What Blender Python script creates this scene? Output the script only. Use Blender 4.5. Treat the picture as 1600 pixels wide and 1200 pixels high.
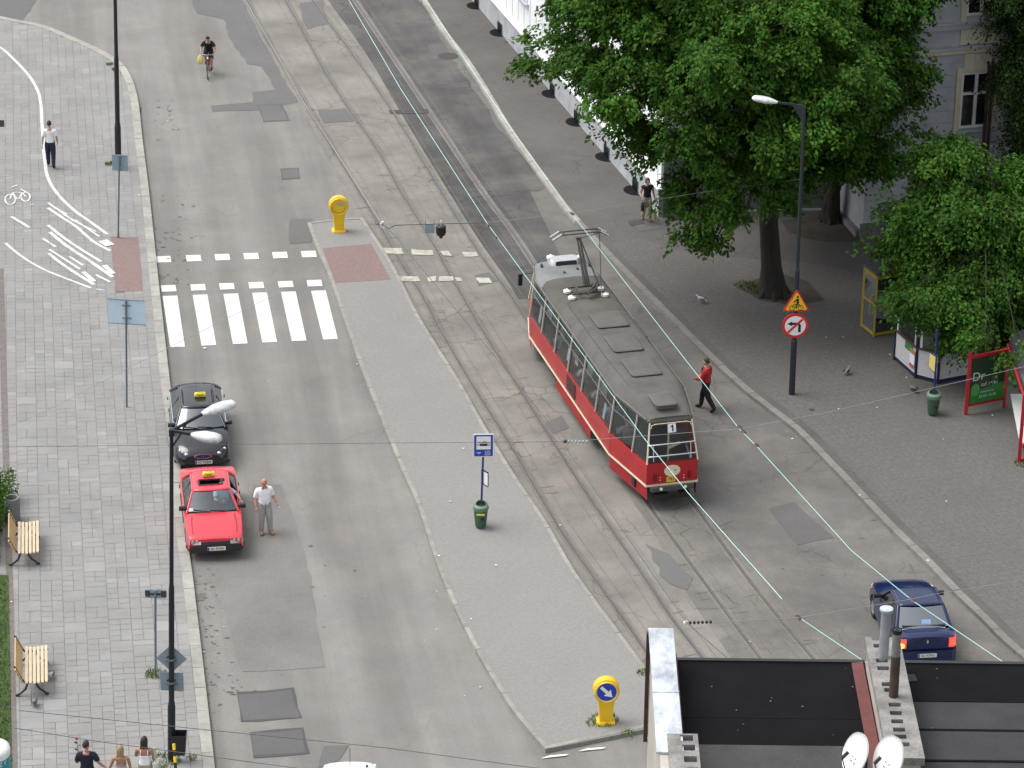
import bpy, bmesh, math, random
from mathutils import Vector, Matrix
random.seed(7)
PI = math.pi
for o in list(bpy.data.objects): bpy.data.objects.remove(o)
S = bpy.context.scene
COL = S.collection
# ------------------------------------------------------------------ camera
F, PITCH, H, ROLL = 5100.0, math.radians(24.5), 44.0, -0.012
cR, sR, cP, sP = math.cos(ROLL), math.sin(ROLL), math.cos(PITCH), math.sin(PITCH)
cd = bpy.data.cameras.new('camera'); cam = bpy.data.objects.new('camera', cd); COL.objects.link(cam)
cd.sensor_width = 36; cd.lens = 36 * F / 1600; cd.clip_start = 1; cd.clip_end = 2000
rgt = Vector((cR, -sR * sP, -sR * cP)); dwn = Vector((-sR, -cR * sP, -cR * cP)); fwd = Vector((0, cP, -sP))
cam.matrix_world = Matrix(((rgt.x, -dwn.x, -fwd.x, 0), (rgt.y, -dwn.y, -fwd.y, 0), (rgt.z, -dwn.z, -fwd.z, H), (0, 0, 0, 1)))
S.camera = cam
# ------------------------------------------------------------------ sky, sun, exposure
SUN_EL, SUN_AZ = math.radians(62), math.radians(-78)      # azimuth from +Y, clockwise
W = bpy.data.worlds.new('World'); S.world = W; W.use_nodes = True
wn = W.node_tree; wn.nodes.clear()
sky = wn.nodes.new('ShaderNodeTexSky'); sky.sky_type = 'NISHITA'; sky.sun_disc = False
sky.sun_elevation = SUN_EL; sky.sun_rotation = SUN_AZ; sky.dust_density = 3.0; sky.air_density = 1.0; sky.ozone_density = 1.0
hs = wn.nodes.new('ShaderNodeHueSaturation'); hs.inputs['Saturation'].default_value = 0.2
bg = wn.nodes.new('ShaderNodeBackground'); bg.inputs[1].default_value = 0.13
wo = wn.nodes.new('ShaderNodeOutputWorld')
wn.links.new(sky.outputs[0], hs.inputs['Color']); wn.links.new(hs.outputs[0], bg.inputs[0]); wn.links.new(bg.outputs[0], wo.inputs[0])
ld = bpy.data.lights.new('sun', 'SUN'); ld.energy = 1.1; ld.angle = math.radians(38); ld.color = (1, .975, .94)
sun = bpy.data.objects.new('sun', ld); COL.objects.link(sun)
sd = Vector((math.sin(SUN_AZ) * math.cos(SUN_EL), math.cos(SUN_AZ) * math.cos(SUN_EL), math.sin(SUN_EL)))
sun.rotation_euler = (-sd).to_track_quat('-Z', 'Y').to_euler(); sun.location = (-40, 40, 90)
S.view_settings.view_transform = 'Standard'; S.view_settings.look = 'None'; S.view_settings.gamma = 1
S.view_settings.exposure = 0.98
S.cycles.max_bounces = 6; S.cycles.transparent_max_bounces = 16
# ------------------------------------------------------------------ where a photographed point stands in the place
def ray(px, py):
    u = (px - 800) / F; v = (py - 600) / F
    x = u * cR - v * sR; y = u * sR + v * cR
    return Vector((x, cP - y * sP, -sP - y * cP))
def G(px, py, z=0.0):
    d = ray(px, py); t = (z - H) / d.z
    return Vector((d.x * t, d.y * t, z))
def onplane(px, py, P0, D):
    """point of the upright wall through P0 along D: (distance along wall, height)"""
    d = ray(px, py); n = Vector((-D.y, D.x, 0))
    t = (P0 - Vector((0, 0, H))).dot(n) / d.dot(n)
    p = Vector((0, 0, H)) + d * t
    return (p - P0).dot(D), p.z
SD = Vector((-math.sin(math.radians(15.3)), math.cos(math.radians(15.3)), 0))   # along the street, away from us
SX = Vector((SD.y, -SD.x, 0))                                                     # across it, to the right
# ------------------------------------------------------------------ materials
MATS = {}
def mat(name, col, rough=.7, metal=0., noise=0., nscale=8., col2=None, bump=0., bscale=60., spec=.5, coat=0., tint=False, emit=0., stretch=None, rot=0., speck=0.):
    if name in MATS: return MATS[name]
    m = bpy.data.materials.new(name); m.use_nodes = True; nt = m.node_tree; N = nt.nodes; L = nt.links
    b = N['Principled BSDF']; b.inputs['Roughness'].default_value = rough; b.inputs['Metallic'].default_value = metal
    b.inputs['Specular IOR Level'].default_value = spec; b.inputs['Coat Weight'].default_value = coat; b.inputs['Coat Roughness'].default_value = .08
    c = N.new('ShaderNodeRGB'); c.outputs[0].default_value = (*col, 1); out = c.outputs[0]
    tc = N.new('ShaderNodeTexCoord'); mp = N.new('ShaderNodeMapping'); L.new(tc.outputs['Object'], mp.inputs[0])
    mp.inputs['Rotation'].default_value = (0, 0, rot)
    if stretch: mp.inputs['Scale'].default_value = stretch
    vec = mp.outputs[0]
    def mix(fac, a, bb, mode='MIX'):
        x = N.new('ShaderNodeMix'); x.data_type = 'RGBA'; x.blend_type = mode
        for s, v in ((0, fac), (6, a), (7, bb)):
            if hasattr(v, 'links') or hasattr(v, 'is_output'): L.new(v, x.inputs[s])
            else: x.inputs[s].default_value = v
        return x.outputs[2]
    def ramp(src, lo, hi):
        r = N.new('ShaderNodeMapRange'); r.inputs[1].default_value = lo; r.inputs[2].default_value = hi; L.new(src, r.inputs[0]); return r.outputs[0]
    if noise:
        n = N.new('ShaderNodeTexNoise'); n.inputs['Scale'].default_value = nscale; n.inputs['Detail'].default_value = 6; n.inputs['Roughness'].default_value = .62; L.new(vec, n.inputs[0])
        c2 = col2 if col2 else tuple(v * (1 - noise) for v in col)
        out = mix(ramp(n.outputs[0], .35, .68), out, (*c2, 1))
    if speck:
        n = N.new('ShaderNodeTexNoise'); n.inputs['Scale'].default_value = 38; n.inputs['Detail'].default_value = 3; L.new(tc.outputs['Object'], n.inputs[0])
        r = ramp(n.outputs[0], .25, .75)
        g = N.new('ShaderNodeMapRange'); g.inputs[3].default_value = 1 - speck; g.inputs[4].default_value = 1 + speck; L.new(r, g.inputs[0])
        cb = N.new('ShaderNodeCombineColor')
        for i in range(3): L.new(g.outputs[0], cb.inputs[i])
        out = mix(1.0, out, cb.outputs[0], 'MULTIPLY')
    if tint:
        a = N.new('ShaderNodeAttribute'); a.attribute_name = 'tint'
        out = mix(1.0, out, a.outputs[0], 'MULTIPLY')
    L.new(out, b.inputs['Base Color'])
    if bump:
        n = N.new('ShaderNodeTexNoise'); n.inputs['Scale'].default_value = bscale; n.inputs['Detail'].default_value = 4; L.new(vec, n.inputs[0])
        bu = N.new('ShaderNodeBump'); bu.inputs['Strength'].default_value = bump; bu.inputs['Distance'].default_value = .02; L.new(n.outputs[0], bu.inputs['Height']); L.new(bu.outputs[0], b.inputs['Normal'])
    if emit:
        L.new(out, b.inputs['Emission Color']); b.inputs['Emission Strength'].default_value = emit
    MATS[name] = m; return m
def ground_mat(name, col, blot=.25, crack=0., tracks=0., warm=None, speck=.12, rot=math.radians(15.3), bscale=.35, fine=.12):
    """asphalt or concrete: blotches, fine grain, streaks along the street, and cracks"""
    if name in MATS: return MATS[name]
    m = bpy.data.materials.new(name); m.use_nodes = True; nt = m.node_tree; N = nt.nodes; L = nt.links
    b = N['Principled BSDF']; b.inputs['Roughness'].default_value = .92; b.inputs['Specular IOR Level'].default_value = .25
    tc = N.new('ShaderNodeTexCoord'); mp = N.new('ShaderNodeMapping'); mp.inputs['Rotation'].default_value = (0, 0, -rot); L.new(tc.outputs['Object'], mp.inputs[0])
    def noise(scale, det=5, rough=.6, st=None, dist=0.):
        v = mp.outputs[0]
        if st:
            q = N.new('ShaderNodeMapping'); q.inputs['Scale'].default_value = st; L.new(v, q.inputs[0]); v = q.outputs[0]
        n = N.new('ShaderNodeTexNoise'); n.inputs['Scale'].default_value = scale; n.inputs['Detail'].default_value = det; n.inputs['Roughness'].default_value = rough; n.inputs['Distortion'].default_value = dist
        L.new(v, n.inputs[0]); return n.outputs[0]
    def rng(s, a, bb, lo, hi):
        r = N.new('ShaderNodeMapRange'); L.new(s, r.inputs[0])
        for i, v in enumerate((a, bb, lo, hi)): r.inputs[1 + i].default_value = v
        return r.outputs[0]
    def mul(a, bb):
        x = N.new('ShaderNodeMath'); x.operation = 'MULTIPLY'; L.new(a, x.inputs[0])
        if hasattr(bb, 'is_output'): L.new(bb, x.inputs[1])
        else: x.inputs[1].default_value = bb
        return x.outputs[0]
    f = rng(noise(bscale, 6, .65), .3, .7, 1 - blot, 1 + blot * .5)
    f = mul(f, rng(noise(14, 4, .7), .25, .75, 1 - fine, 1 + fine))
    f = mul(f, rng(noise(70, 2), .3, .7, 1 - speck, 1 + speck))
    if tracks:
        f = mul(f, rng(noise(1.0, 4, .6, (.62, .035, 1), .3), .38, .62, 1 - tracks, 1 + tracks * .5))
    if crack:
        v = N.new('ShaderNodeTexVoronoi'); v.feature = 'DISTANCE_TO_EDGE'; v.inputs['Scale'].default_value = 1.15; v.inputs['Randomness'].default_value = 1
        w = N.new('ShaderNodeTexNoise'); w.inputs['Scale'].default_value = 1.6; w.inputs['Detail'].default_value = 5; L.new(mp.outputs[0], w.inputs[0])
        ad = N.new('ShaderNodeMix'); ad.data_type = 'RGBA'; ad.inputs[0].default_value = .28; L.new(mp.outputs[0], ad.inputs[6]); L.new(w.outputs['Color'], ad.inputs[7]); L.new(ad.outputs[2], v.inputs[0])
        line = rng(v.outputs[0], .004, .03, 1, 0)
        msk = rng(noise(.3, 4), .5, .6, 0, 1)
        f = mul(f, rng(mul(line, msk), 0, 1, 1, 1 - crack))
    c = N.new('ShaderNodeMix'); c.data_type = 'RGBA'; c.blend_type = 'MIX'
    c.inputs[6].default_value = (*col, 1); c.inputs[7].default_value = (*(warm or col), 1); L.new(rng(noise(.5, 5, .7), .42, .66, 0, 1), c.inputs[0])
    cb = N.new('ShaderNodeCombineColor')
    for i in range(3): L.new(f, cb.inputs[i])
    x = N.new('ShaderNodeMix'); x.data_type = 'RGBA'; x.blend_type = 'MULTIPLY'; x.inputs[0].default_value = 1; L.new(c.outputs[2], x.inputs[6]); L.new(cb.outputs[0], x.inputs[7])
    L.new(x.outputs[2], b.inputs['Base Color'])
    bu = N.new('ShaderNodeBump'); bu.inputs['Strength'].default_value = .35; bu.inputs['Distance'].default_value = .01; L.new(noise(90, 2), bu.inputs['Height']); L.new(bu.outputs[0], b.inputs['Normal'])
    MATS[name] = m; return m
def brick_mat(name, c1, c2, mortar, bw, rh, msize=.008, rot=0., blot=.15, rough=.9, grime=None, gscale=.25):
    if name in MATS: return MATS[name]
    m = bpy.data.materials.new(name); m.use_nodes = True; nt = m.node_tree; N = nt.nodes; L = nt.links
    b = N['Principled BSDF']; b.inputs['Roughness'].default_value = rough; b.inputs['Specular IOR Level'].default_value = .25
    tc = N.new('ShaderNodeTexCoord'); mp = N.new('ShaderNodeMapping'); mp.inputs['Rotation'].default_value = (0, 0, -rot); L.new(tc.outputs['Object'], mp.inputs[0])
    t = N.new('ShaderNodeTexBrick'); t.inputs['Scale'].default_value = 1; t.inputs['Brick Width'].default_value = bw; t.inputs['Row Height'].default_value = rh
    t.inputs['Mortar Size'].default_value = msize; t.inputs['Mortar Smooth'].default_value = .1
    t.inputs['Color1'].default_value = (*c1, 1); t.inputs['Color2'].default_value = (*c2, 1); t.inputs['Mortar'].default_value = (*mortar, 1); L.new(mp.outputs[0], t.inputs[0])
    out = t.outputs[0]
    n = N.new('ShaderNodeTexNoise'); n.inputs['Scale'].default_value = gscale; n.inputs['Detail'].default_value = 6; n.inputs['Roughness'].default_value = .65; L.new(mp.outputs[0], n.inputs[0])
    r = N.new('ShaderNodeMapRange'); r.inputs[1].default_value = .3; r.inputs[2].default_value = .7; L.new(n.outputs[0], r.inputs[0])
    if grime:
        x = N.new('ShaderNodeMix'); x.data_type = 'RGBA'; L.new(r.outputs[0], x.inputs[0]); L.new(out, x.inputs[6]); x.inputs[7].default_value = (*grime, 1); x.clamp_factor = True
        r.inputs[4].default_value = .7; out = x.outputs[2]
    n2 = N.new('ShaderNodeTexNoise'); n2.inputs['Scale'].default_value = 9; n2.inputs['Detail'].default_value = 5; L.new(mp.outputs[0], n2.inputs[0])
    r2 = N.new('ShaderNodeMapRange'); r2.inputs[1].default_value = .3; r2.inputs[2].default_value = .7; r2.inputs[3].default_value = 1 - blot; r2.inputs[4].default_value = 1 + blot; L.new(n2.outputs[0], r2.inputs[0])
    cb = N.new('ShaderNodeCombineColor')
    for i in range(3): L.new(r2.outputs[0], cb.inputs[i])
    x = N.new('ShaderNodeMix'); x.data_type = 'RGBA'; x.blend_type = 'MULTIPLY'; x.inputs[0].default_value = 1; L.new(out, x.inputs[6]); L.new(cb.outputs[0], x.inputs[7])
    L.new(x.outputs[2], b.inputs['Base Color'])
    MATS[name] = m; return m
def glass_mat(name, tintc=(.5, .55, .55), clear=.55, refl=.04):
    if name in MATS: return MATS[name]
    m = bpy.data.materials.new(name); m.use_nodes = True; nt = m.node_tree; N = nt.nodes; L = nt.links; N.clear()
    o = N.new('ShaderNodeOutputMaterial'); t = N.new('ShaderNodeBsdfTransparent'); t.inputs[0].default_value = (*[v * clear for v in tintc], 1)
    g = N.new('ShaderNodeBsdfGlossy'); g.inputs['Roughness'].default_value = .06; g.inputs[0].default_value = (.9, .95, 1, 1)
    fr = N.new('ShaderNodeFresnel'); fr.inputs[0].default_value = 1.5
    ad = N.new('ShaderNodeMath'); ad.operation = 'ADD'; ad.inputs[1].default_value = refl; ad.use_clamp = True; L.new(fr.outputs[0], ad.inputs[0])
    mx = N.new('ShaderNodeMixShader'); L.new(ad.outputs[0], mx.inputs[0]); L.new(t.outputs[0], mx.inputs[1]); L.new(g.outputs[0], mx.inputs[2]); L.new(mx.outputs[0], o.inputs[0])
    MATS[name] = m; return m
def leaf_mat(name, col):
    m = mat(name, col, rough=.6, spec=.12, tint=True)
    N = m.node_tree.nodes; L = m.node_tree.links
    b = N['Principled BSDF']; src = b.inputs['Base Color'].links[0].from_socket
    tr = N.new('ShaderNodeBsdfTranslucent'); L.new(src, tr.inputs[0])
    mx = N.new('ShaderNodeMixShader'); mx.inputs[0].default_value = .3; o = N['Material Output']
    L.new(b.outputs[0], mx.inputs[1]); L.new(tr.outputs[0], mx.inputs[2]); L.new(mx.outputs[0], o.inputs[0])
    return m
# ------------------------------------------------------------------ mesh building
class MB:
    def __init__(s): s.v = []; s.f = []; s.m = []; s.t = []
    def add(s, vs, fs, mi=0, tint=None):
        k = len(s.v); s.v += [tuple(p) for p in vs]
        for f in fs: s.f.append(tuple(k + i for i in f)); s.m.append(mi); s.t.append(tint or (1, 1, 1))
        return s
    def box(s, c, d, rz=0., M=None, mi=0, tint=None):
        x, y, z = d[0] / 2, d[1] / 2, d[2] / 2
        vs = [Vector(p) for p in ((-x, -y, -z), (x, -y, -z), (x, y, -z), (-x, y, -z), (-x, -y, z), (x, -y, z), (x, y, z), (-x, y, z))]
        R = M if M else Matrix.Rotation(rz, 3, 'Z')
        return s.add([R @ p + Vector(c) for p in vs], [(3, 2, 1, 0), (4, 5, 6, 7), (0, 1, 5, 4), (1, 2, 6, 5), (2, 3, 7, 6), (3, 0, 4, 7)], mi, tint)
    def bar(s, a, b, w, h, mi=0, up=(0, 0, 1)):
        a = Vector(a); b = Vector(b); d = b - a; L = d.length; y = d.normalized(); u = Vector(up)
        if abs(y.dot(u)) > .98: u = Vector((0, 1, 0)) if abs(y.y) < .9 else Vector((1, 0, 0))
        x = y.cross(u).normalized(); z = x.cross(y)
        return s.box((a + b) / 2, (w, L, h), M=Matrix((x, y, z)).transposed(), mi=mi)
    def prism(s, poly, z0, z1, mi=0, tint=None, bottom=True):
        n = len(poly); vs = [(p[0], p[1], z0) for p in poly] + [(p[0], p[1], z1) for p in poly]
        fs = [tuple(range(n, 2 * n))] + ([tuple(range(n - 1, -1, -1))] if bottom else []) + [(i, (i + 1) % n, n + (i + 1) % n, n + i) for i in range(n)]
        return s.add(vs, fs, mi, tint)
    def sheet(s, poly, z, mi=0, tint=None):
        a = sum(poly[i][0] * poly[(i + 1) % len(poly)][1] - poly[(i + 1) % len(poly)][0] * poly[i][1] for i in range(len(poly)))
        if a < 0: poly = poly[::-1]
        return s.add([(p[0], p[1], z) for p in poly], [tuple(range(len(poly)))], mi, tint)
    def strip(s, pts, offa, offb, z, mi=0):
        """ribbon along a ground polyline between two side offsets (right positive)"""
        vs = []
        for i, p in enumerate(pts):
            d = (pts[min(i + 1, len(pts) - 1)] - pts[max(i - 1, 0)]); d.z = 0; d.normalize(); n = Vector((d.y, -d.x, 0))
            for o in (offa, offb):
                q = p + n * o; vs.append((q.x, q.y, z))
        return s.add(vs, [(2 * i, 2 * i + 1, 2 * i + 3, 2 * i + 2) for i in range(len(pts) - 1)], mi)
    def tube(s, pts, r, n=8, mi=0, cap=True):
        pts = [Vector(p) for p in pts]; rs = r if isinstance(r, (list, tuple)) else [r] * len(pts)
        k = len(s.v); ref = None
        for i, p in enumerate(pts):
            d = (pts[min(i + 1, len(pts) - 1)] - pts[max(i - 1, 0)]).normalized()
            if ref is None: ref = Vector((0, 0, 1)) if abs(d.z) < .9 else Vector((1, 0, 0))
            x = d.cross(ref).normalized(); y = d.cross(x).normalized(); ref = x.cross(d) if x.cross(d).length > .1 else ref
            for j in range(n):
                a = 2 * PI * j / n; s.v.append(tuple(p + x * math.cos(a) * rs[i] + y * math.sin(a) * rs[i]))
        m = len(pts)
        fs = [(k + i * n + j, k + i * n + (j + 1) % n, k + (i + 1) * n + (j + 1) % n, k + (i + 1) * n + j) for i in range(m - 1) for j in range(n)]
        if cap: fs += [tuple(k + j for j in range(n - 1, -1, -1)), tuple(k + (m - 1) * n + j for j in range(n))]
        for f in fs: s.f.append(f); s.m.append(mi); s.t.append((1, 1, 1))
        return s
    def lathe(s, prof, c=(0, 0, 0), n=20, M=None, mi=0, cap=True, sx=1, sy=1):
        vs = []
        for r, z in prof:
            for j in range(n):
                a = 2 * PI * j / n; p = Vector((r * math.cos(a) * sx, r * math.sin(a) * sy, z)); vs.append((M @ p if M else p) + Vector(c))
        m = len(prof); fs = [(i * n + j, i * n + (j + 1) % n, (i + 1) * n + (j + 1) % n, (i + 1) * n + j) for i in range(m - 1) for j in range(n)]
        if cap: fs += [tuple(range(n - 1, -1, -1)), tuple((m - 1) * n + j for j in range(n))]
        return s.add(vs, fs, mi)
    def ball(s, c, r, n=12, m=8, M=None, mi=0):
        r = r if isinstance(r, (tuple, list)) else (r, r, r)
        vs = []; R = M or Matrix.Identity(3)
        for i in range(m + 1):
            t = PI * i / m
            for j in range(n):
                a = 2 * PI * j / n; vs.append(R @ Vector((r[0] * math.sin(t) * math.cos(a), r[1] * math.sin(t) * math.sin(a), r[2] * math.cos(t))) + Vector(c))
        return s.add(vs, [(i * n + j, (i + 1) * n + j, (i + 1) * n + (j + 1) % n, i * n + (j + 1) % n) for i in range(m) for j in range(n)], mi)
    def loft(s, rings, closed=True, cap=True, mi=0):
        n = len(rings[0]); vs = [p for r in rings for p in r]; k = n if closed else n - 1
        fs = [(i * n + j, i * n + (j + 1) % n, (i + 1) * n + (j + 1) % n, (i + 1) * n + j) for i in range(len(rings) - 1) for j in range(k)]
        if cap and closed: fs += [tuple(range(n - 1, -1, -1)), tuple((len(rings) - 1) * n + j for j in range(n))]
        return s.add(vs, fs, mi)
    def plate(s, poly2, o, R, U, th, mi=0):
        """flat shape with thickness: 2-D outline in the frame (R, U), front face on R x U"""
        o, R, U = Vector(o), Vector(R), Vector(U); Nn = R.cross(U).normalized(); n = len(poly2)
        a = sum(poly2[i][0] * poly2[(i + 1) % n][1] - poly2[(i + 1) % n][0] * poly2[i][1] for i in range(n))
        if a < 0: poly2 = poly2[::-1]
        vs = [o + R * p[0] + U * p[1] for p in poly2] + [o + R * p[0] + U * p[1] - Nn * th for p in poly2]
        return s.add(vs, [tuple(range(n)), tuple(range(2 * n - 1, n - 1, -1))] + [(n + i, n + (i + 1) % n, (i + 1) % n, i) for i in range(n)], mi)
    def build(s, name, mats, parent=None, smooth=0., matrix=None):
        me = bpy.data.meshes.new(name); me.from_pydata(s.v, [], s.f)
        mats = mats if isinstance(mats, (list, tuple)) else [mats]
        for m in mats: me.materials.append(m)
        if any(s.m): me.polygons.foreach_set('material_index', s.m)
        if any(t != (1, 1, 1) for t in s.t):
            at = me.color_attributes.new('tint', 'FLOAT_COLOR', 'CORNER'); buf = []
            for p, t in zip(me.polygons, s.t): buf += [*t, 1.0] * p.loop_total
            at.data.foreach_set('color', buf)
        if smooth:
            me.polygons.foreach_set('use_smooth', [True] * len(me.polygons)); me.set_sharp_from_angle(angle=math.radians(smooth))
        me.update()
        o = bpy.data.objects.new(name, me); COL.objects.link(o)
        if parent: o.parent = parent
        if matrix: o.matrix_local = matrix
        return o
def thing(name, label, cat, loc=(0, 0, 0), rz=0., group=None):
    o = bpy.data.objects.new(name, None); COL.objects.link(o); o.empty_display_size = .3
    o.location = loc; o.rotation_euler = (0, 0, rz); return tag(o, label, cat, group)
def tag(o, label, cat, group=None):
    o['label'] = label; o['category'] = cat
    if group: o['group'] = group
    return o
def struct(o, kind='structure'): o['kind'] = kind; return o
def dup(root, loc, rz=None, label=None):
    r = root.copy(); COL.objects.link(r); r.location = loc
    if rz is not None: r.rotation_euler = (0, 0, rz)
    if label: r['label'] = label
    for ch in list(root.children):
        c = ch.copy(); COL.objects.link(c); c.parent = r
        for g in list(ch.children):
            d = g.copy(); COL.objects.link(d); d.parent = c
    return r
def text(name, txt, size, m, o, R, U, parent=None, th=.004, align='CENTER'):
    cu = bpy.data.curves.new(name, 'FONT'); cu.body = txt; cu.size = size; cu.align_x = align; cu.align_y = 'CENTER'; cu.extrude = th / 2
    ob = bpy.data.objects.new(name, cu); COL.objects.link(ob)
    me = bpy.data.meshes.new_from_object(ob.evaluated_get(bpy.context.evaluated_depsgraph_get()))
    bpy.data.objects.remove(ob)
    R, U = Vector(R).normalized(), Vector(U).normalized(); Nn = R.cross(U)
    me.transform(Matrix(((R.x, U.x, Nn.x, o[0]), (R.y, U.y, Nn.y, o[1]), (R.z, U.z, Nn.z, o[2]), (0, 0, 0, 1))))
    me.materials.clear(); me.materials.append(m)
    x = bpy.data.objects.new(name, me); COL.objects.link(x)
    if parent: x.parent = parent
    return x
def circle(r, n=24, cx=0, cy=0, a0=0, a1=2 * PI): return [(cx + r * math.cos(a0 + (a1 - a0) * i / n), cy + r * math.sin(a0 + (a1 - a0) * i / n)) for i in range(n)]
def rrect(w, h, r, k=4):
    out = []
    for cx, cy, a in ((w / 2 - r, h / 2 - r, 0), (-w / 2 + r, h / 2 - r, PI / 2), (-w / 2 + r, -h / 2 + r, PI), (w / 2 - r, -h / 2 + r, 1.5 * PI)):
        out += [(cx + r * math.cos(a + PI / 2 * i / k), cy + r * math.sin(a + PI / 2 * i / k)) for i in range(k + 1)]
    return out
def smoothline(pts, step=4):
    out = []
    for i in range(len(pts) - 1):
        p0, p1, p2, p3 = pts[max(i - 1, 0)], pts[i], pts[i + 1], pts[min(i + 2, len(pts) - 1)]
        for k in range(step):
            t = k / step; out.append(.5 * ((2 * p1) + (p2 - p0) * t + (2 * p0 - 5 * p1 + 4 * p2 - p3) * t * t + (3 * p1 - p0 - 3 * p2 + p3) * t ** 3))
    return out + [pts[-1]]
def gl(pts, z=0., step=4): return smoothline([G(x, y, z) for x, y in pts], step)
def jag(pts, amp=.05, seg=.5):
    out = []
    for i, p in enumerate(pts):
        q = pts[(i + 1) % len(pts)]; n = max(1, int((q - p).length / seg))
        for k in range(n):
            a = p.lerp(q, k / n); out.append(a + Vector((random.uniform(-amp, amp), random.uniform(-amp, amp), 0)))
    return out
def inside(p, poly):
    c = False; j = len(poly) - 1
    for i in range(len(poly)):
        a, b = poly[i], poly[j]
        if (a[1] > p[1]) != (b[1] > p[1]) and p[0] < (b[0] - a[0]) * (p[1] - a[1]) / (b[1] - a[1]) + a[0]: c = not c
        j = i
    return c
KZ = .12
# ================================================================== THE SETTING
M_road = ground_mat('asphalt_left', (.20, .195, .185), blot=.12, tracks=.17, crack=.1, warm=(.225, .212, .19), rot=math.radians(9))
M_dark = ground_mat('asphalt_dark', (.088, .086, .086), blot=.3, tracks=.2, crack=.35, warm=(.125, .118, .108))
M_right = ground_mat('asphalt_right', (.135, .13, .123), blot=.22, crack=.25, warm=(.175, .163, .145))
M_bed = ground_mat('track_concrete', (.226, .212, .188), blot=.24, crack=.35, warm=(.178, .168, .152))
M_patch = ground_mat('asphalt_patch', (.135, .133, .131), blot=.12, fine=.08)
M_patch2 = ground_mat('asphalt_patch_dark', (.115, .112, .111), blot=.15, fine=.1)
M_old = ground_mat('asphalt_old', (.182, .176, .166), blot=.22, fine=.14)
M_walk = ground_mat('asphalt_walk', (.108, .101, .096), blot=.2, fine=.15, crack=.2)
M_kerb = mat('kerb_stone', (.33, .32, .285), rough=.9, noise=.25, nscale=3, tint=True, speck=.1)
M_joint = mat('slab_bed', (.195, .19, .18), rough=.95, noise=.3, nscale=2)
M_slab = mat('slab', (.25, .246, .237), rough=.9, noise=.18, nscale=.6, tint=True, speck=.12)
M_island = brick_mat('island_cobble', (.245, .243, .232), (.236, .234, .224), (.20, .198, .19), .2, .1, .007, rot=math.radians(10), blot=.08, grime=(.208, .203, .19), gscale=.35)
M_redbrick = brick_mat('red_paver', (.225, .155, .145), (.205, .148, .138), (.17, .13, .122), .2, .1, .006, rot=math.radians(10), blot=.1)
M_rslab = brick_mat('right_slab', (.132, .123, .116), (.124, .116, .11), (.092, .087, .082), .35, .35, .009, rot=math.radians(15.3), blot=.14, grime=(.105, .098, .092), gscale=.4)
M_white = mat('road_paint', (.66, .66, .63), rough=.85, noise=.26, nscale=7, speck=.16)
M_worn = mat('road_paint_worn', (.5, .48, .4), rough=.85, noise=.45, nscale=3, col2=(.25, .235, .2))
M_steel = mat('rail_steel', (.19, .185, .19), rough=.45, metal=.5, noise=.3, nscale=2)
M_groove = mat('rail_groove', (.09, .083, .08), rough=.9)
M_dirt = ground_mat('rail_dirt', (.185, .17, .148), blot=.3, fine=.22, crack=.45)
M_grass = mat('lawn', (.05, .085, .02), rough=.9, noise=.45, nscale=2.2, speck=.3)
M_soil = mat('soil', (.07, .058, .045), rough=.95, noise=.4, nscale=2, speck=.3)
# the ground: one sheet, then the layers of the street
b = MB(); b.sheet([(-250, 20), (250, 20), (250, 420), (-250, 420)], -.012); struct(b.build('ground', M_walk))
kerbL_px = [(-60, 20), (15, 37), (60, 46), (100, 62), (150, 85), (178, 103), (193, 124), (204, 160), (211, 225), (220, 300), (228, 380), (235, 450), (243, 525), (251, 600), (264, 700), (275, 830), (284, 900), (292, 970), (301, 1050), (317, 1200), (338, 1400)]
kerbL = gl(kerbL_px)
kerbR_px = [(560, -150), (655, -10), (668, 5), (700, 55), (735, 100), (770, 155), (800, 205), (868, 300), (895, 335), (960, 405), (1030, 475), (1100, 545), (1160, 602), (1210, 642), (1255, 677), (1300, 723), (1345, 770), (1405, 832), (1455, 880), (1500, 927), (1545, 970), (1597, 1020), (1800, 1190)]
kerbR = gl(kerbR_px)
far_l, near_l = G(-60, -160), G(338, 1400)
b = MB(); b.sheet([G(-700, 1400), G(2300, 1400), G(2300, -420), G(-500, -420)], 0); struct(b.build('road', M_road))
# the two tram tracks' beds and the right-hand lane
isl_l = [(485, 352), (497, 385), (522, 445), (548, 520), (577, 600), (625, 720), (660, 800), (693, 900), (740, 1003), (800, 1105), (858, 1176)]
isl_r = [(562, 345), (610, 420), (650, 500), (712, 600), (757, 680), (800, 750), (850, 825), (890, 895), (940, 965), (1010, 1060), (1060, 1135)]
bedl = gl([(300, -150), (378, -20), (400, 35), (440, 115), (470, 162), (505, 235), (548, 318)] + isl_r[1:] + [(1130, 1235)])
bedm = gl([(430, -150), (500, -20), (545, 45), (585, 105), (640, 200), (695, 290), (745, 370), (800, 450), (835, 520), (870, 600), (930, 700), (985, 775), (1030, 850), (1075, 930), (1130, 1010), (1190, 1100), (1260, 1200)])
b = MB(); b.sheet(list(bedl) + list(bedm)[::-1], .004); struct(b.build('track_bed', M_bed))
bedr = gl([(540, -150), (620, -20), (665, 50), (735, 150), (800, 245), (850, 345), (885, 420), (915, 480), (965, 560), (1040, 680), (1105, 775), (1140, 825), (1198, 905), (1280, 997), (1320, 1040), (1420, 1150)])
ycut = G(820, 470).y; bm1 = [p for p in bedm if p.y >= ycut]; bm2 = [bm1[-1]] + [p for p in bedm if p.y < ycut]; br1 = [p for p in bedr if p.y >= ycut]; br2 = [br1[-1]] + [p for p in bedr if p.y < ycut]
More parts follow.
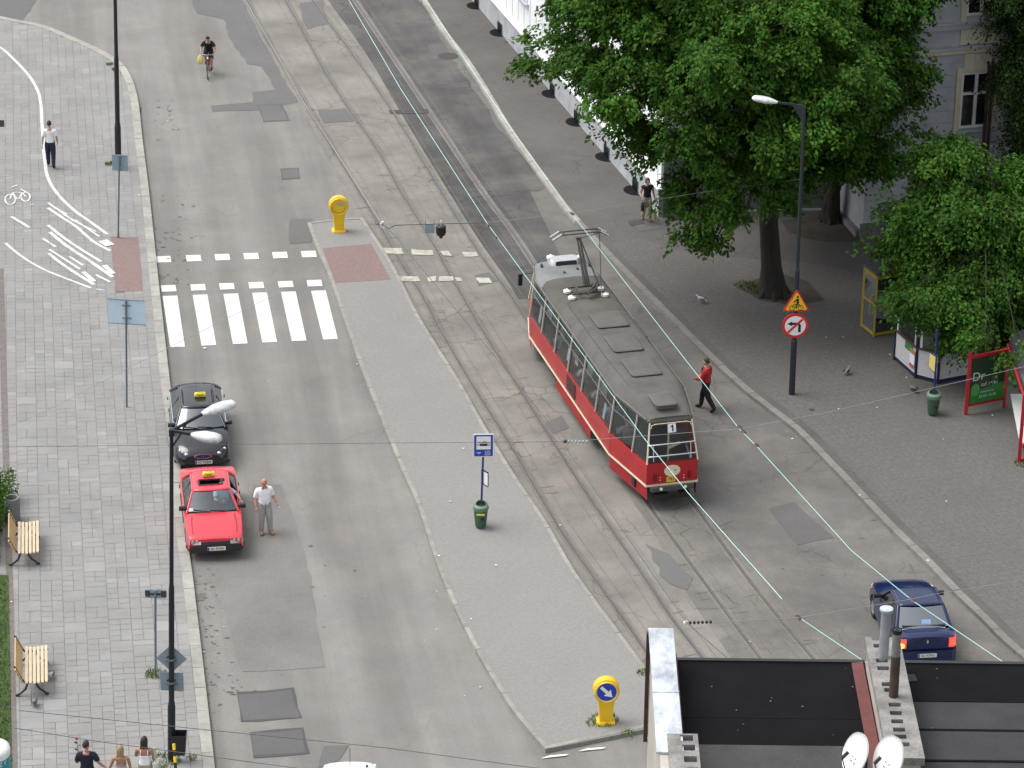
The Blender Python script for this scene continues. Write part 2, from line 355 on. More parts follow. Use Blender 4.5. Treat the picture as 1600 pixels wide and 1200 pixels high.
b = MB(); b.sheet(bm1 + br1[::-1], .005); struct(b.build('track_bed', M_dark)); b = MB(); b.sheet(bm2 + br2[::-1], .005); struct(b.build('track_bed', ground_mat('track_asphalt', (.15, .142, .13), blot=.28, crack=.4, warm=(.19, .178, .158))))
b = MB(); b.sheet(list(bedr) + [p + Vector((.1, 0, 0)) for p in kerbR][::-1], .004); struct(b.build('right_lane', M_right))
b = MB()
for poly in ([(560, -60), (650, -20), (700, 80), (760, 170), (835, 280), (850, 296), (815, 300), (760, 300), (690, 190), (640, 110)],
             [(735, 200), (790, 215), (860, 290), (845, 300), (775, 300)]):
    b.sheet(jag([G(*p) for p in poly], .12, .8), .009 + .004 * len(b.f))
struct(b.build('asphalt_patch', M_dark))
def patch(polys, m, z=.008, amp=.05):
    b = MB()
    for p in polys: b.sheet(jag([G(*q) for q in p], amp), z); z += .0006
    return struct(b.build('asphalt_patch', m))
patch([[(-80, -60), (75, -60), (55, 5), (33, 35), (12, 36), (-80, 20)],
       [(280, -60), (297, -5), (307, 22), (350, 30), (360, 62), (387, 100), (410, 104), (430, 140), (395, 144), (396, 160), (331, 166), (332, 175), (403, 172), (467, 160), (440, 118), (398, 38), (372, -12), (350, -60)],
       [(453, 342), (488, 342), (486, 380), (452, 382)],
       [(505, 1166), (545, 1165), (530, 1187), (495, 1201)],
       [(295, 928), (320, 926), (322, 938), (298, 940)]], M_patch)
patch([[(404, 166), (438, 165), (449, 187), (414, 189)], [(440, 266), (465, 264), (467, 277), (443, 279)]], M_patch, .0135, .02)
patch([[(401, 164), (441, 162), (453, 189), (412, 191)], [(438, 264), (467, 262), (469, 279), (441, 281)]], M_patch2, .011, .02)
patch([[(372, 1082), (457, 1075), (470, 1122), (378, 1129)], [(390, 1144), (472, 1138), (482, 1178), (395, 1185)]], mat('tar_edge', (.06, .058, .058), rough=.7), .0105, .04)
patch([[(374, 1085), (455, 1078), (467, 1120), (380, 1126)], [(392, 1147), (470, 1141), (479, 1175), (397, 1180)]], M_patch2, .012)
patch([[(395, 757), (440, 757), (462, 820), (485, 900), (498, 1000), (510, 1043), (470, 1046), (378, 1050), (352, 960), (318, 880), (390, 860)], [(290, 860), (380, 870), (372, 905), (300, 915)]], M_old, .008, .035)
patch([[(1200, 795), (1240, 784), (1302, 840), (1246, 852)], [(668, 70), (692, 68), (712, 92), (676, 92)]], M_patch2, .012, .03)
patch([[(1085, 742), (1112, 758), (1135, 790), (1142, 816), (1122, 822), (1098, 800), (1082, 770)], [(1010, 850), (1050, 868), (1085, 905), (1070, 925), (1035, 900)]], M_patch, .0155, .1)
patch([[(495, 172), (545, 169), (556, 190), (506, 193)], [(468, 5), (505, 0), (512, 38), (478, 45)], [(740, 430), (765, 425), (775, 440), (750, 447)], [(850, 660), (880, 650), (890, 668), (865, 680)]], M_patch, .012, .06)
b = MB()     # darker seam beside the island, gutters, edge lines of the concrete
il = gl(isl_l); ir = gl(isl_r)
b.strip(il, -.32, -.1, .0105); struct(b.build('gutter', M_patch))
b = MB(); b.strip(kerbL, .02, .22, .0105); b.strip(kerbR, -.3, -.02, .0105); struct(b.build('gutter', M_old))
# rails
R1 = gl([(300, -150), (387, 0), (400, 25), (430, 82), (475, 155), (517, 225), (562, 299), (600, 360), (625, 405), (660, 460), (695, 525), (737, 597), (800, 697), (872, 820), (927, 899), (972, 962), (1010, 1017), (1080, 1115)])
R2 = gl([(355, -150), (447, 0), (505, 105), (550, 175), (590, 232), (627, 298), (672, 370), (712, 442), (755, 515), (797, 582), (862, 685), (907, 755), (955, 825), (1005, 897), (1050, 965), (1100, 1030), (1165, 1120)])
R3 = gl([(395, -150), (490, 0), (545, 75), (615, 175), (690, 298), (750, 395), (800, 462), (845, 531), (925, 655), (995, 762), (1041, 827), (1093, 899), (1143, 967), (1195, 1037), (1260, 1122)])
R4 = gl([(455, -150), (555, 0), (655, 150), (753, 297), (800, 360), (850, 436), (930, 556), (1010, 677), (1073, 771), (1120, 837), (1168, 902), (1207, 952), (1250, 1004), (1285, 1045), (1355, 1128)])
for r in (R1, R2, R3, R4):
    b = MB(); b.strip(r, -.13, .15, .0125); struct(b.build('rail_dirt', M_dirt))
    b = MB(); b.strip(r, .032, .07, .0165); struct(b.build('rail_groove', M_groove))
    b = MB(); b.strip(r, -.03, .032, .021); struct(b.build('rail', M_steel))
pavL_test = list(kerbL) + [G(-250, 1400), G(-250, 0)]
# plate joints and short cross cracks along the rails
b = MB(); rs = random.Random(21); zj = .0185
for r in (R1, R2, R3, R4):
    for off in (-.36, .40): b.strip(r, off - .008, off + .008, zj)
    zj += .0003; d_ = 0
    for i in range(1, len(r)):
        a, c = r[i - 1], r[i]; dd = (c - a).normalized(); nn = Vector((dd.y, -dd.x, 0)); L_ = (c - a).length; u = 0
        while u < L_:
            u += rs.uniform(.35, 1.3)
            if rs.random() < .6: continue
            p = a + dd * u; sd0 = rs.choice([-1, 1]); o0 = sd0 * rs.uniform(.05, .16); o1 = sd0 * rs.uniform(.3, .62); w = rs.uniform(.005, .014); sk_ = dd * rs.uniform(-.1, .1); zz = .0192 + rs.random() * .001
            q = [p + nn * o0 - dd * w, p + nn * o0 + dd * w, p + nn * o1 + sk_ + dd * w, p + nn * o1 + sk_ - dd * w]
            b.sheet([(v.x, v.y) for v in q], zz)
struct(b.build('plate_joint', mat('joint_dark', (.125, .115, .10), rough=.95, noise=.6, nscale=1.6, col2=(.21, .195, .168))))
# oil drips and rubber specks where cars stand and turn
b = MB()
for cx, cy, sx, sy, n in ((318, 900, 16, 30, 40), (330, 1000, 14, 30, 36), (360, 1075, 20, 18, 30), (262, 170, 18, 14, 26), (262, 190, 14, 20, 20), (275, 330, 22, 30, 32), (278, 380, 20, 16, 32), (270, 430, 14, 14, 30), (305, 930, 12, 40, 40), (470, 910, 30, 60, 16), (1290, 840, 40, 40, 14)):
    for k in range(n):
        q = G(rs.gauss(cx, sx), rs.gauss(cy, sy))
        if inside(q, pavL_test): continue
        rr = abs(rs.gauss(0, .02)) + .008; st_ = rs.uniform(1, 2.4)
        b.sheet([(q.x + rr * st_ * rs.uniform(.6, 1.2) * math.cos(a), q.y + rr * rs.uniform(.6, 1.2) * math.sin(a)) for a in (0, .9, 1.8, 2.7, 3.6, 4.5, 5.4)], .0145 + .0008 * rs.random())
struct(b.build('oil_stain', mat('oil_stain', (.125, .121, .116), rough=.8, noise=.3, nscale=6)))
# left pavement: bed, slabs of mixed sizes, red pavers
pavL = list(kerbL) + [G(-250, 1400), G(-250, 0)]
b = MB(); b.prism(pavL[::-1] if False else pavL, -.02, KZ - .012); struct(b.build('pavement', M_joint))
redL = [G(*p, KZ) for p in ((173, 371), (216, 370), (224, 455), (181, 456))]
rot = math.radians(8.4); ux = Vector((math.cos(rot), math.sin(rot), 0)); uy = Vector((-math.sin(rot), math.cos(rot), 0)); org = G(284, 900)
b = MB(); rs = random.Random(3)
grassline = gl([(-40, 1400), (-4, 1200), (-16, 900), (-40, 600), (-60, 300)], KZ)
def slab(u0, u1, v0, v1):
    c = org + ux * (u0 + u1) / 2 + uy * (v0 + v1) / 2
    if inside(c, redL): return
    if not inside(c, pavL):
        if u1 - u0 > .12: m = (u0 + u1) / 2; slab(u0, m, v0, v1); slab(m, u1, v0, v1)
        return
    g = .006; t = rs.gauss(1, .022) * (rs.choice([1.1, 1.12, .94]) if rs.random() < .12 else 1); w = rs.gauss(0, .012)
    q = [org + ux * u + uy * v for u, v in ((u0 + g, v0 + g), (u1 - g, v0 + g), (u1 - g, v1 - g), (u0 + g, v1 - g))]
    b.add([(p.x, p.y, KZ + rs.uniform(-.002, .002)) for p in q], [(0, 1, 2, 3)], 0, (t + w, t, t - w))
for i in range(-26, 2):
    u0 = -.3 + i * .62; v = -22 + rs.random() * .6
    while v < 66:
        if rs.random() < .45: h = rs.choice([.3, .62]); slab(u0, u0 + .62, v, v + h)
        else:
            h = .62; slab(u0, u0 + .31, v, v + (h if rs.random() < .4 else h / 2)); slab(u0 + .31, u0 + .62, v, v + h / 2 if rs.random() < .5 else v + h)
            slab(u0, u0 + .31, v + h / 2, v + h); slab(u0 + .31, u0 + .62, v + h / 2, v + h)
        v += h
struct(b.build('pavement', M_slab))
b = MB(); b.sheet(redL, KZ + .004); struct(b.build('red_paving', M_redbrick))
def kerb(line, off0, off1, z, name='kerb', seg=1.0, seed=1):
    """a row of kerb stones with thin joints"""
    r = random.Random(seed); b = MB(); acc = 0; start = 0; i = 1; pts = [line[0]]
    for i in range(1, len(line)):
        a, c = line[i - 1], line[i]; n = max(1, int((c - a).length / .25))
        for k in range(1, n + 1): pts.append(a.lerp(c, k / n))
    i = 0
    while i < len(pts) - 1:
        j = i; L = 0
        while j < len(pts) - 1 and L < seg: L += (pts[j + 1] - pts[j]).length; j += 1
        sub = pts[i:j + 1]; d0 = (sub[1] - sub[0]).normalized(); d1 = (sub[-1] - sub[-2]).normalized()
        sub = [sub[0] + d0 * .008] + sub[1:-1] + [sub[-1] - d1 * .008]
        t = r.gauss(1, .06); zz = z + r.uniform(-.004, .006); rings = []
        for k, p in enumerate(sub):
            d = (sub[min(k + 1, len(sub) - 1)] - sub[max(k - 1, 0)]).normalized(); nn = Vector((d.y, -d.x, 0))
            pa, pb = p + nn * off0, p + nn * off1
            rings.append([(pa.x, pa.y, -.02), (pa.x, pa.y, zz), (pb.x, pb.y, zz), (pb.x, pb.y, -.02)])
        n = len(b.f); b.loft(rings, True, True)
        for q in range(n, len(b.f)): b.t[q] = (t, t, t)
        i = j
    return struct(b.build(name, M_kerb))
kerb(kerbL, -.3, 0, KZ + .01)
kr1 = [p for p in kerbR if p.y > 110.5]; kr2 = [p for p in kerbR if p.y <= 110.8]
kerb(kr1, 0, .25, KZ + .01, seed=2)
M_kerb_keep = M_kerb; M_kerb = mat('kerb_stone_grey', (.20, .19, .175), rough=.9, noise=.25, nscale=3, tint=True, speck=.1); kerb(kr2, 0, .24, KZ + .01, seed=8); M_kerb = mat('kerb_stone_island', (.29, .28, .25), rough=.9, noise=.25, nscale=3, tint=True, speck=.1)
# tram-stop island
isl = list(il) + [G(1030, 1141), G(1060, 1135)] + list(ir)[::-1]
b = MB(); b.prism(isl, -.02, KZ); struct(b.build('island', M_island))
kerb(il, -.02, .11, KZ + .012, seed=3, seg=1.0); kerb(ir, -.11, .02, KZ + .012, seed=4)
kerb(gl([(485, 352), (520, 348), (562, 345)]), 0, .15, KZ + .012, seed=5); kerb(gl([(858, 1176), (920, 1162), (1060, 1132)]), -.15, .0, KZ + .012, seed=6)
b = MB(); b.sheet([G(*p, KZ) for p in ((504, 388), (580, 381), (611, 437), (524, 442))], KZ + .004); struct(b.build('red_paving', M_redbrick))
# right pavement: slabs along the kerb, asphalt behind, earth round the trees
back = [G(*p) for p in ((2200, 1190), (2200, -150), (700, -300), (600, -300))]
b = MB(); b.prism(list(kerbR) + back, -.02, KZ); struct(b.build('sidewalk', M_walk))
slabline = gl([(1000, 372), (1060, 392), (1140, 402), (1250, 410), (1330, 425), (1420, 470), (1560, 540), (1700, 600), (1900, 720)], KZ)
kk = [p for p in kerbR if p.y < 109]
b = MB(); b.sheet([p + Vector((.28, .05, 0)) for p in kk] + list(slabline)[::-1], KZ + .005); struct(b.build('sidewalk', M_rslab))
b = MB(); b.sheet(jag([G(*p, KZ) for p in ((1150, 450), (1210, 425), (1262, 440), (1292, 470), (1240, 478), (1190, 470))], .06), KZ + .009)
b.sheet([G(*p, KZ) for p in ((1220, 345), (1250, 340), (1310, 334), (1345, 372), (1330, 378), (1290, 378), (1255, 372), (1232, 362))], KZ + .009); struct(b.build('bare_earth', M_soil))
b = MB(); wd = [G(*p, KZ) for p in ((985, 345), (1015, 342), (1035, 356), (1000, 362))]; b.sheet(wd, KZ + .01); struct(b.build('asphalt_patch', M_patch2))
b = MB()
for p in ([(1335, 737), (1347, 735), (1357, 750), (1345, 753)], [(1352, 758), (1365, 757), (1377, 770), (1362, 771)]): b.sheet([G(*q, KZ) for q in p], KZ + .01)
struct(b.build('pavement_patch', M_patch2))
# lawn strip at the far left with a brick edge
b = MB(); b.sheet([G(18, 1400, KZ), G(19, 1205, KZ), G(13, 900, KZ), G(-260, 880, KZ), G(-260, 1400, KZ)], KZ + .02); struct(b.build('lawn_soil', M_grass))
b = MB(); b.strip(gl([(24, 1205), (17, 900), (8, 600), (3, 420)], KZ), -.14, .06, KZ + .006); struct(b.build('brick_edging', mat('edging', (.17, .15, .14), noise=.3, nscale=6, rough=.95)))
b = MB(); rs = random.Random(5)
for k in range(9000):
    v = rs.random(); p = G(14 + 6 * v, 900 + 320 * v, KZ); p = Vector((p.x - rs.random() ** .7 * 1.3, p.y, 0))
    h = rs.uniform(.05, .12); a = rs.random() * 6.28; dx, dy = math.cos(a) * .012, math.sin(a) * .012; lx, ly = rs.uniform(-.06, .06), rs.uniform(-.06, .06); t = rs.uniform(.6, 1.5)
    b.add([(p.x - dx, p.y - dy, KZ + .02), (p.x + dx, p.y + dy, KZ + .02), (p.x + lx, p.y + ly, KZ + .02 + h)], [(0, 1, 2)], 0, (t, t, t * .8))
M_blade = mat('grass_blade', (.10, .165, .035), rough=.7, tint=True)
o = b.build('grass', M_blade); struct(o, 'stuff'); o['label'] = 'short green grass along the left edge of the slabs'
# weeds at kerbs and posts
b = MB()
for cx, cy, n, r in ((171, 101, 60, .14), (178, 110, 60, .14), (172, 257, 90, .2), (243, 1054, 150, .3), (258, 1190, 160, .4), (945, 1126, 160, .38), (930, 1130, 60, .25), (1190, 452, 260, .55), (1165, 447, 120, .4), (1006, 1052, 60, .2), (982, 1148, 40, .2), (1600, 725, 80, .3), (300, 1185, 30, .15)):
    for k in range(n):
        q = G(cx, cy, KZ); a = rs.random() * 6.28; d = r * rs.random() ** .5; x, y = q.x + d * math.cos(a), q.y + d * math.sin(a); t = rs.uniform(.5, 1.2)
        b.add([(x - .015, y, KZ + .012), (x + .015, y, KZ + .012), (x + rs.uniform(-.08, .08), y + rs.uniform(-.08, .08), KZ + rs.uniform(.05, .14))], [(0, 1, 2)], 0, (t, t, t * .7))
o = b.build('weeds', M_blade); struct(o, 'stuff'); o['label'] = 'small weeds in the joints by kerbs, posts and tree feet'
# litter
b = MB()
M_lit = mat('litter', (.75, .74, .7), rough=.8, tint=True)
spots = [(262, 190), (218, 310), (222, 314), (1455, 922), (1449, 882), (1343, 780), (1370, 643), (1550, 655), (1238, 687), (312, 1122), (321, 1195), (319, 1020), (307, 976), (290, 948), (85, 900), (18, 947), (682, 925), (682, 985), (736, 974), (750, 1075), (686, 875), (703, 790), (775, 890), (724, 707), (1317, 533), (1290, 533), (1416, 596), (1390, 560), (1478, 790), (1310, 645), (875, 822), (1172, 1004), (1012, 1155), (924, 1172), (866, 1183), (320, 545), (610, 430), (558, 570)]
for k in range(120):
    if k % 3 == 0: q = G(rs.choice([1, 1, 1]) * rs.uniform(1180, 1590), rs.uniform(480, 720)); 
    elif k % 3 == 1:
        q = rs.choice(kerbL); q = Vector((q.x + abs(rs.gauss(.1, .5)), q.y, 0))
    else: q = G(rs.uniform(250, 900), rs.uniform(150, 1180))
    spots.append(q)
for k, q in enumerate(spots):
    big = not isinstance(q, Vector); p = G(*q) if big else q
    if inside(p, isl) or inside(p, pavL) or p.x > 9: z = KZ + .02
    else: z = .03
    r = rs.uniform(.025, .055) if big else rs.uniform(.01, .022); t = rs.uniform(.6, 1) if big else rs.uniform(.1, .7); a0 = rs.random() * 6
    if abs(p.y - G(924, 1172).y) < .4 and p.x > 1 and big: poly = [(p.x + x, p.y + y) for x, y in ((-.35, -.12), (.3, .02), (.38, .1), (-.1, .03))]
    else: poly = [(p.x + r * rs.uniform(.6, 1.2) * math.cos(a0 + a), p.y + r * rs.uniform(.6, 1.2) * math.sin(a0 + a)) for a in (0, 1.3, 2.5, 3.8, 5)]
    b.add([(x, y, z + rs.uniform(0, .015)) for x, y in poly], [tuple(range(len(poly)))], 0, (t, t, t * .92))
o = b.build('litter', M_lit); struct(o, 'stuff'); o['label'] = 'scraps of paper and leaf specks along the kerbs'
# road markings
b = MB()
for tx, bx in ((254, 266), (301, 315), (349, 364), (394, 410), (439, 456), (486, 505)):
    ty = 463 - (tx - 254) * .035; by = 543 - (bx - 266) * .05
    b.sheet([G(*p) for p in ((tx, ty), (tx + 23, ty - .8), (bx + 23, by - 1), (bx, by))], .0125)
for y, xs in ((401, (243, 290, 335, 380, 425, 470)), (446.5, (251, 297, 342, 388, 434, 479))):
    for x in xs:
        yy = y - (x - xs[0]) * .036
        b.sheet([G(*p) for p in ((x, yy), (x + 23, yy - .8), (x + 25, yy + 9), (x + 2, yy + 9.8))], .0125)
struct(b.build('crosswalk_marking', M_white))
b = MB()
for xs in (((582, 385), (592, 395)), ((597, 388), (627, 395)), ((641, 391), (674, 397)), ((688, 393), (703, 398)), ((722, 394), (746, 399)), ((619, 432), (652, 439)), ((665, 433), (680, 438)), ((684, 432), (706, 438)), ((710, 434), (722, 439)), ((744, 435), (766, 441))):
    (x0, y0), (x1, y1) = xs; b.sheet(jag([G(*p) for p in ((x0, y0), (x1, y0), (x1 + 3, y1 + 2), (x0 + 3, y1 + 2))], .06, .25), .0235)
struct(b.build('crosswalk_marking', M_worn))
b = MB()
def ribbon(px, w, z=KZ + .006): b.strip(gl(px, KZ), -w / 2, w / 2, z + .0005 * (len(b.f) // 10))
ribbon([(-30, 62), (0, 74), (22, 93), (45, 118), (59, 142), (64, 165), (66, 200), (70, 250), (75, 278), (90, 303), (115, 328), (140, 346), (168, 366)], .12)
ribbon([(9, 380), (25, 394), (48, 410), (75, 424), (105, 436), (142, 450)], .1); ribbon([(150, 452), (164, 454)], .06)
for px, w in (([(75, 317), (88, 326), (104, 335)], .08), ([(90, 327), (115, 345), (150, 362)], .07), ([(75, 325), (100, 342), (120, 355), (145, 377), (172, 392)], .1), ([(75, 352), (100, 372), (130, 392), (158, 409)], .1), ([(78, 363), (105, 385), (140, 408), (176, 433)], .12),
              ([(67, 373), (87, 386)], .09), ([(77, 390), (105, 408), (125, 421)], .08), ([(76, 396), (100, 415), (147, 445)], .11), ([(108, 401), (130, 415)], .08), ([(18, 339), (38, 351), (46, 356)], .1), ([(130, 425), (147, 440)], .14), ([(150, 430), (172, 441)], .08), ([(160, 376), (172, 384)], .3), ([(163, 415), (177, 428)], .16), ([(117, 344), (155, 370)], .07)):
    ribbon(px, w * 1.2)
def ring_px(cx, cy, rx, ry, w=.06): ribbon([(cx + rx * math.cos(a * PI / 6), cy + ry * math.sin(a * PI / 6)) for a in range(13)], w)
ring_px(16, 312, 8, 8); ring_px(40, 308, 7, 7)
for px in ([(16, 312), (20, 302), (34, 302), (40, 308)], [(20, 302), (28, 312), (34, 302)], [(18, 293), (27, 290)], [(32, 296), (43, 302)], [(47, 321), (53, 320)]): ribbon(px, .06)
struct(b.build('cycle_path_marking', mat('cycle_paint', (.68, .68, .66), rough=.85, noise=.5, nscale=3.5, col2=(.4, .395, .38))))
# iron covers
M_iron = mat('cast_iron', (.075, .073, .075), rough=.7, metal=.4, noise=.4, nscale=14)
b = MB()
for cx, cy in ((700, 88),): q = G(cx, cy); b.sheet([(q.x + .42 * math.cos(a), q.y + .42 * math.sin(a)) for a in [i * PI / 12 for i in range(24)]], .016)
for px, z in (([(207, 168), (213, 168), (213, 176), (208, 176)], .014), ([(214.5, 168), (221, 168), (221, 176), (215, 176)], .014), ([(981, 345), (1003, 342), (1008, 349), (985, 353)], KZ + .016), ([(1263, 639), (1271, 638), (1274, 641), (1266, 642)], KZ + .012), ([(607, 172), (668, 170), (670, 177), (610, 178)], .018)):
    b.sheet([G(*p, z) for p in px], z)
struct(b.build('iron_cover', M_iron))
# ================================================================== BUILDINGS
M_render = mat('house_render', (.45, .465, .5), rough=.9, noise=.22, nscale=1.2, speck=.08)
M_cream = mat('cream_stucco', (.62, .56, .44), rough=.85, noise=.15, nscale=3)
M_zinc = mat('zinc', (.52, .56, .6), rough=.45, metal=.3, noise=.2, nscale=2)
M_winframe = mat('window_frame_white', (.7, .7, .7), rough=.5)
M_darkglass = mat('dark_glass', (.012, .014, .018), rough=.08, spec=.8)
M_rust = mat('rusty_pipe', (.075, .04, .035), rough=.8, noise=.5, nscale=5)
M_plinth = mat('plinth_render', (.42, .43, .45), rough=.9, noise=.3, nscale=1.5, speck=.08)
M_whitewall = mat('white_render', (.8, .81, .82), rough=.85, noise=.12, nscale=1.2)
M_grate = mat('iron_grate', (.03, .03, .035), rough=.6, metal=.5)
M_roofing = mat('roof_tile', (.22, .09, .06), rough=.85, noise=.3, nscale=4)
def frame_on(P0, D, n):   # local frame of a wall: origin, along, up, outward
    return lambda s, z, o=0.: P0 + D * s + n * o + Vector((0, 0, z - P0.z))
def wbox(b, at, s0, s1, z0, z1, o0, o1, mi=0):
    vs = [at(s, z, o) for o in (o0, o1) for s, z in ((s0, z0), (s1, z0), (s1, z1), (s0, z1))]
    c = sum(vs, Vector()) / 8; k = len(b.f)
    fs = [(0, 3, 2, 1), (4, 5, 6, 7), (0, 1, 5, 4), (1, 2, 6, 5), (2, 3, 7, 6), (3, 0, 4, 7)]
    out = []
    for f in fs:
        m = sum((vs[i] for i in f), Vector()) / 4; nn = (vs[f[1]] - vs[f[0]]).cross(vs[f[2]] - vs[f[0]])
        out.append(f if nn.dot(m - c) > 0 else f[::-1])
    return b.add(vs, out, mi)
def window_on(at, s0, s1, z0, z1, parent, transom=.62, dep=.05, name='window'):
    b = MB(); w = .09; zt = z0 + (z1 - z0) * transom; sm = (s0 + s1) / 2
    for a, c, d, e in ((s0, s0 + w, z0, z1), (s1 - w, s1, z0, z1), (sm - .06, sm + .06, z0, z1)): wbox(b, at, a, c, d, e, .0, dep)
    for d, e in ((z0, z0 + w), (z1 - w, z1), (zt - .05, zt + .05)): wbox(b, at, s0 + w, s1 - w, d, e, .0, dep - .004)
    f = b.build(name, M_winframe, parent)
    g = MB(); wbox(g, at, s0 + .02, s1 - .02, z0 + .02, z1 - .02, .0, .014); g.build('pane', M_darkglass, f)
    return f
# --- grey town house at the right, its end wall towards us
P0 = G(1347, 372, KZ); nrm = -SD; at = frame_on(P0, SX, nrm)
house = thing('town_house', 'grey rendered town house with cream window surrounds behind the trees', 'house', P0)
inv = Matrix.Translation(-P0)
def hb(b, name, m, parent=house, smooth=0): o = b.build(name, m, None, smooth); o.data.transform(inv); o.parent = parent; return o
b = MB(); wbox(b, at, 0, 17, .0, 13.5, -14, 0)
zc0 = onplane(1520, 72, P0, SX)[1]; zc1 = onplane(1520, 34, P0, SX)[1]
hb(b, 'wall', M_render)
b = MB(); z = .7
while z < zc0 - .3:      # rustication: proud courses with grooves between
    zt = min(z + .42, zc0 - .12); wbox(b, at, .02, 16.9, z, zt, .0, .025); z += .45
hb(b, 'rustication', mat('rustic_stone', (.46, .475, .51), rough=.9, noise=.25, nscale=1.6, speck=.1))
b = MB(); wbox(b, at, -.12, 17, .0, .68, .0, .07); hb(b, 'plinth', mat('plinth_grey', (.15, .15, .165), rough=.95, noise=.3, nscale=1.5))
for zz, h, o in ((zc0, .16, .28), (zc1, .12, .2)):
    b = MB(); wbox(b, at, 0, 17, zz - .2, zz - .003, .0, .16); c = hb(b, 'cornice', M_cream if zz == zc0 else M_render)
    b = MB(); wbox(b, at, -.1, 17.1, zz, zz + .06, .0, o); hb(b, 'flashing', M_zinc, c)
# windows where the photograph shows them, and one more bay to the right
(s0, z1), (s1, z0) = onplane(1502, 113, P0, SX), onplane(1543, 196, P0, SX)
for k, ds in enumerate((0, 3.4, 6.8)):
    b = MB()
    for a, c, d, e, q in ((s0 - .2, s0, z0 - .15, z1 + .2, .12), (s1, s1 + .2, z0 - .15, z1 + .2, .12), (s0, s1, z1, z1 + .22, .12), (s0 + .05, s1 - .05, z1 + .22, zc0 - .24, .1), ((s0 + s1) / 2 - .16, (s0 + s1) / 2 + .16, z1 + .05, zc0 - .26, .16)):
        wbox(b, at, a + ds, c + ds, d, e, .026, q)
    hb(b, 'window_surround', M_cream)
    w = window_on(lambda s, z, o=0.: at(s, z, o + .03) - P0, s0 + ds, s1 + ds, z0, z1, house)
    b = MB(); wbox(b, at, s0 - .26 + ds, s1 + .26 + ds, z0 - .14, z0 - .06, .03, .2); hb(b, 'sill', M_zinc, w)
(t0, _), (_, y0) = onplane(1506, 34, P0, SX), onplane(1530, 26, P0, SX)
for ds in (0, 3.4, 6.8):
    b = MB()
    for a, c in ((s0 - .2, s0), (s1, s1 + .2)): wbox(b, at, a + ds, c + ds, zc1 + .07, zc1 + 2.9, .0, .1)
    wbox(b, at, s0 - .15 + ds, s1 + .15 + ds, zc0 + .1, zc1 - .24, .0, .07)
    hb(b, 'window_surround', M_cream)
    window_on(lambda s, z, o=0.: at(s, z, o + .004) - P0, s0 + ds, s1 + ds, zc1 + .25, zc1 + 2.6, house)
b = MB()
for px, dx in ((1542, 0), (1549, .12)):
    s, zt = onplane(px, 100, P0, SX); s2, zb = onplane(px - 8, 262, P0, SX)
    b.tube([at(s, zt, .22), at(s, .2, .22)], .06, 8); b.tube([at(s, zt, .22), at(s, zt + .15, .0)], .06, 8)
hb(b, 'downpipe', M_rust, smooth=40)
b = MB(); wbox(b, at, -.4, 17.4, 13.5, 13.9, -14.4, .4); hb(b, 'roof', M_roofing)
q = onplane(1421, 317, P0, SX); b = MB(); b.plate([(.1 * math.cos(a * PI / 8) * 1.0, .17 * math.sin(a * PI / 8)) for a in range(16)], at(q[0], q[1], .06), SX, (0, 0, 1), .02); sg = hb(b, 'house_number', mat('enamel_blue', (.02, .06, .3), rough=.3))
text('house_digit', '6', .2, M_winframe, at(q[0], q[1], .065) - P0, SX, (0, 0, 1), sg)
# --- the long white building on the street side: base line follows the pavement
A, B = G(745, 5, KZ), G(1031, 337, KZ); A = A + (A - B).normalized() * 30; Dw = (B - A).normalized(); Lw = (B - A).length; nw = Vector((-Dw.y, Dw.x, 0)); nw = nw if nw.x < 0 else -nw
atw = frame_on(A, Dw, nw)
wh = thing('street_building', 'long white rendered building with barred cellar windows along the pavement', 'building', A)
inv = Matrix.Translation(-A)
def wb(b, name, m, parent=wh, smooth=0): o = b.build(name, m, None, smooth); o.data.transform(inv); o.parent = parent; return o
b = MB(); wbox(b, atw, 0, Lw, 0, 11.5, -9, 0); wb(b, 'wall', M_whitewall)
b = MB(); wbox(b, atw, 0, Lw + .08, .0, 1.15, -9, .09); wb(b, 'plinth', M_plinth)
b = MB(); wbox(b, atw, 0, Lw + .12, 1.153, 1.22, .0, .16); wb(b, 'ledge', M_whitewall)
b = MB()
for k in range(60):
    s = Lw - .4 - k * .9
    if s > 1: wbox(b, atw, s, s + .03, 1.25, 3.0, .0, .02)
wb(b, 'pilaster_strip', mat('white_groove', (.66, .67, .69), rough=.9))
def s_of(px, py): return onplane(px, py, A, Dw)[0]
cell = [(785, 40), (829, 88), (867, 140), (905, 190), (952, 238), (997, 288)]
ss = [s_of(*p) for p in cell]; step = (ss[-1] - ss[0]) / 5
M_wellcol = mat('well_concrete', (.045, .045, .05), rough=.95, noise=.3, nscale=6)
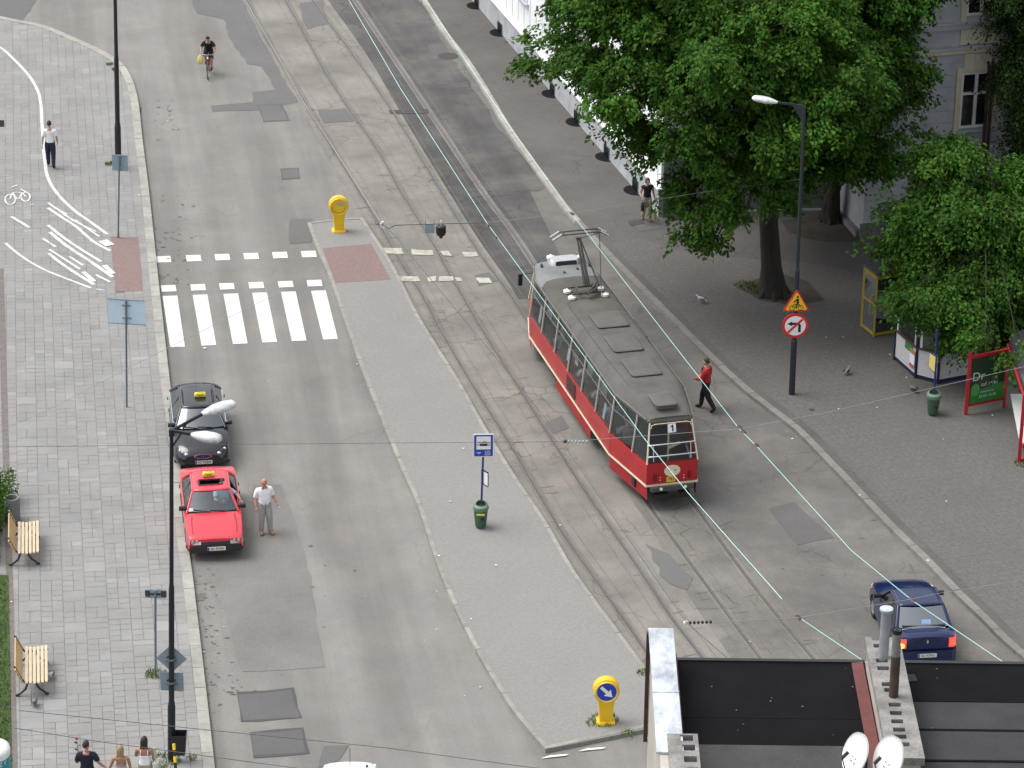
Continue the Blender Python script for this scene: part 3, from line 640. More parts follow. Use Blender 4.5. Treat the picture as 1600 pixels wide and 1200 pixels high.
for k, s in enumerate(ss + [ss[0] - step]):
    b = MB(); wbox(b, atw, s - .34, s + .34, .1, .6, .09, .115); f = wb(b, 'cellar_window', mat('cellar_frame', (.16, .17, .2), rough=.7))
    b = MB(); wbox(b, atw, s - .3, s + .3, .13, .56, .09, .122); wb(b, 'pane', M_darkglass, f)
    b = MB()
    for j in range(6): wbox(b, atw, s - .28 + j * .11, s - .265 + j * .11, .14, .55, .13, .145)
    wb(b, 'bar_grille', M_grate, f)
    # light well in front: half-round rim and an iron grating
    c = atw(s, KZ, .1)
    t = thing('light_well', 'half-round light well grating by the white wall, ' + ['second down from the top edge', 'third down, just above the leaf tips', 'half under the leaf tips', 'just below the lowest left leaf tips', 'second up from the woman in black', 'right behind the woman in black', 'cut by the very top edge'][k], 'light well', c, 0, 'light wells along the white wall')
    half = [(Dw * (.5 * math.cos(a * PI / 12)) + nw * (.42 * math.sin(a * PI / 12))) for a in range(13)]
    b = MB(); b.sheet([(p.x, p.y) for p in half], .008); b.build('well_floor', M_wellcol, t)
    b = MB(); b.loft([[tuple(p + Vector((0, 0, .004))), tuple(p + Vector((0, 0, .02))), tuple(p * 1.05 + Vector((0, 0, .02))), tuple(p * 1.05 + Vector((0, 0, .004)))] for p in half], True, True); b.build('rim', M_kerb, t)
    b = MB()
    for j in range(-6, 7):
        x = j * .07; h = .42 * math.sqrt(max(0, 1 - (x / .5) ** 2)); p = Dw * x; q2 = p + nw * h
        if h > .05: b.bar(p + Vector((0, 0, .02)), q2 + Vector((0, 0, .02)), .018, .012)
    b.build('grating', M_grate, t)
for k in range(9):
    s = Lw - 3.2 - k * step * 1.0
    w = window_on(lambda a, z, o=0.: atw(a, z, o + .004) - A, s - .6, s + .6, 2.7, 4.7, wh)
    b = MB(); wbox(b, atw, s - .75, s + .75, 2.55, 2.63, .0, .18); wb(b, 'sill', M_zinc, w)
    window_on(lambda a, z, o=0.: atw(a, z, o + .004) - A, s - .6, s + .6, 6.4, 8.4, wh)
b = MB(); wbox(b, atw, -.3, Lw + .3, 11.5, 11.8, -9.3, .45); wb(b, 'roof', M_roofing)
# --- dark yard wall between the two buildings
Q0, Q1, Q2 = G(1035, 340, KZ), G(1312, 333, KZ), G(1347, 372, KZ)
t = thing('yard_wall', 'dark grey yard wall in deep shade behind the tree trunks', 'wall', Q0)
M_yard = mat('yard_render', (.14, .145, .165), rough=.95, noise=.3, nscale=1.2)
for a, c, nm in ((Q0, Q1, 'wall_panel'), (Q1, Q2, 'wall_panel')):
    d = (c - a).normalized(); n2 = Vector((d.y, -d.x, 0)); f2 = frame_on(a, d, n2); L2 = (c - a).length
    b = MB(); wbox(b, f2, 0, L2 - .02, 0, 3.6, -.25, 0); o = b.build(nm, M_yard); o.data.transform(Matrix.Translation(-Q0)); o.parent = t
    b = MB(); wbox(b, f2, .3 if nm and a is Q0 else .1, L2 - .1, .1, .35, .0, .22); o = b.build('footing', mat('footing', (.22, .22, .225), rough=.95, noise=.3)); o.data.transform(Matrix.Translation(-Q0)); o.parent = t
# --- the near tenement's roof, bottom right: seen from the tower, its roof 16 m up
RZ = 16.0
M_felt = mat('felt_black', (.0055, .0055, .0065), spec=.12, rough=.85, noise=.45, nscale=1.4, speck=.25, bump=.2, bscale=12)
M_felt2 = mat('felt_grey', (.036, .036, .038), rough=.9, noise=.35, nscale=1.3, speck=.3)
M_felt3 = mat('felt_weathered', (.058, .058, .058), rough=.95, noise=.35, nscale=1.0, speck=.3)
M_redsheet = mat('red_flashing', (.13, .035, .03), rough=.7, noise=.35, nscale=3)
M_cap = mat('zinc_cap', (.6, .66, .72), rough=.5, metal=.15, noise=.5, nscale=3.2, col2=(.27, .29, .32), speck=.15, stretch=(1, .5, 1))
M_plaster = mat('old_plaster', (.46, .43, .38), rough=.95, noise=.25, nscale=1.3, speck=.1)
M_concrete = mat('chimney_concrete', (.27, .26, .245), rough=.95, noise=.5, nscale=2.6, speck=.25, bump=.3, bscale=9)
M_soot_shade = mat('soot_and_shade', (.012, .012, .012), rough=1)  # soot in the flues; also the shade painted into bin mouths
yE = G(1330, 1038, RZ).y; xL0 = G(1012, 1036, RZ).x; xL1 = G(1058, 1036, RZ).x; xB0 = G(1352, 1040, RZ).x; xB1 = G(1408, 1040, RZ).x; yN = 36.5; xR = 9.5
base = Vector((xL0, yE, 0))
tn = thing('tenement_house', 'near tenement with black felt roofs and zinc-capped party wall', 'house', base)
inv = Matrix.Translation(-base)
def tb(b, name, m, parent=tn, smooth=0): o = b.build(name, m, None, smooth); o.data.transform(inv); o.parent = parent; return o
def bb(b, x0, x1, y0, y1, z0, z1, mi=0): return b.box(((x0 + x1) / 2, (y0 + y1) / 2, (z0 + z1) / 2), (x1 - x0, y1 - y0, z1 - z0), mi=mi)
b = MB(); bb(b, xL0 + .04, xR, yN, yE - .1, 0, RZ - .25); tb(b, 'wall', M_plaster)
# roofs between the walls: strips of felt, each lapped 2 cm over the next
def roof(x0, x1, bands):
    y = yE + .02
    for k, (ln, m) in enumerate(bands):
        b = MB(); y2 = max(y - ln, yN); z = RZ + .004 * (k % 2); b.box(((x0 + x1) / 2, (y + y2) / 2 , z - .125), (x1 - x0, y - y2 + .03, .25)); tb(b, 'roof_felt', m)
        y = y2
        if y <= yN: break
roof(xL1, xB0, [(.95, M_felt), (.95, M_felt), (.92, M_felt), (.9, M_felt3), (1, M_felt2), (1, M_felt3), (1, M_felt2), (1, M_felt2), (1, M_felt2), (1, M_felt2), (5, M_felt2)])
roof(xB1 - .05, xR, [(.62, M_felt), (.62, M_felt), (.98, M_felt2), (1.0, M_felt2), (1, M_felt2), (1, M_felt3), (1, M_felt2), (9, M_felt2)])
b = MB(); bb(b, xL1, xB0, yE + .03, yE + .12, RZ - .2, RZ + .03); bb(b, xB1, xR, yE + .03, yE + .12, RZ - .2, RZ + .03); tb(b, 'eaves_edge', mat('eaves_sheet', (.03, .03, .035), rough=.4, metal=.4))
b = MB()
for y in (yE - .62 - .62, yE - 2.22, yE - 3.22, yE - 4.22, yE - 5.22): b.box(((xB1 + xR) / 2, y, RZ + .006), (xR - xB1, .06, .016))
tb(b, 'felt_seam', M_felt)
rs = random.Random(31); b = MB()      # lap joints up the slope, patches and small debris on the felt
for x in (): b.box((x, yE - .03 - 4, RZ + .007), (.022, 8, .006))
for k in range(1):
    x, y = rs.uniform(xL1 + .1, xB0 - .3) if k % 2 else rs.uniform(xB1 + .1, xR - 2), yE - rs.uniform(.1, 3.4); b.box((x, y, RZ + .01), (rs.uniform(.1, .4), rs.uniform(.1, .3), .006), rz=rs.random())
tb(b, 'felt_patch', mat('felt_patch', (.011, .011, .012), rough=.7, noise=.5, nscale=5))
b = MB()
for k in range(22):
    x, y = rs.uniform(xL1 + .05, xR - 2), yE - rs.uniform(.05, 3.6); q = rs.uniform(.006, .018); b.box((x, y, RZ + .02), (q * 2, q, .01), rz=rs.random() * 3)
tb(b, 'debris', mat('roof_debris', (.16, .155, .15), rough=.9))
# party wall with a zinc cap
capL0, capL1 = G(1013, 981, RZ + .72), G(1052, 981, RZ + .72); yc = capL0.y; yc2 = G(1060, 1176, RZ + .72).y
b = MB(); bb(b, capL0.x + .05, capL1.x - .05, yN, yc - .03, RZ - 4, RZ + .68); pw = tb(b, 'party_wall', M_plaster)
ym = G(1045, 1082, RZ + .72).y
b = MB(); bb(b, capL0.x, capL1.x, ym + .004, yc, RZ + .683, RZ + .72); bb(b, capL0.x - .004, capL1.x + .004, yc2, ym - .004, RZ + .69, RZ + .727); bb(b, capL0.x - .006, capL1.x + .006, ym - .02, ym + .02, RZ + .7, RZ + .745); tb(b, 'wall_cap', M_cap, pw)
b = MB(); bb(b, capL0.x - .03, capL0.x + .04, yc - .12, yc - .02, RZ - 1.5, RZ + .66); tb(b, 'drip_board', mat('tarred_board', (.03, .024, .022), rough=.8, noise=.5, nscale=6, col2=(.09, .04, .03)))
b = MB(); b.box((capL1.x + .03, (yE + yN) / 2, RZ + .08), (.1, yE - yN, .2)); tb(b, 'flashing', M_redsheet)
b = MB(); b.plate([(0, 0), (yE - yN, 0), (yE - yN, .24), (0, .2)], (xB0 - .24, yE, RZ + .03), (0, -1, 0), (1, 0, .12), .02); tb(b, 'flashing', M_redsheet)
def stack(x0, x1, y0, y1, z0, z1, holes, hw, hl, name, par, over=.05):
    """chimney block with open flues: the slab is built round the holes"""
    b = MB(); bb(b, x0 + over, x1 - over, y0 + over, y1 - over, z0, z1 - .14); o = tb(b, name, M_plaster, par)
    b = MB(); hs = sorted(holes, key=lambda h: h[1]); ys = y0
    for hx, hy in hs:
        if hy - hl / 2 > ys: bb(b, x0, x1, ys, hy - hl / 2, z1 - .137, z1)
        bb(b, x0, hx - hw / 2, hy - hl / 2, hy + hl / 2, z1 - .137, z1); bb(b, hx + hw / 2, x1, hy - hl / 2, hy + hl / 2, z1 - .137, z1); ys = hy + hl / 2
    if ys < y1: bb(b, x0, x1, ys, y1, z1 - .137, z1)
    tb(b, 'cap_slab', M_concrete, o)
    for hx, hy in hs:
        b = MB(); bb(b, hx - hw / 2, hx + hw / 2, hy - hl / 2, hy + hl / 2, z1 - .134, z1 - .13); tb(b, 'flue', M_soot_shade, o)
    return o
ZA = RZ + .75
a0, a1 = G(1042, 1146, ZA), G(1090, 1146, ZA)
stack(a0.x, a1.x, yN + 3, a0.y, RZ - .2, ZA, [(G(x, y, ZA).x, G(x, y, ZA).y) for x, y in ((1073, 1153), (1076, 1168), (1079, 1186), (1082, 1204))], .21, .18, 'chimney', tn)
ZB = RZ + .62
c0, c1 = G(1351, 996, ZB), G(1407, 996, ZB); n0, n1 = G(1378, 1184, ZB), G(1437, 1184, ZB)
holes = [(G(x, y, ZB).x, G(x, y, ZB).y) for x, y in ((1371, 998), (1374, 1009), (1378, 1032), (1380, 1044), (1387, 1069), (1391, 1078), (1398, 1101), (1400, 1114), (1402, 1127), (1405, 1140), (1407, 1151), (1412, 1163))]
ch = stack(c0.x, c1.x - .02, n0.y, c0.y, RZ - .2, ZB, holes, .2, .13, 'chimney', tn)
def pipe(nm, label, px_b, px_t, r, m, top, m2=None):
    p = G(*px_b, ZB); t = thing(nm, label, 'flue pipe', p)
    d = ray(*px_t); k = p.y / d.y; h = (H + d.z * k) - p.z; ln = (d.x * k) - p.x
    if m2: 
        b = MB(); b.tube([(0, 0, -.05), (ln * .5, 0, h * .62)], r * 1.06, 14); b.build('lower_pipe', m2, t, 40)
        b = MB(); b.tube([(ln * .5, 0, h * .62), (ln, 0, h)], r, 14); b.build('upper_pipe', m, t, 40)
    else:
        b = MB(); b.tube([(0, 0, -.05), (ln, 0, h)], r, 14); b.build('pipe', m, t, 40)
    b = MB()
    if top == 'cowl': b.lathe([(0, h + .06), (r * 1.35, h + .055), (r * 1.4, h + .03), (r * 1.15, h - .02), (r * .6, h - .05)], (ln, 0, 0), 16, cap=False); b.build('cowl', M_cap, t, 40)
    else: b.lathe([(r * .6, h - .03), (r * .85, h + .01), (r * 1.08, h + .02), (r * 1.08, h - .05)], (ln, 0, 0), 16, cap=False); b.ball((ln, 0, h - .01), (r * .8, r * .8, .02)); b.build('pipe_mouth', M_soot_shade, t, 40)
pipe('flue_pipe', 'galvanised flue pipe with a white mushroom cowl on the long chimney', (1380, 1027), (1385, 955), .085, mat('galvanised', (.36, .38, .4), rough=.55, metal=.3, noise=.2, nscale=3), 'cowl')
pipe('flue_pipe', 'rusty brown flue pipe with grey top on the long chimney', (1396, 1088), (1402, 985), .075, mat('flue_grey', (.2, .2, .2), rough=.7, noise=.3), 'open', mat('flue_rust', (.085, .05, .035), rough=.85, noise=.6, nscale=4, col2=(.03, .026, .026)))
M_dish = mat('dish_white', (.76, .76, .74), rough=.45)
def dish(label, cpx, z, r, yaw):
    c = G(*cpx, z); t = thing('satellite_dish', label, 'satellite dish', c, 0, 'satellite dishes on the near roof')
    nrm = Vector((math.sin(yaw) * .9, -math.cos(yaw) * .9, .38)).normalized(); xx = Vector((0, 0, 1)).cross(nrm).normalized(); M = Matrix((xx, nrm.cross(xx), nrm)).transposed()
    b = MB(); prof = [(r * k / 8, .16 * r * (k / 8) ** 2) for k in range(9)]; prof += [(r * 1.02, .16 * r + .01), (r * 1.0, .16 * r - .025)] + [(r * k / 8, .16 * r * (k / 8) ** 2 - .02) for k in range(7, -1, -1)]
    b.lathe(prof, (0, 0, 0), 28, M, cap=False, sy=1.08); b.build('reflector', M_dish, t, 50)
    b = MB(); f = M @ Vector((0, 0, r * .95)); lo = M @ Vector((0, -r * .95, .1)); b.tube([lo, f - Vector((0, 0, .12))], .012, 6); b.tube([f - Vector((0, 0, .14)), f + M @ Vector((0, 0, -.12))], .03, 10); b.build('feed_arm', M_grate, t)
    b = MB(); b.tube([M @ Vector((0, 0, -.03)), Vector((-nrm.x * .18, -nrm.y * .18, -.05)), Vector((-nrm.x * .18, -nrm.y * .18, -(z - RZ)))], .025, 8); b.build('mast', M_grate, t)
    b = MB()
    for dx, dy in ((.05, .02), (-.05, .02), (.05, -.06), (-.05, -.06)): b.ball(M @ Vector((dx, dy - r * .3, .03)), .012, 6, 4)
    b.build('bolt_plate', M_grate, t)
dish('white satellite dish on the left of the pair before the chimney', (1340, 1178), RZ + 1.0, .32, math.radians(-68))
dish('larger white satellite dish at the foot of the long chimney', (1392, 1186), RZ + 1.1, .35, math.radians(-64))
# ================================================================== TREES
def tree(name, label, base, trunk, r0, blobs0, tips, nleaf, lsize, m, bark, seed, droop=.7, group=None, view=True):
    blobs = [(c, tuple(max(.3, q - .32) for q in r)) for c, r in blobs0]
    rs = random.Random(seed); t = thing(name, label, 'tree', base, 0, group)
    tr = MB(); pts = [Vector(p) for p in trunk]; n = len(pts)
    tr.tube(pts, [r0 * (1.35 if i == 0 else 1 - .5 * i / n) for i in range(n)], 12)
    for k in range(7):
        a = k * .9 + rs.random() * .4; tr.tube([pts[0] + Vector((math.cos(a) * r0 * 1.7, math.sin(a) * r0 * 1.7, -.05)), pts[0] + Vector((math.cos(a) * r0 * .8, math.sin(a) * r0 * .8, .45))], [r0 * .18, r0 * .3], 6)
    top = pts[-1]; lv = MB(); vol = [rx * ry * rz for _, (rx, ry, rz) in blobs]
    for (c, rad) in blobs:
        c = Vector(c); st = pts[rs.randint(max(1, n - 2), n - 1)]
        mid = st.lerp(c, .5) + Vector((0, 0, .5)); f_ = .3 if rad[0] < .7 else 1; tr.tube([st, mid, c], [r0 * .42 * f_, r0 * .26 * f_, r0 * .12 * f_], 7)
        for k in range(5):
            d = Vector((rs.gauss(0, 1), rs.gauss(0, 1), rs.gauss(.1, .7))).normalized(); e = c + Vector((d.x * rad[0], d.y * rad[1], d.z * rad[2])) * .8
            tr.tube([mid.lerp(c, rs.uniform(.4, 1)), c.lerp(e, .5) + Vector((0, 0, .15)), e], [r0 * .11 * f_, r0 * .07 * f_, r0 * .025], 5)
    wts = [v ** .67 for v in vol]; pads = []
    for i in range(tips // 13):
        c, rad = rs.choices(blobs, wts)[0]
        d = Vector((rs.gauss(0, 1), rs.gauss(0, 1), rs.gauss(0, 1))).normalized(); k = rs.uniform(.72, 1.08) if rs.random() < .85 else rs.uniform(.3, .7)
        pads.append((Vector(c) + Vector((d.x * rad[0], d.y * rad[1], d.z * rad[2])) * k, d, k, rs.uniform(.45, .85), rs.gauss(1, .2)))
    for i in range(tips):
        p0, d, k, pr_, pt = pads[i % len(pads)]
        p = p0 + Vector((rs.gauss(0, pr_ * .5), rs.gauss(0, pr_ * .5), rs.gauss(0, .16)))
        out = Vector((d.x, d.y, 0)) * .9 + Vector((rs.gauss(0, .35), rs.gauss(0, .35), -droop * rs.uniform(.2, 1)))
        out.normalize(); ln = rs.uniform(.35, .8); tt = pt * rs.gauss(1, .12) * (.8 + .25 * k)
        yel = rs.uniform(.85, 1.25)
        for j in range(nleaf):
            f = (j + rs.random()) / nleaf; q = p + out * ln * f + Vector((0, 0, -.25 * droop * ln * f * f)) + Vector((rs.gauss(0, .1), rs.gauss(0, .1), rs.gauss(0, .07)))
            a = (out + Vector((rs.gauss(0, .6), rs.gauss(0, .6), rs.gauss(-.25, .4)))).normalized(); s = Vector((rs.gauss(0, .5), rs.gauss(0, .5), 1)).cross(a)
            if s.length < .1: continue
            s.normalize(); l = lsize * rs.uniform(.65, 1.3); w = l * .3; u = tt * rs.uniform(.8, 1.2)
            lv.v += [tuple(q), tuple(q + a * l * .5 + s * w), tuple(q + a * l), tuple(q + a * l * .5 - s * w)]; kk = len(lv.v) - 4
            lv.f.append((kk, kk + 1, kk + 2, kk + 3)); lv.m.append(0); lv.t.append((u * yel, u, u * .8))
    tr.build('trunk', bark, t, 60); lv.build('crown', m, t)
    return t
M_leaf = leaf_mat('leaf_green', (.05, .126, .02)); M_leaf2 = leaf_mat('leaf_bright', (.05, .125, .021)); M_leaf3 = leaf_mat('leaf_dark', (.03, .062, .018))
M_bark = mat('bark', (.035, .03, .026), rough=.95, noise=.5, nscale=5, bump=.8, bscale=14, stretch=(1, 1, .2))
M_bark2 = mat('bark_cracked', (.05, .04, .03), rough=.95, noise=.7, nscale=6, col2=(.012, .01, .01), bump=1, bscale=14, stretch=(1, 1, .25))
def rel(base, px, py, y):      # point of the view ray at distance y, relative to the base
    d = ray(px, py); k = y / d.y; return Vector((d.x * k, y, H + d.z * k)) - base
b1 = G(1208, 460, KZ)
blobs = []
for px, py, dy, r in ((895, 95, -1, (1.7, 1.9, 1.3)), (985, 120, -2, (2.2, 2.2, 1.6)), (960, 25, 1, (2.4, 2.4, 1.8)), (1010, 10, 0, (2.4, 2.4, 2)), (1060, 190, -2.5, (2.2, 2.2, 1.9)), (1090, 90, -2.5, (2.6, 2.6, 2.2)), (1125, 270, -2.2, (1.6, 1.7, 1.4)), (1112, 340, -1.6, (1.15, 1.1, .95)), (1072, 312, -1.6, (1.1, 1.1, .9)), (1120, 372, -1.9, (.8, .8, .6)), (1165, 335, -2.2, (.9, .9, .75)), (1175, 170, -3, (2.6, 2.4, 2.2)), (1170, 285, -2.5, (1.6, 1.6, 1.3)), (1190, 40, -1, (2.8, 2.6, 2.4)), (1260, 110, -2, (2.6, 2.6, 2.2)), (1080, -40, 0, (3, 3, 2.5)), (960, -40, 1, (2.4, 2.5, 2)), (1200, -80, 1, (3.2, 3.2, 2.6)), (1030, 195, -1, (1.4, 1.5, 1.2))):
    blobs.append((rel(b1, px, py, b1.y + dy), r))
tree('broadleaf_tree', 'large leafy tree with a bare trunk beside the sign post', b1, [(0, 0, -.1), (-.1, .1, 1.0), (-.25, .3, 2.6), (-.3, .6, 4.2), (-.2, 1.0, 6.0)], .4, blobs, 5200, 34, .165, M_leaf, M_bark, 11)
b2 = G(1296, 345, KZ)
blobs = [(rel(b2, px, py, b2.y + dy), r) for px, py, dy, r in ((1290, 235, -3, (1.7, 1.7, 1.1)), (1345, 205, -3, (1.9, 2, 1.5)), (1385, 120, -3, (1.3, 1.7, 1.7)), (1330, 80, -3, (2.4, 2.4, 2.2)), (1390, 40, -2, (1.3, 1.7, 1.7)), (1300, -20, -2, (2.8, 2.6, 2.4)), (1405, -50, -2, (1.6, 2, 2)), (1240, 215, -3, (1.8, 1.8, 1.6)), (1375, 230, -3.6, (1.1, 1.3, 1.0)), (1270, 160, -2.4, (2, 2, 1.8)))]
tree('broadleaf_tree', 'leafy tree with cracked leaning trunk in the shaded yard corner', b2, [(0, 0, -.1), (.06, -.1, 1.2), (.22, -.3, 2.6), (.5, -.8, 4.4)], .3, blobs, 2900, 34, .165, M_leaf, M_bark2, 12)
b3 = G(1560, 585, KZ) + Vector((0, 2.5, 0))
blobs = [(rel(b3, px, py, b3.y + dy), r) for px, py, dy, r in ((1465, 330, -.5, (1.4, 1.5, 1.1)), (1420, 380, -1, (.95, 1.2, .8)), (1555, 335, 0, (1.6, 1.7, 1.3)), (1475, 415, -1.2, (1.35, 1.5, .95)), (1560, 425, -1.2, (1.6, 1.7, 1.2)), (1530, 485, -1.6, (.95, 1.1, .8)), (1590, 500, -1.6, (1.1, 1.2, .9)), (1430, 440, -1.2, (.75, .9, .65)), (1478, 240, 1.0, (1.1, 1.1, .8)), (1560, 285, .5, (1.2, 1.3, .7)), (1640, 400, 0, (2.0, 2, 1.7)), (1640, 300, 1, (1.6, 1.7, 1.4)), (1560, 535, -2, (.7, .8, .6)), (1432, 456, -3.2, (.8, .85, .6)), (1468, 470, -3.4, (.9, .9, .65)), (1512, 500, -3.6, (.95, .9, .75)), (1496, 540, -3.6, (.55, .55, .55)), (1425, 462, -2, (.75, .8, .65)), (1540, 540, -5.9, (.8, .8, .6)), (1592, 545, -5.9, (.85, .8, .65)), (1388, 330, -.5, (.45, .6, .4)), (1500, 290, .2, (.9, 1, .7)), (1475, 480, -1.4, (.6, .7, .5)))]
tree('broadleaf_tree', 'lighter green tree with drooping branches over the white kiosk', b3, [(0, 0, -.1), (-.1, 0, 1.2), (-.2, .1, 2.4), (-.3, 0, 3.8), (-.5, -.2, 4.6)], .22, blobs, 5400, 32, .145, M_leaf2, M_bark, 13, droop=1.0)
b4 = G(1600, 372, KZ)
blobs = [(rel(b4, px, py, b4.y - .5), r) for px, py, r in ((1602, 250, (.85, .9, 1.3)), (1598, 180, (.85, .9, 1.3)), (1590, 110, (.8, .9, 1.3)), (1592, 40, (.9, .9, 1.4)), (1588, -30, (1.1, 1.2, 1.3)), (1640, 150, (1.2, 1.2, 2.5)), (1640, 20, (1.2, 1.2, 2.5)), (1605, 310, (.6, .6, .6)))]
tree('columnar_tree', 'dark upright ivy-clad tree against the grey house', b4, [(0, 0, -.1), (0, 0, 3), (0, 0, 7), (0, 0, 10)], .25, blobs, 2300, 26, .11, M_leaf3, M_bark, 14, droop=.8)
# hedge at the far left
hq = G(2, 885, KZ) + Vector((-.28, 0, 0)); t = thing('hedge', 'clipped green hedge behind the left bench', 'hedge', hq)
b = MB(); rs = random.Random(9)
for k in range(6500):
    x, y, z = -rs.random() ** 1.6 * 2.2, rs.uniform(0, 4.6), rs.random() ** .7 * .95; x += .12 * math.sin(y * 5) + rs.gauss(0, .05)
    a = Vector((rs.gauss(.4, .6), rs.gauss(0, .6), rs.gauss(.4, .5))).normalized(); s = a.cross(Vector((rs.gauss(0, 1), rs.gauss(0, 1), rs.gauss(0, 1)))).normalized(); l = rs.uniform(.06, .11); u = rs.uniform(.55, 1.3); q = Vector((x, y, z))
    b.add([q, q + a * l * .5 + s * l * .3, q + a * l, q + a * l * .5 - s * l * .3], [(0, 1, 2, 3)], 0, (u * 1.05, u, u * .7))
b.build('foliage', M_leaf, t)
b = MB(); b.box((-1.2, 2.3, .4), (1.7, 4.3, .8)); b.build('branches', mat('twigs', (.03, .03, .015), rough=.95), t)
# ================================================================== THE TRAM
M_tred = mat('tram_red', (.41, .011, .017), rough=.35, noise=.22, nscale=1.6, speck=.06, coat=.3)
M_tred2 = mat('tram_red_skirt', (.36, .014, .02), rough=.5, noise=.3, nscale=1.5)
M_tcream = mat('tram_cream', (.68, .61, .44), rough=.5)
M_tpost = mat('tram_post', (.42, .4, .34), rough=.5)
M_tbar = mat('tram_window_bar', (.16, .16, .15), rough=.5)
M_troofA = mat('tram_roof_front', (.2, .205, .21), rough=.8, noise=.25, nscale=2)
M_troofB = mat('tram_roof_brown', (.105, .099, .084), rough=.9, noise=.35, nscale=1.2)
M_troofC = mat('tram_roof_grey', (.108, .104, .094), rough=.9, noise=.3, nscale=1.5, speck=.1)
M_thatch = mat('tram_hatch', (.108, .104, .096), rough=.85, noise=.25, nscale=2)
M_tglass = glass_mat('tram_glass', (.9, .95, .94), .97, .04)
M_black = mat('black_rubber_and_shade', (.015, .015, .016), rough=.7)  # also paints the dark of the open tram vents
M_under = mat('underframe', (.02, .019, .018), rough=.9, noise=.4, nscale=4)
M_insul = mat('porcelain', (.75, .75, .73), rough=.3)
M_panto = mat('pantograph_steel', (.1, .095, .085), rough=.6, metal=.4, noise=.3)
M_alu = mat('aluminium', (.6, .62, .64), rough=.35, metal=.6)
M_floor = mat('tram_floor', (.11, .11, .11), rough=.8)
M_seat = mat('tram_seat', (.10, .09, .07), rough=.7)
M_curtain = mat('curtain', (.28, .30, .26), rough=.9)
M_paper = mat('paper_white', (.75, .77, .8), rough=.8)
tram = thing('tram', 'red and grey single tram car with a raised pantograph', 'tram', (3.1, 93.97, 0), math.radians(15.3))
YS = [-6.5, -5.55, -4.1, -2.55, -1.0, .55, 2.1, 3.65, 5.1, 6.55]
def hw(y, z=1.0):
    if y < -4.1: w = 1.25 - (1.25 - .80) * ((-4.1 - y) / 2.4)
    elif y > 5.1: w = 1.25 - (1.25 - .88) * ((y - 5.1) / 1.45)
    else: w = 1.25
    return w - max(0, z - 1.5) * .12
def yy(y, z):   # raked end windows
    k = max(0, z - 1.55)
    return y + k * .24 if y < -6 else (y - k * .2 if y > 6.2 else y)
def outline(z, ins=0.): return [Vector((-hw(y, z) + ins, yy(y, z) + (ins if y < -6 else -ins if y > 6.2 else 0), z)) for y in YS] + [Vector((hw(y, z) - ins, yy(y, z) + (ins if y < -6 else -ins if y > 6.2 else 0), z)) for y in YS[::-1]]
b = MB(); b.loft([outline(.86), outline(1.02), outline(1.3), outline(1.55)], True, False); b.loft([outline(1.55), outline(1.55, .1)], True, False); b.build('body', M_tred, tram)
b = MB()
sk = lambda y0, y1, z0=.36, z1=.80: b.loft([[Vector((s * (hw(y, z) - .035), y, z)) for z in (z0, z1)] for y in (y0, y1)], False, False) 
for s in (-1, 1):
    for y0, y1 in ((-6.5, -5.4), (-5.4, -4.1), (-2.0, -.4), (-.4, 1.9), (4.9, 5.6), (5.6, 6.3)): sk(y0, y1)
    sk(-4.1, -2.0, .7); sk(1.9, 4.9, .7)
b.build('skirt', M_tred2, tram)
b = MB(); b.loft([outline(.795, -.02), outline(.855, -.02)], True, False); b.loft([outline(.855, -.02), outline(.855, .0)], True, False); b.build('trim_stripe', M_tcream, tram)
b = MB(); b.box((-1.26, .1, 1.2), (.02, .95, .48)); b.build('vent_panel', mat('vent_dark', (.045, .02, .02), rough=.8), tram)
b = MB(); b.prism([tuple(p)[:2] for p in outline(.86, .06)], .78, .9); b.build('floor', M_floor, tram)
# roof
def roof_ring(y0, y1, n=10):
    rings = []
    for k in range(n + 1):
        y = y0 + (y1 - y0) * k / n; w = hw(y, 2.8); ring = []
        for t in range(13):
            a = -1 + t / 6; x = w * a; z = 3.14 - .08 * a * a - .27 * abs(a) ** 11; e_ = min(1, max(0, (y + 6.18) / .55, 0)) if y < -4 else min(1, max(0, (6.28 - y) / .55)); z = 2.8 + (z - 2.8) * (.3 + .7 * math.sin(e_ * PI / 2)) if z > 2.8 else z; ring.append((x, y, z))
        rings.append(ring)
    return rings
def roof_part(nm, y0, y1, m):
    b = MB(); rr = roof_ring(y0, y1); b.loft([r[::-1] for r in rr], False, False)
    return b.build(nm, m, tram, 50)
roof_part('roof_panel', -6.18, 1.35, M_troofC); roof_part('roof_panel', 1.35, 4.35, M_troofB); roof_part('roof_panel', 4.35, 6.28, M_troofA)
b = MB()
for y in (-6.18, 6.28):
    r = roof_ring(y, y + .0001, 1)[0]; b.add(r, [tuple(range(13)) if y < 0 else tuple(range(12, -1, -1))])
b.loft([outline(2.73), outline(2.78, -.015), outline(2.84, .0)], True, False); b.build('cant_rail', M_troofC, tram)
b = MB()
for y in (-2.55, 1.35, -5.3):
    w = hw(y, 2.8)
    b.loft([[(w * a, y + d, 3.143 - .12 * a * a - .25 * abs(a) ** 9 + (.006 if abs(d) < .02 else 0)) for a in [-.93 + 1.86 * t / 10 for t in range(11)]] for d in (.025, 0, -.025)], False, False)
b.build('roof_seam', M_thatch, tram)
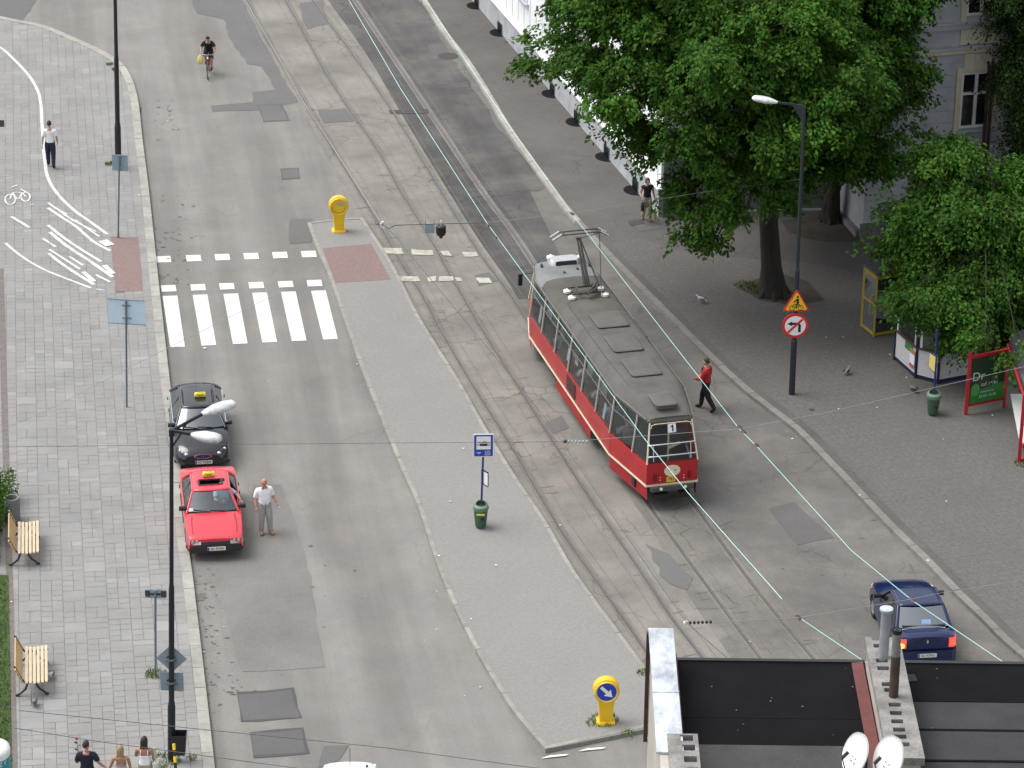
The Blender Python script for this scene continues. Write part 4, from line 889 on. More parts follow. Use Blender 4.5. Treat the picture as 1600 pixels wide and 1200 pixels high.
# windows: posts, vents, glass
zb, zt = 1.555, 2.73
for s in (-1, 1):
    for i in range(len(YS) - 1):
        y0, y1 = YS[i], YS[i + 1]
        P = lambda y, z, o=0.: Vector((s * (hw(y, z) + o), yy(y, z), z))
        b = MB(); q = [P(y0, zb, -.02), P(y1, zb, -.02), P(y1, zt, -.02), P(y0, zt, -.02)]
        b.add(q, [(0, 1, 2, 3) if s > 0 else (3, 2, 1, 0)]); w = b.build('side_window', M_tglass, tram)
        if 1 <= i <= 7:
            b = MB(); zm = 2.32; b.bar(P(y0, zm, -.015), P(y1, zm, -.015), .018, .022); ym = (y0 + y1) / 2; b.bar(P(ym, zm, -.015), P(ym, zt, -.015), .02, .02); b.build('window_bar', M_tbar, w)
            if i % 3 != 2 or i == 5:
                b = MB(); d = (y1 - y0) / 2; yb0, yb1 = (ym - d, ym) if i not in (4,) else (ym, ym + d)
                b.add([P(yb0 + .05, zm + .03, -.035), P(yb1 - .03, zm + .03, -.035), P(yb1 - .03, zt - .02, -.035), P(yb0 + .05, zt - .02, -.035)], [(0, 1, 2, 3) if s > 0 else (3, 2, 1, 0)]); b.build('vent_shade', M_black, w)  # black panel paints the dark seen through an open vent
            if i in (2, 3, 4, 6, 7):
                b = MB(); b.add([P(ym + .06, zm - (.2 if i == 4 else 0), -.06), P(y1 - .08, zm - (.2 if i == 4 else 0), -.06), P(y1 - .08, zt - .03, -.06), P(ym + .06, zt - .03, -.06)], [(0, 1, 2, 3) if s > 0 else (3, 2, 1, 0)]); b.build('curtain', M_curtain if i != 7 else mat('wood_panel', (.17, .10, .05), rough=.6), w)
        if i: b = MB(); b.bar(P(y0, zb - .02, 0), P(y0, zt + .03, 0), .045, .045, up=(s, 0, 0)); b.build('window_post', M_tpost, tram)
for y in (YS[0], YS[-1]):
    d = -1 if y < 0 else 1; P = lambda x, z, o=0.: Vector((x, yy(y, z) + d * o, z)); w0, w1 = hw(y, zb), hw(y, zt)
    b = MB(); q = [P(-w0, zb, -.01), P(w0, zb, -.01), P(w1, zt, -.01), P(-w1, zt, -.01)]; b.add(q, [(0, 1, 2, 3) if d < 0 else (3, 2, 1, 0)]); w = b.build('rear_window' if d < 0 else 'windscreen', M_tglass, tram)
    b = MB()
    for s in (-1, 1): b.bar(P(s * w0, zb - .02, .0), P(s * w1, zt + .02, .0), .04, .04, up=(0, d, 0))
    b.tube([P(-w1 + .02, zt - .14, .015), P(-w1 + .05, zt - .05, .015), P(-w1 + .16, zt - .02, .015), P(w1 - .16, zt - .02, .015), P(w1 - .05, zt - .05, .015), P(w1 - .02, zt - .14, .015)], .015, 6); b.build('window_frame', M_tcream, w)
    if d < 0:
        b = MB()
        for z in (1.78, 2.12): b.tube([P(-w0 + .05, z - .02, .02), P(-w0 + .1, z, .07), P(w0 - .12, z, .07), P(w0 - .06, z - .02, .02)], .022, 8)
        for x in (-w0 + .2, w0 - .22): b.tube([P(x, 1.62, .03), P(x, 2.12, .06)], .016, 6)
        b.build('guard_rail', M_alu, w, 50)
        b = MB(); b.tube([(0.06, -5.9, .9), (.06, -5.85, 2.6)], .03, 8); b.tube([(.06, -5.9, 1.72), (.42, -5.85, 1.84)], .05, 6); b.build('hand_pole', M_tcream, tram, 50)
        o = P(.02, 2.56, .03); U = (P(0, 2.7) - P(0, 2.4)).normalized()
        b = MB(); b.plate(rrect(.25, .27, .02), o, (1, 0, 0), U, .02); rn = b.build('route_board', M_paper, w)
        b = MB(); b.plate([(.0, -.1), (.045, -.1), (.045, .1), (.01, .1), (-.05, .045), (-.035, .025), (.0, .05)], o + Vector((0, -.006, .0)), (1, 0, 0), U, .004); b.build('route_number', M_black, rn)
# interior: seats
for k in range(7):
    y = -4.6 + k * 1.4
    for s in (-1, 1):
        b = MB(); b.box((s * .72, y, 1.18), (.5, .42, .08)); b.box((s * .72, y - .2, 1.52), (.5, .06, .6)); b.tube([(s * .5, y - .2, 1.8), (s * .5, y - .2, 2.0), (s * .92, y - .2, 2.0)], .015, 6); b.box((s * .72, y, 1.0), (.3, .3, .3)); b.build('seat', M_seat, tram)
# posters in the windows
for y, z, w, h in ((4.2, 1.95, .22, .55), (.85, 1.98, .26, .42), (.0, 2.06, .3, .1), (-3.2, 1.85, .2, .5)):
    b = MB(); b.plate(rrect(w, h, .01), (-hw(y, z) + .06, y, z), (0, -1, 0), (.15, 0, 1), .008); b.build('window_notice', M_paper, tram)
# roof gear: gutters, conduit, rivet lines
for s in (-1, 1):
    b = MB(); b.tube([(s * (hw(y, 2.8) + .005), y, 2.83) for y in (-6.1, -4.1, 5.1, 6.2)], .02, 6); b.build('rain_gutter', M_tbar, tram, 50)
b = MB(); b.tube([(-.78, 2.3, 3.085), (-.78, -2.0, 3.085), (-.7, -4.3, 3.09)], .018, 6); b.tube([(-.56, 2.5, 3.12), (-.78, 2.3, 3.085)], .018, 6); b.build('conduit', M_panto, tram, 50)
b = MB()
for x in (.92, .96): b.box((x, .0, 3.03), (.035, 1.4, .05))
b.build('running_board', M_panto, tram)
def hatch(x, y, w, l):
    b = MB(); rings = []
    for e, z in ((.06, 3.04), (.06, 3.16), (.0, 3.165), (-.0, 3.185), (.03, 3.205), (.09, 3.212)):
        rings.append([Vector((x + p[0], y + p[1], z)) for p in rrect(w - 2 * e, l - 2 * e, .14 - e * .5)])
    b.loft(rings, True, True); return b.build('roof_hatch', M_thatch, tram, 45)
hatch(.1, .6, 1.05, 1.2); hatch(.03, -1.25, .98, 1.3); hatch(.03, -3.1, .98, 1.35); hatch(-.05, -5.55, .72, .9)
b = MB(); b.loft([[Vector((.05 + p[0] * k, 5.6 + p[1] * k, z)) for p in rrect(.98, .5, .2)] for k, z in ((1.08, 3.05), (1, 3.24), (.93, 3.29))], True, True); sc = b.build('air_scoop', M_alu, tram, 40)
b = MB(); b.plate(rrect(.72, .15, .06), (.05, 5.34, 3.2), (1, 0, 0), (0, .25, 1), .01); b.build('scoop_mouth', M_black, sc)
def insulator(x, y, z0=3.06, s=1.0):
    b = MB(); b.lathe([(.1 * s, 0), (.1 * s, .05), (.06 * s, .055), (.12 * s, .075), (.13 * s, .1), (.07 * s, .115), (.12 * s, .13), (.13 * s, .155), (.06 * s, .185), (.03 * s, .22)], (x, y, z0), 14); return b.build('insulator', M_insul, tram, 50)
for x in (-.56, .54):
    for y in (2.55, 3.1): insulator(x, y)
insulator(-.3, 6.0, 3.06, 1.1); insulator(.62, 5.9, 3.0, .8)
for x, y in ((-.75, 5.5), (.3, 4.9), (-.2, 4.7), (.8, 5.2)):
    b = MB(); b.box((x, y, 3.12), (.06, .1, .14)); b.build('roof_bracket', M_panto, tram)
b = MB(); z = 3.3
for y in (2.55, 3.1): b.bar((-.56, y, z), (.54, y, z), .06, .05)
for x in (-.3, .3): b.bar((x, 2.5, z + .03), (x, 3.15, z + .03), .06, .05)
b.tube([(.38, 3.0, z + .12), (.2, 2.75, z + .08), (-.1, 2.45, z + .04)], .05, 8); b.tube([(.42, 2.9, z + .14), (.25, 2.6, z + .1), (-.1, 2.35, z + .05)], .035, 8); b.build('pantograph_base', M_panto, tram, 50)
ph = (.06, 3.75, 4.93)
b = MB(); b.tube([(.02, 3.05, z + .05), (-.1, 3.6, 4.72)], [.055, .03], 8); b.tube([(.14, 3.05, z + .05), (-.02, 3.6, 4.72)], [.055, .03], 8); b.tube([(.45, 3.0, z + .1), (-.02, 3.66, 4.78)], .022, 6); b.tube([(.5, 2.85, z), (.66, 3.7, 4.86)], .014, 6)
b.box((-.06, 3.62, 4.76), (.16, .1, .08)); b.tube([(-.04, 3.62, 4.76), (.66, 3.66, 4.88)], .014, 6); b.build('pantograph_arm', M_panto, tram, 50)
b = MB()
for dy in (-.14, .14): b.tube([(-.9, ph[1] + dy, 4.78), (-.62, ph[1] + dy, 4.93), (.66, ph[1] + dy, 4.93), (.9, ph[1] + dy, 4.8)], .026, 8)
for x in (-.5, .6): b.bar((x, ph[1] - .14, 4.9), (x, ph[1] + .14, 4.9), .04, .04)
b.build('collector_head', M_panto, tram, 50)
b = MB()
for dy in (-.14, .14): b.tube([(-.93, ph[1] + dy, 4.78), (-.64, ph[1] + dy, 4.945)], .03, 6); b.tube([(.93, ph[1] + dy, 4.79), (.68, ph[1] + dy, 4.945)], .03, 6)
b.build('horn', M_alu, tram, 50)
for y in (3.9, -.5):
    b = MB(); b.tube([(-1.02, y, 2.86), (-1.02, y - 1.3, 2.86)], .012, 5)
# rear end: emblem, fleet number, lamps, bumper, coupling
yr = -6.5
b = MB(); b.lathe([(0, 0), (.25, 0), (.25, .02), (0, .021)], (0, yr - .001, 1.26), 28, Matrix.Rotation(PI / 2, 3, 'X'), cap=False, sy=.74); em = b.build('emblem', M_tcream, tram)
b = MB(); b.lathe([(0, .022), (.2, .022), (.2, .025), (.215, .025), (.215, .022)], (0, yr - .001, 1.26), 28, Matrix.Rotation(PI / 2, 3, 'X'), cap=False, sy=.72) if False else None
for s in (-1, 1): b.plate([(s * .04, .012), (s * .15, .035), (s * .12, -.005), (s * .05, -.022)], (0, yr - .025, 1.27), (1, 0, 0), (0, 0, 1), .006)
b.build('wings', mat('emblem_brown', (.25, .19, .09), rough=.5), em)
b = MB(); b.plate(circle(.045, 16), (0, yr - .026, 1.25), (1, 0, 0), (0, 0, 1), .006); b.build('hub', M_paper, em)
b = MB(); b.plate(rrect(.27, .17, .015), (-.03, yr - .012, .98), (1, 0, 0), (0, 0, 1), .012); pl = b.build('number_plate', mat('plate_yellow', (.75, .58, .03), rough=.5), tram)
text('fleet_number', '782', .15, M_black, (-.03, yr - .016, .98), (1, 0, 0), (0, 0, 1), pl)
for s in (-1, 1):
    b = MB(); b.box((s * .54, yr - .03, 1.08), (.08, .06, .2)); b.build('tail_light', mat('lamp_dark_red', (.16, .008, .01), rough=.25), tram)
    for x, z in ((.37, 1.07), (.37, .98)):
        b = MB(); b.ball((s * x, yr - .01, z), (.022, .02, .022), 8, 6); b.build('reflector', M_alu, tram)
    b = MB(); b.lathe([(.045, 0), (.045, .03), (.02, .035)], (s * .38, yr - .16, .76), 12, Matrix.Rotation(PI / 2, 3, 'X')); b.build('lamp', M_insul, tram)
    b = MB(); b.box((s * .6, -6.25, 2.55), (.02, .02, .02)); 
b = MB(); b.prism([(-.74, -6.3), (-.66, -6.64), (.66, -6.64), (.74, -6.3)], .66, .79); b.build('bumper', mat('bumper_grey', (.07, .07, .072), rough=.6, noise=.3), tram)
b = MB(); b.box((0, -6.45, .46), (1.1, .3, .16)); b.box((0, -6.55, .6), (.3, .3, .12)); b.tube([(-.55, -6.5, .42), (.55, -6.5, .42)], .05, 8); b.build('coupling', M_under, tram)
for y in (-3.6, 3.4):
    b = MB(); b.box((0, y, .45), (1.7, 2.2, .3)); b.build('bogie', M_under, tram)
    for dy in (-.95, .95):
        for s in (-1, 1):
            b = MB(); b.lathe([(.0, -.05), (.32, -.05), (.34, 0), (.32, .05), (0, .05)], (s * .7, y + dy, .345), 22, Matrix.Rotation(PI / 2, 3, 'Y'), cap=False); b.build('wheel', M_steel, tram, 40)
b = MB(); b.box((0, 0, .62), (1.9, 11.6, .28)); b.build('underframe', M_under, tram)
# mirror on the far left corner
b = MB(); b.tube([(-.85, 6.2, 2.6), (-1.2, 6.3, 2.55)], .015, 6); b.box((-1.25, 6.3, 2.35), (.14, .06, .4)); b.build('wing_mirror', M_black, tram)
b = MB()
for y in (4.5, 3, 1.2, -.4, -2, -3.6): b.ball((-1.252, y, .93), (.012, .02, .02), 6, 4)
b.build('side_marker', mat('orange_marker', (.5, .2, .03), rough=.4), tram)
# ================================================================== CARS
M_cglass = glass_mat('car_glass', (.75, .85, .85), .92, .12)
M_cglass_d = glass_mat('car_glass_dark', (.45, .55, .55), .45, .17)
M_cabin = mat('car_cabin', (.03, .032, .035), rough=.9)
M_tyre = mat('tyre', (.014, .014, .014), rough=.9)
M_rim = mat('wheel_rim', (.35, .36, .37), rough=.4, metal=.6)
M_chrome = mat('chrome', (.7, .72, .75), rough=.15, metal=.9)
M_lens = mat('headlight_lens', (.55, .58, .6), rough=.12, metal=.3, spec=.9)
M_taxi = mat('taxi_sign_yellow', (.8, .68, .06), rough=.35)
M_plate = mat('licence_plate', (.72, .72, .68), rough=.5)
M_plblue = mat('plate_blue', (.02, .05, .35), rough=.5)
M_bumper = mat('bumper_plastic', (.02, .02, .022), rough=.65)
def paint(n, c, r=.25): return mat(n, c, rough=r, coat=.5, spec=.45)
def car(name, label, loc, rz, P):
    """local +y is forward.  P['st']: stations (y, z_low, half_low, half_mid, z_mid, half_shoulder, z_shoulder, z_top) from tail to nose"""
    t = thing(name, label, 'car', loc, rz); m = P['paint']; yc0, yc1 = P['cabin']       # cowl at yc1, rear shelf at yc0
    rings = []
    def half(st, tub):
        y, zl, hl, hm, zm, hs, zs, ztp = st
        pts = [(0, zl), (hl, zl), (hm, zl + .1), (hm, zm), (hs, zs)]
        pts += [(hs - .07, zs + .012), (hs - .1, .45), (0, .45)] if tub else [(hs * .93, zs + (ztp - zs) * .45), (hs * .6, ztp - .015), (0, ztp)]
        return [(x, y, z) for x, z in pts], [(-x, y, z) for x, z in pts[::-1] if x > 0]
    def lerp(y):
        st = P['st']
        for a, c in zip(st, st[1:]):
            if a[0] <= y <= c[0]:
                k = (y - a[0]) / (c[0] - a[0]); return (y,) + tuple(a[i] + (c[i] - a[i]) * k for i in range(1, 8))
    ys = [(s, False) for s in P['st'] if s[0] < yc0 - .01 or s[0] > yc1 + .01] + [(lerp(yc0 - .02), False), (lerp(yc1 + .02), False)] + [(s, True) for s in P['st'] if yc0 < s[0] < yc1] + [(lerp(yc0), True), (lerp(yc1), True)]
    for st, tub in sorted(ys, key=lambda q: q[0][0]): a, c = half(st, tub); rings.append([Vector(p) for p in a + c])
    b = MB(); b.loft([r[::-1] for r in rings], True, True); body = b.build('body', [m, M_cabin], None)
    for p in body.data.polygons:
        c = p.center
        if yc0 - .03 < c.y < yc1 + .03 and (c.z < .5 and abs(p.normal.z) > .5 and c.z > .4 or (.44 < c.z < .9 and abs(p.normal.z) < .5 and abs(c.x) < P['st'][len(P['st']) // 2][5] - .06)): p.material_index = 1
    cut = MB()
    for y in P['axles']:
        for s in (-1, 1): cut.lathe([(0, -.17), (P['wr'] + .06, -.17), (P['wr'] + .06, .17), (0, .17)], (s * (P['track']), y, P['wr']), 24, Matrix.Rotation(PI / 2, 3, 'Y'), cap=False)
    co = cut.build('cutter', M_bumper); md = body.modifiers.new('b', 'BOOLEAN'); md.object = co; md.operation = 'DIFFERENCE'; md.solver = 'EXACT'
    me = bpy.data.meshes.new_from_object(body.evaluated_get(bpy.context.evaluated_depsgraph_get()))
    body.modifiers.clear(); body.data = me; bpy.data.objects.remove(co)
    me.polygons.foreach_set('use_smooth', [True] * len(me.polygons)); me.set_sharp_from_angle(angle=math.radians(P.get('sharp', 32))); body.parent = t
    # greenhouse
    zb, zr, hb, hr, yf, yr = P['belt'], P['roof'], P['hb'], P['hr'], P['yrf'], P['yrr']
    W = P['glass']
    def front(u, v, o=0.):  # windscreen surface
        hwd = hb - .05 + (hr - hb + .03) * v; y = yc1 + .05 + (yf - yc1 - .05) * v - .13 * u * u * (1 - .35 * v) + o * .8; return Vector((u * hwd, y, zb + .0 + (zr - .02 - zb) * v + o * .6))
    def rear(u, v, o=0.):
        hwd = hb - .06 + (hr - hb + .04) * v; y = yc0 - .05 + (yr - yc0 + .05) * v + .12 * u * u * (1 - .35 * v) - o * .8; return Vector((u * hwd, y, zb + .02 + (zr - .04 - zb) * v + o * .6))
    def pane(fn, nm, u0, u1, v0, v1, mt, flip, n=8):
        b = MB(); vs = [fn(u0 + (u1 - u0) * i / n, v) for v in (v0, (v0 + v1) / 2, v1) for i in range(n + 1)]
        fs = [(r * (n + 1) + i, r * (n + 1) + i + 1, (r + 1) * (n + 1) + i + 1, (r + 1) * (n + 1) + i) for r in range(2) for i in range(n)]
        b.add(vs, [f[::-1] if flip else f for f in fs]); return b.build(nm, mt, t, 60)
    ws = pane(front, 'windscreen', -.95, .95, .02, .97, W, True); pane(rear, 'rear_window', -.93, .93, .06, .95, P.get('rglass', W), False)
    # roof shell with crown, optional sun-roof opening
    b = MB(); nx, ny = 10, 12; ya, yb = rear(0, 1).y - .02, front(0, 1).y + .02; grid = []
    def rz_(u, k): return zr + .045 * (1 - u ** 4 * .75) * math.sin(PI * (.12 + .76 * k)) ** .5 - .012
    for j in range(ny + 1):
        for i in range(nx + 1):
            u = -1 + 2 * i / nx; k = j / ny; y0 = rear(u, 1).y - .02; y1 = front(u, 1).y + .02; grid.append(Vector((u * hr, y0 + (y1 - y0) * k, rz_(u, k) if abs(u) < .99 else zr - .025)))
    so = P.get('sunroof')
    fs = []
    for j in range(ny):
        for i in range(nx):
            if so and so[0] <= i < so[1] and so[2] <= j < so[3]: continue
            a = j * (nx + 1) + i; fs.append((a, a + 1, a + nx + 2, a + nx + 1))
    b.add(grid, fs); rf = b.build('roof', m, t, 50)
    sol = rf.modifiers.new('s', 'SOLIDIFY'); sol.thickness = .03; sol.offset = -1
    if so:
        b = MB(); i0, i1, j0, j1 = so; c = [grid[j * (nx + 1) + i] for j, i in ((j0, i0), (j0, i1), (j1, i1), (j1, i0))]
        for a, d in zip(c, c[1:] + c[:1]): b.bar(a + Vector((0, 0, .005)), d + Vector((0, 0, .005)), .035, .02)
        b.build('sunroof_frame', M_bumper, rf)
        b = MB(); mid = sum(c, Vector()) / 4; b.box(mid + Vector((0, -.42, .012)), (abs(c[1].x - c[0].x) * .96, .46, .02)) if P.get('slid') else None
        if P.get('slid'): b.build('sunroof_panel', m, rf)
    # pillars
    for s in (-1, 1):
        b = MB()
        b.tube([front(s * 1.0, -.03) + Vector((0, 0, -.03)), front(s, .5, -.01), front(s, 1.0, -.02)], [.045, .04, .04], 6)
        b.tube([rear(s * 1.0, -.03) + Vector((0, 0, -.03)), rear(s, .5, -.01), rear(s, 1.0, -.02)], [.07, .06, .05], 6)
        b.tube([rear(s, 1.0, -.03), front(s, 1.0, -.03)], .035, 6)
        b.build('pillar', m, t, 60)
    ysd = [rear(1, .0).y + .1, (yc0 + yc1) / 2 - .12, front(1, 0).y - .1]; yst = [rear(1, 1).y + .08, (yc0 + yc1) / 2 - .1, front(1, 1).y - .06]
    for s in (-1, 1):
        for k in range(2):
            b = MB(); q = [Vector((s * (hb - .015), ysd[k] + .04, zb + .01)), Vector((s * (hb - .015), ysd[k + 1] - .04, zb + .01)), Vector((s * (hr + .01), yst[k + 1] - .03, zr - .06)), Vector((s * (hr + .01), yst[k] + .03, zr - .06))]
            if s == P.get('open', 0) and k == 1: continue
            b.add(q, [(0, 1, 2, 3) if s > 0 else (3, 2, 1, 0)]); b.build('side_window', W, t)
        b = MB(); b.bar((s * (hb - .03), ysd[1], zb - .02), (s * (hr - .0), yst[1], zr - .04), .07, .035, up=(s, 0, 0)); b.build('door_pillar', M_bumper, t)
        b = MB(); yy0 = [st for st in P['st'] if yc0 - .6 < st[0] < yc1 + .6]
        b.bar((s * (hb - .005), ysd[0], zb + .005), (s * (hb - .005), ysd[2], zb + .005), .02, .02); b.build('window_trim', P.get('trim', M_bumper), t)
        b = MB(); hs = P['track'] + .1; b.box((s * (hs + .02), (yc0 + yc1) / 2, P['zrub']), (.03, P['L'] * .42, .06)); b.build('side_moulding', P.get('mould', M_bumper), t)
        for yh in ((yc0 + yc1) / 2 - .28, yc0 + .35):
            b = MB(); b.box((s * (hs + .045), yh, P['belt'] - .14), (.03, .16, .035)); b.build('door_handle', M_bumper, t)
        b = MB(); mb_ = front(s, .12); b.loft([[mb_ + Vector((s * (.02 + .13 * q) + d * 0, -.03 + p[0] * .05, .02 + p[1] * .075 * (1 if q else .5))) for p in circle(1, 10)] for q, d in ((0, 0), (.5, 0), (1.2, 0), (1.75, 0))], True, True); b.build('wing_mirror', P.get('mirror', M_bumper), t, 50)
        b = MB()
    b = MB()
    for u0, u1 in ((-.5, .1), (.1, .75)): b.tube([front(u0, .03, .02), front(u1, .10, .02)], .012, 5)
    b.build('wiper', M_bumper, ws)
    # wheels
    for y in P['axles']:
        for s in (-1, 1):
            r = P['wr']; w = thing_part('wheel', t, (s * (P['track'] + .02), y, r)); M = Matrix.Rotation(s * PI / 2, 3, 'Y')
            b = MB(); b.lathe([(r * .62, .07), (r * .8, .09), (r * .96, .08), (r, .04), (r, -.06), (r * .96, -.09), (r * .6, -.09)], (0, 0, 0), 24, M, cap=False); b.build('tyre', M_tyre, w, 40)
            b = MB(); b.lathe([(0, .05), (r * .2, .06), (r * .3, .045), (r * .55, .06), (r * .64, .075), (r * .64, -.06), (0, -.06)], (0, 0, 0), 20, M, cap=False)
            b.build('rim', M_rim, w, 40)
    # seats
    for x in (-.36, .36):
        b = MB(); y = (yc0 + yc1) / 2 + .12; b.box((x, y, .58), (.5, .5, .2)); b.box((x, y - .3, .85), (.48, .14, .55)); b.box((x, y - .33, zr - .22), (.26, .1, .16)); b.build('seat', mat('car_seat', (.05, .052, .055), rough=.9), t)
    b = MB(); b.box((0, yc0 + .35, .58), (1.2, .5, .2)); b.box((0, yc0 + .12, .83), (1.2, .14, .5)); b.build('rear_seat', M_cabin, t)
    b = MB(); b.box((0, yc1 - .22, .8), (hb * 1.75, .42, .16)); b.build('dashboard', mat('dashboard', (.045, .05, .055), rough=.85), t)
    b = MB(); sw = Vector((-.36, yc1 - .52, .88)); Rm = Matrix.Rotation(math.radians(-62), 3, 'X'); b.tube([sw + Rm @ Vector((.18 * math.cos(a * PI / 8), .18 * math.sin(a * PI / 8), 0)) for a in range(17)], .016, 6); b.bar(sw + Vector((-.16, 0, 0)), sw + Vector((.16, 0, 0)), .05, .02); b.build('steering_wheel', M_bumper, t, 50)
    return t, body, front, rear
def thing_part(nm, parent, loc):
    # hub of a wheel: a small mesh of its own that carries tyre and rim
    b = MB(); b.lathe([(0, -.05), (.05, -.05), (.05, .03), (0, .03)], (0, 0, 0), 10, Matrix.Rotation(PI / 2, 3, 'Y'), cap=False); o = b.build(nm, M_under, parent); o.location = loc; return o
def plate_on(t, txt, o, R, w=.52, name='licence_plate'):
    b = MB(); b.plate(rrect(w, .115, .012), o, R, (0, 0, 1), .014); p = b.build(name, M_plate, t)
    R = Vector(R); n = R.cross(Vector((0, 0, 1))); b = MB(); b.plate([(-w / 2 + .005, -.052), (-w / 2 + .05, -.052), (-w / 2 + .05, .052), (-w / 2 + .005, .052)], Vector(o) + n * .002, R, (0, 0, 1), .003); b.build('plate_band', M_plblue, p)
    text('plate_number', txt, .1, M_black, Vector(o) + n * .003 + R * .02, R, (0, 0, 1), p); return p
def taxi_sign(t, x, y, z, w=.36, yaw=0):
    b = MB(); b.loft([[Vector((x + p[0] * k, y + p[1] * k, z + dz)) for p in rrect(w, .13, .03)] for k, dz in ((.9, 0), (1, .02), (.97, .1), (.8, .13))], True, True); s = b.build('taxi_sign', M_taxi, t, 50)
    b = MB(); b.box((x, y, z - .012), (w * .8, .12, .04)); b.build('sign_base', M_bumper, s)
    text('taxi_lettering', 'TAXI', .105, M_black, (x, y - .0, z + .132), (-1, 0, 0), (0, -1, .0), s)
    text('taxi_lettering', 'TAXI', .085, M_black, (x, y + .067, z + .058), (-1, 0, 0), (0, 0, 1), s)
def heading(dx, dy): return math.atan2(-dx, dy)
kd = (kerbL[30] - kerbL[30]).copy(); kdir = (G(284, 900) - G(252, 600)).normalized()    # along the left kerb, towards us
# ---- red saloon taxi, bonnet towards us
pr = paint('taxi_red_paint', (.56, .035, .055), .3)
st = [(-2.19, .42, .5, .70, .55, .74, .80, .92), (-2.15, .34, .62, .78, .55, .80, .88, .945), (-1.9, .25, .74, .82, .55, .82, .91, .965), (-1.5, .22, .76, .84, .55, .83, .93, .975), (-1.0, .2, .76, .845, .55, .835, .93, .96), (0, .2, .76, .845, .55, .835, .925, .95), (.8, .2, .76, .845, .55, .83, .90, .93), (1.2, .21, .76, .84, .55, .815, .87, .915), (1.6, .22, .76, .835, .55, .80, .83, .87), (2.0, .25, .74, .825, .55, .77, .775, .805), (2.1, .3, .7, .80, .5, .75, .755, .775), (2.17, .36, .62, .76, .5, .73, .70, .72)]
PR = dict(paint=pr, st=st, cabin=(-1.55, .84), belt=.93, roof=1.37, hb=.80, hr=.56, yrf=.34, yrr=-1.02, wr=.3, track=.73, axles=(1.3, -1.25), glass=M_cglass, zrub=.5, L=4.35, sunroof=(2, 8, 6, 9), slid=True, open=1 if False else -1)
fr = G(338, 877); c = fr - kdir * 2.2; rzr = heading(kdir.x, kdir.y)
t, body, front, rear = car('taxi_car', 'red saloon taxi with open sunroof at the left kerb', c, rzr, PR)
b = MB(); b.loft([[Vector((x * k, y, z)) for x, y in ((-.80, 1.7), (-.83, 2.02), (-.74, 2.17), (-.4, 2.22), (0, 2.23), (.4, 2.22), (.74, 2.17), (.83, 2.02), (.80, 1.7))] for k, z in ((.97, .3), (1.01, .38), (1.01, .5), (.98, .52))], False, False); b.add([(x * .98, y, .52) for x, y in ((-.80, 1.7), (-.83, 2.02), (-.74, 2.17), (-.4, 2.22), (0, 2.23), (.4, 2.22), (.74, 2.17), (.83, 2.02), (.80, 1.7))], [tuple(range(8, -1, -1))]); b.build('bumper', M_bumper, t, 40)
b = MB(); b.loft([[Vector((x * k, y, z)) for x, y in ((-.80, -1.75), (-.83, -2.05), (-.7, -2.21), (0, -2.24), (.7, -2.21), (.83, -2.05), (.80, -1.75))][::-1] for k, z in ((.97, .3), (1.01, .38), (1.01, .5), (.98, .53))], False, False); b.build('bumper', M_bumper, t, 40)
b = MB(); b.plate([(-.44, -.1), (.44, -.1), (.44, .1), (-.44, .1)], (0, 2.165, .64), (-1, 0, 0), (0, -.35, 1), .02)
g = b.build('grille', M_bumper, t)
b = MB()
for x in (-.105, -.035, .035, .105): b.tube([Vector((x + .05 * math.cos(a * PI / 8), 2.18 - .02, .65 + .04 * math.sin(a * PI / 8))) for a in range(17)], .007, 5)
b.build('badge', M_chrome, g)
for s in (-1, 1):
    b = MB(); b.plate([(-.175, -.085), (.175, -.085), (.175, .085), (-.175, .085)], (s * .60, 2.155, .64), (-1, s * .12, 0), (0, -.3, 1), .06); h = b.build('headlight', M_lens, t)
    b = MB()
    for x in (-.06, .06): b.ball((s * .6 + x, 2.165, .64), (.05, .02, .06), 10, 8)
    b.build('bulb_reflector', M_chrome, h)
    b = MB(); b.box((s * .62, -2.19, .72), (.3, .04, .16)); b.build('tail_light', mat('tail_red', (.35, .01, .01), rough=.25), t)
plate_on(t, 'SG 97437', (-.02, 2.245, .43), (-1, 0, 0))
taxi_sign(t, .03, -.52, 1.435)
b = MB(); b.box((.0, -1.55, .99), (.1, .1, .03)); b.tube([(0, -1.55, 1.0), (0, -1.75, 1.35)], .006, 5); b.build('aerial', M_bumper, t)
b = MB(); b.plate(rrect(.13, .09, .01), front(.86, .1, .015), (-1, 0, 0), (0, -.6, 1), .004); b.build('sticker', M_paper, t)
b = MB()
for q in ((-.62, 1.0), (.62, 1.0)): b.tube([(q[0], 1.0, .93), (q[0] * 1.05, 1.5, .888), (q[0] * 1.02, 2.0, .80)], .008, 5)
b.build('bonnet_seam', mat('red_seam', (.2, .012, .02), rough=.6), t)
red_taxi = t; red_rz = rzr
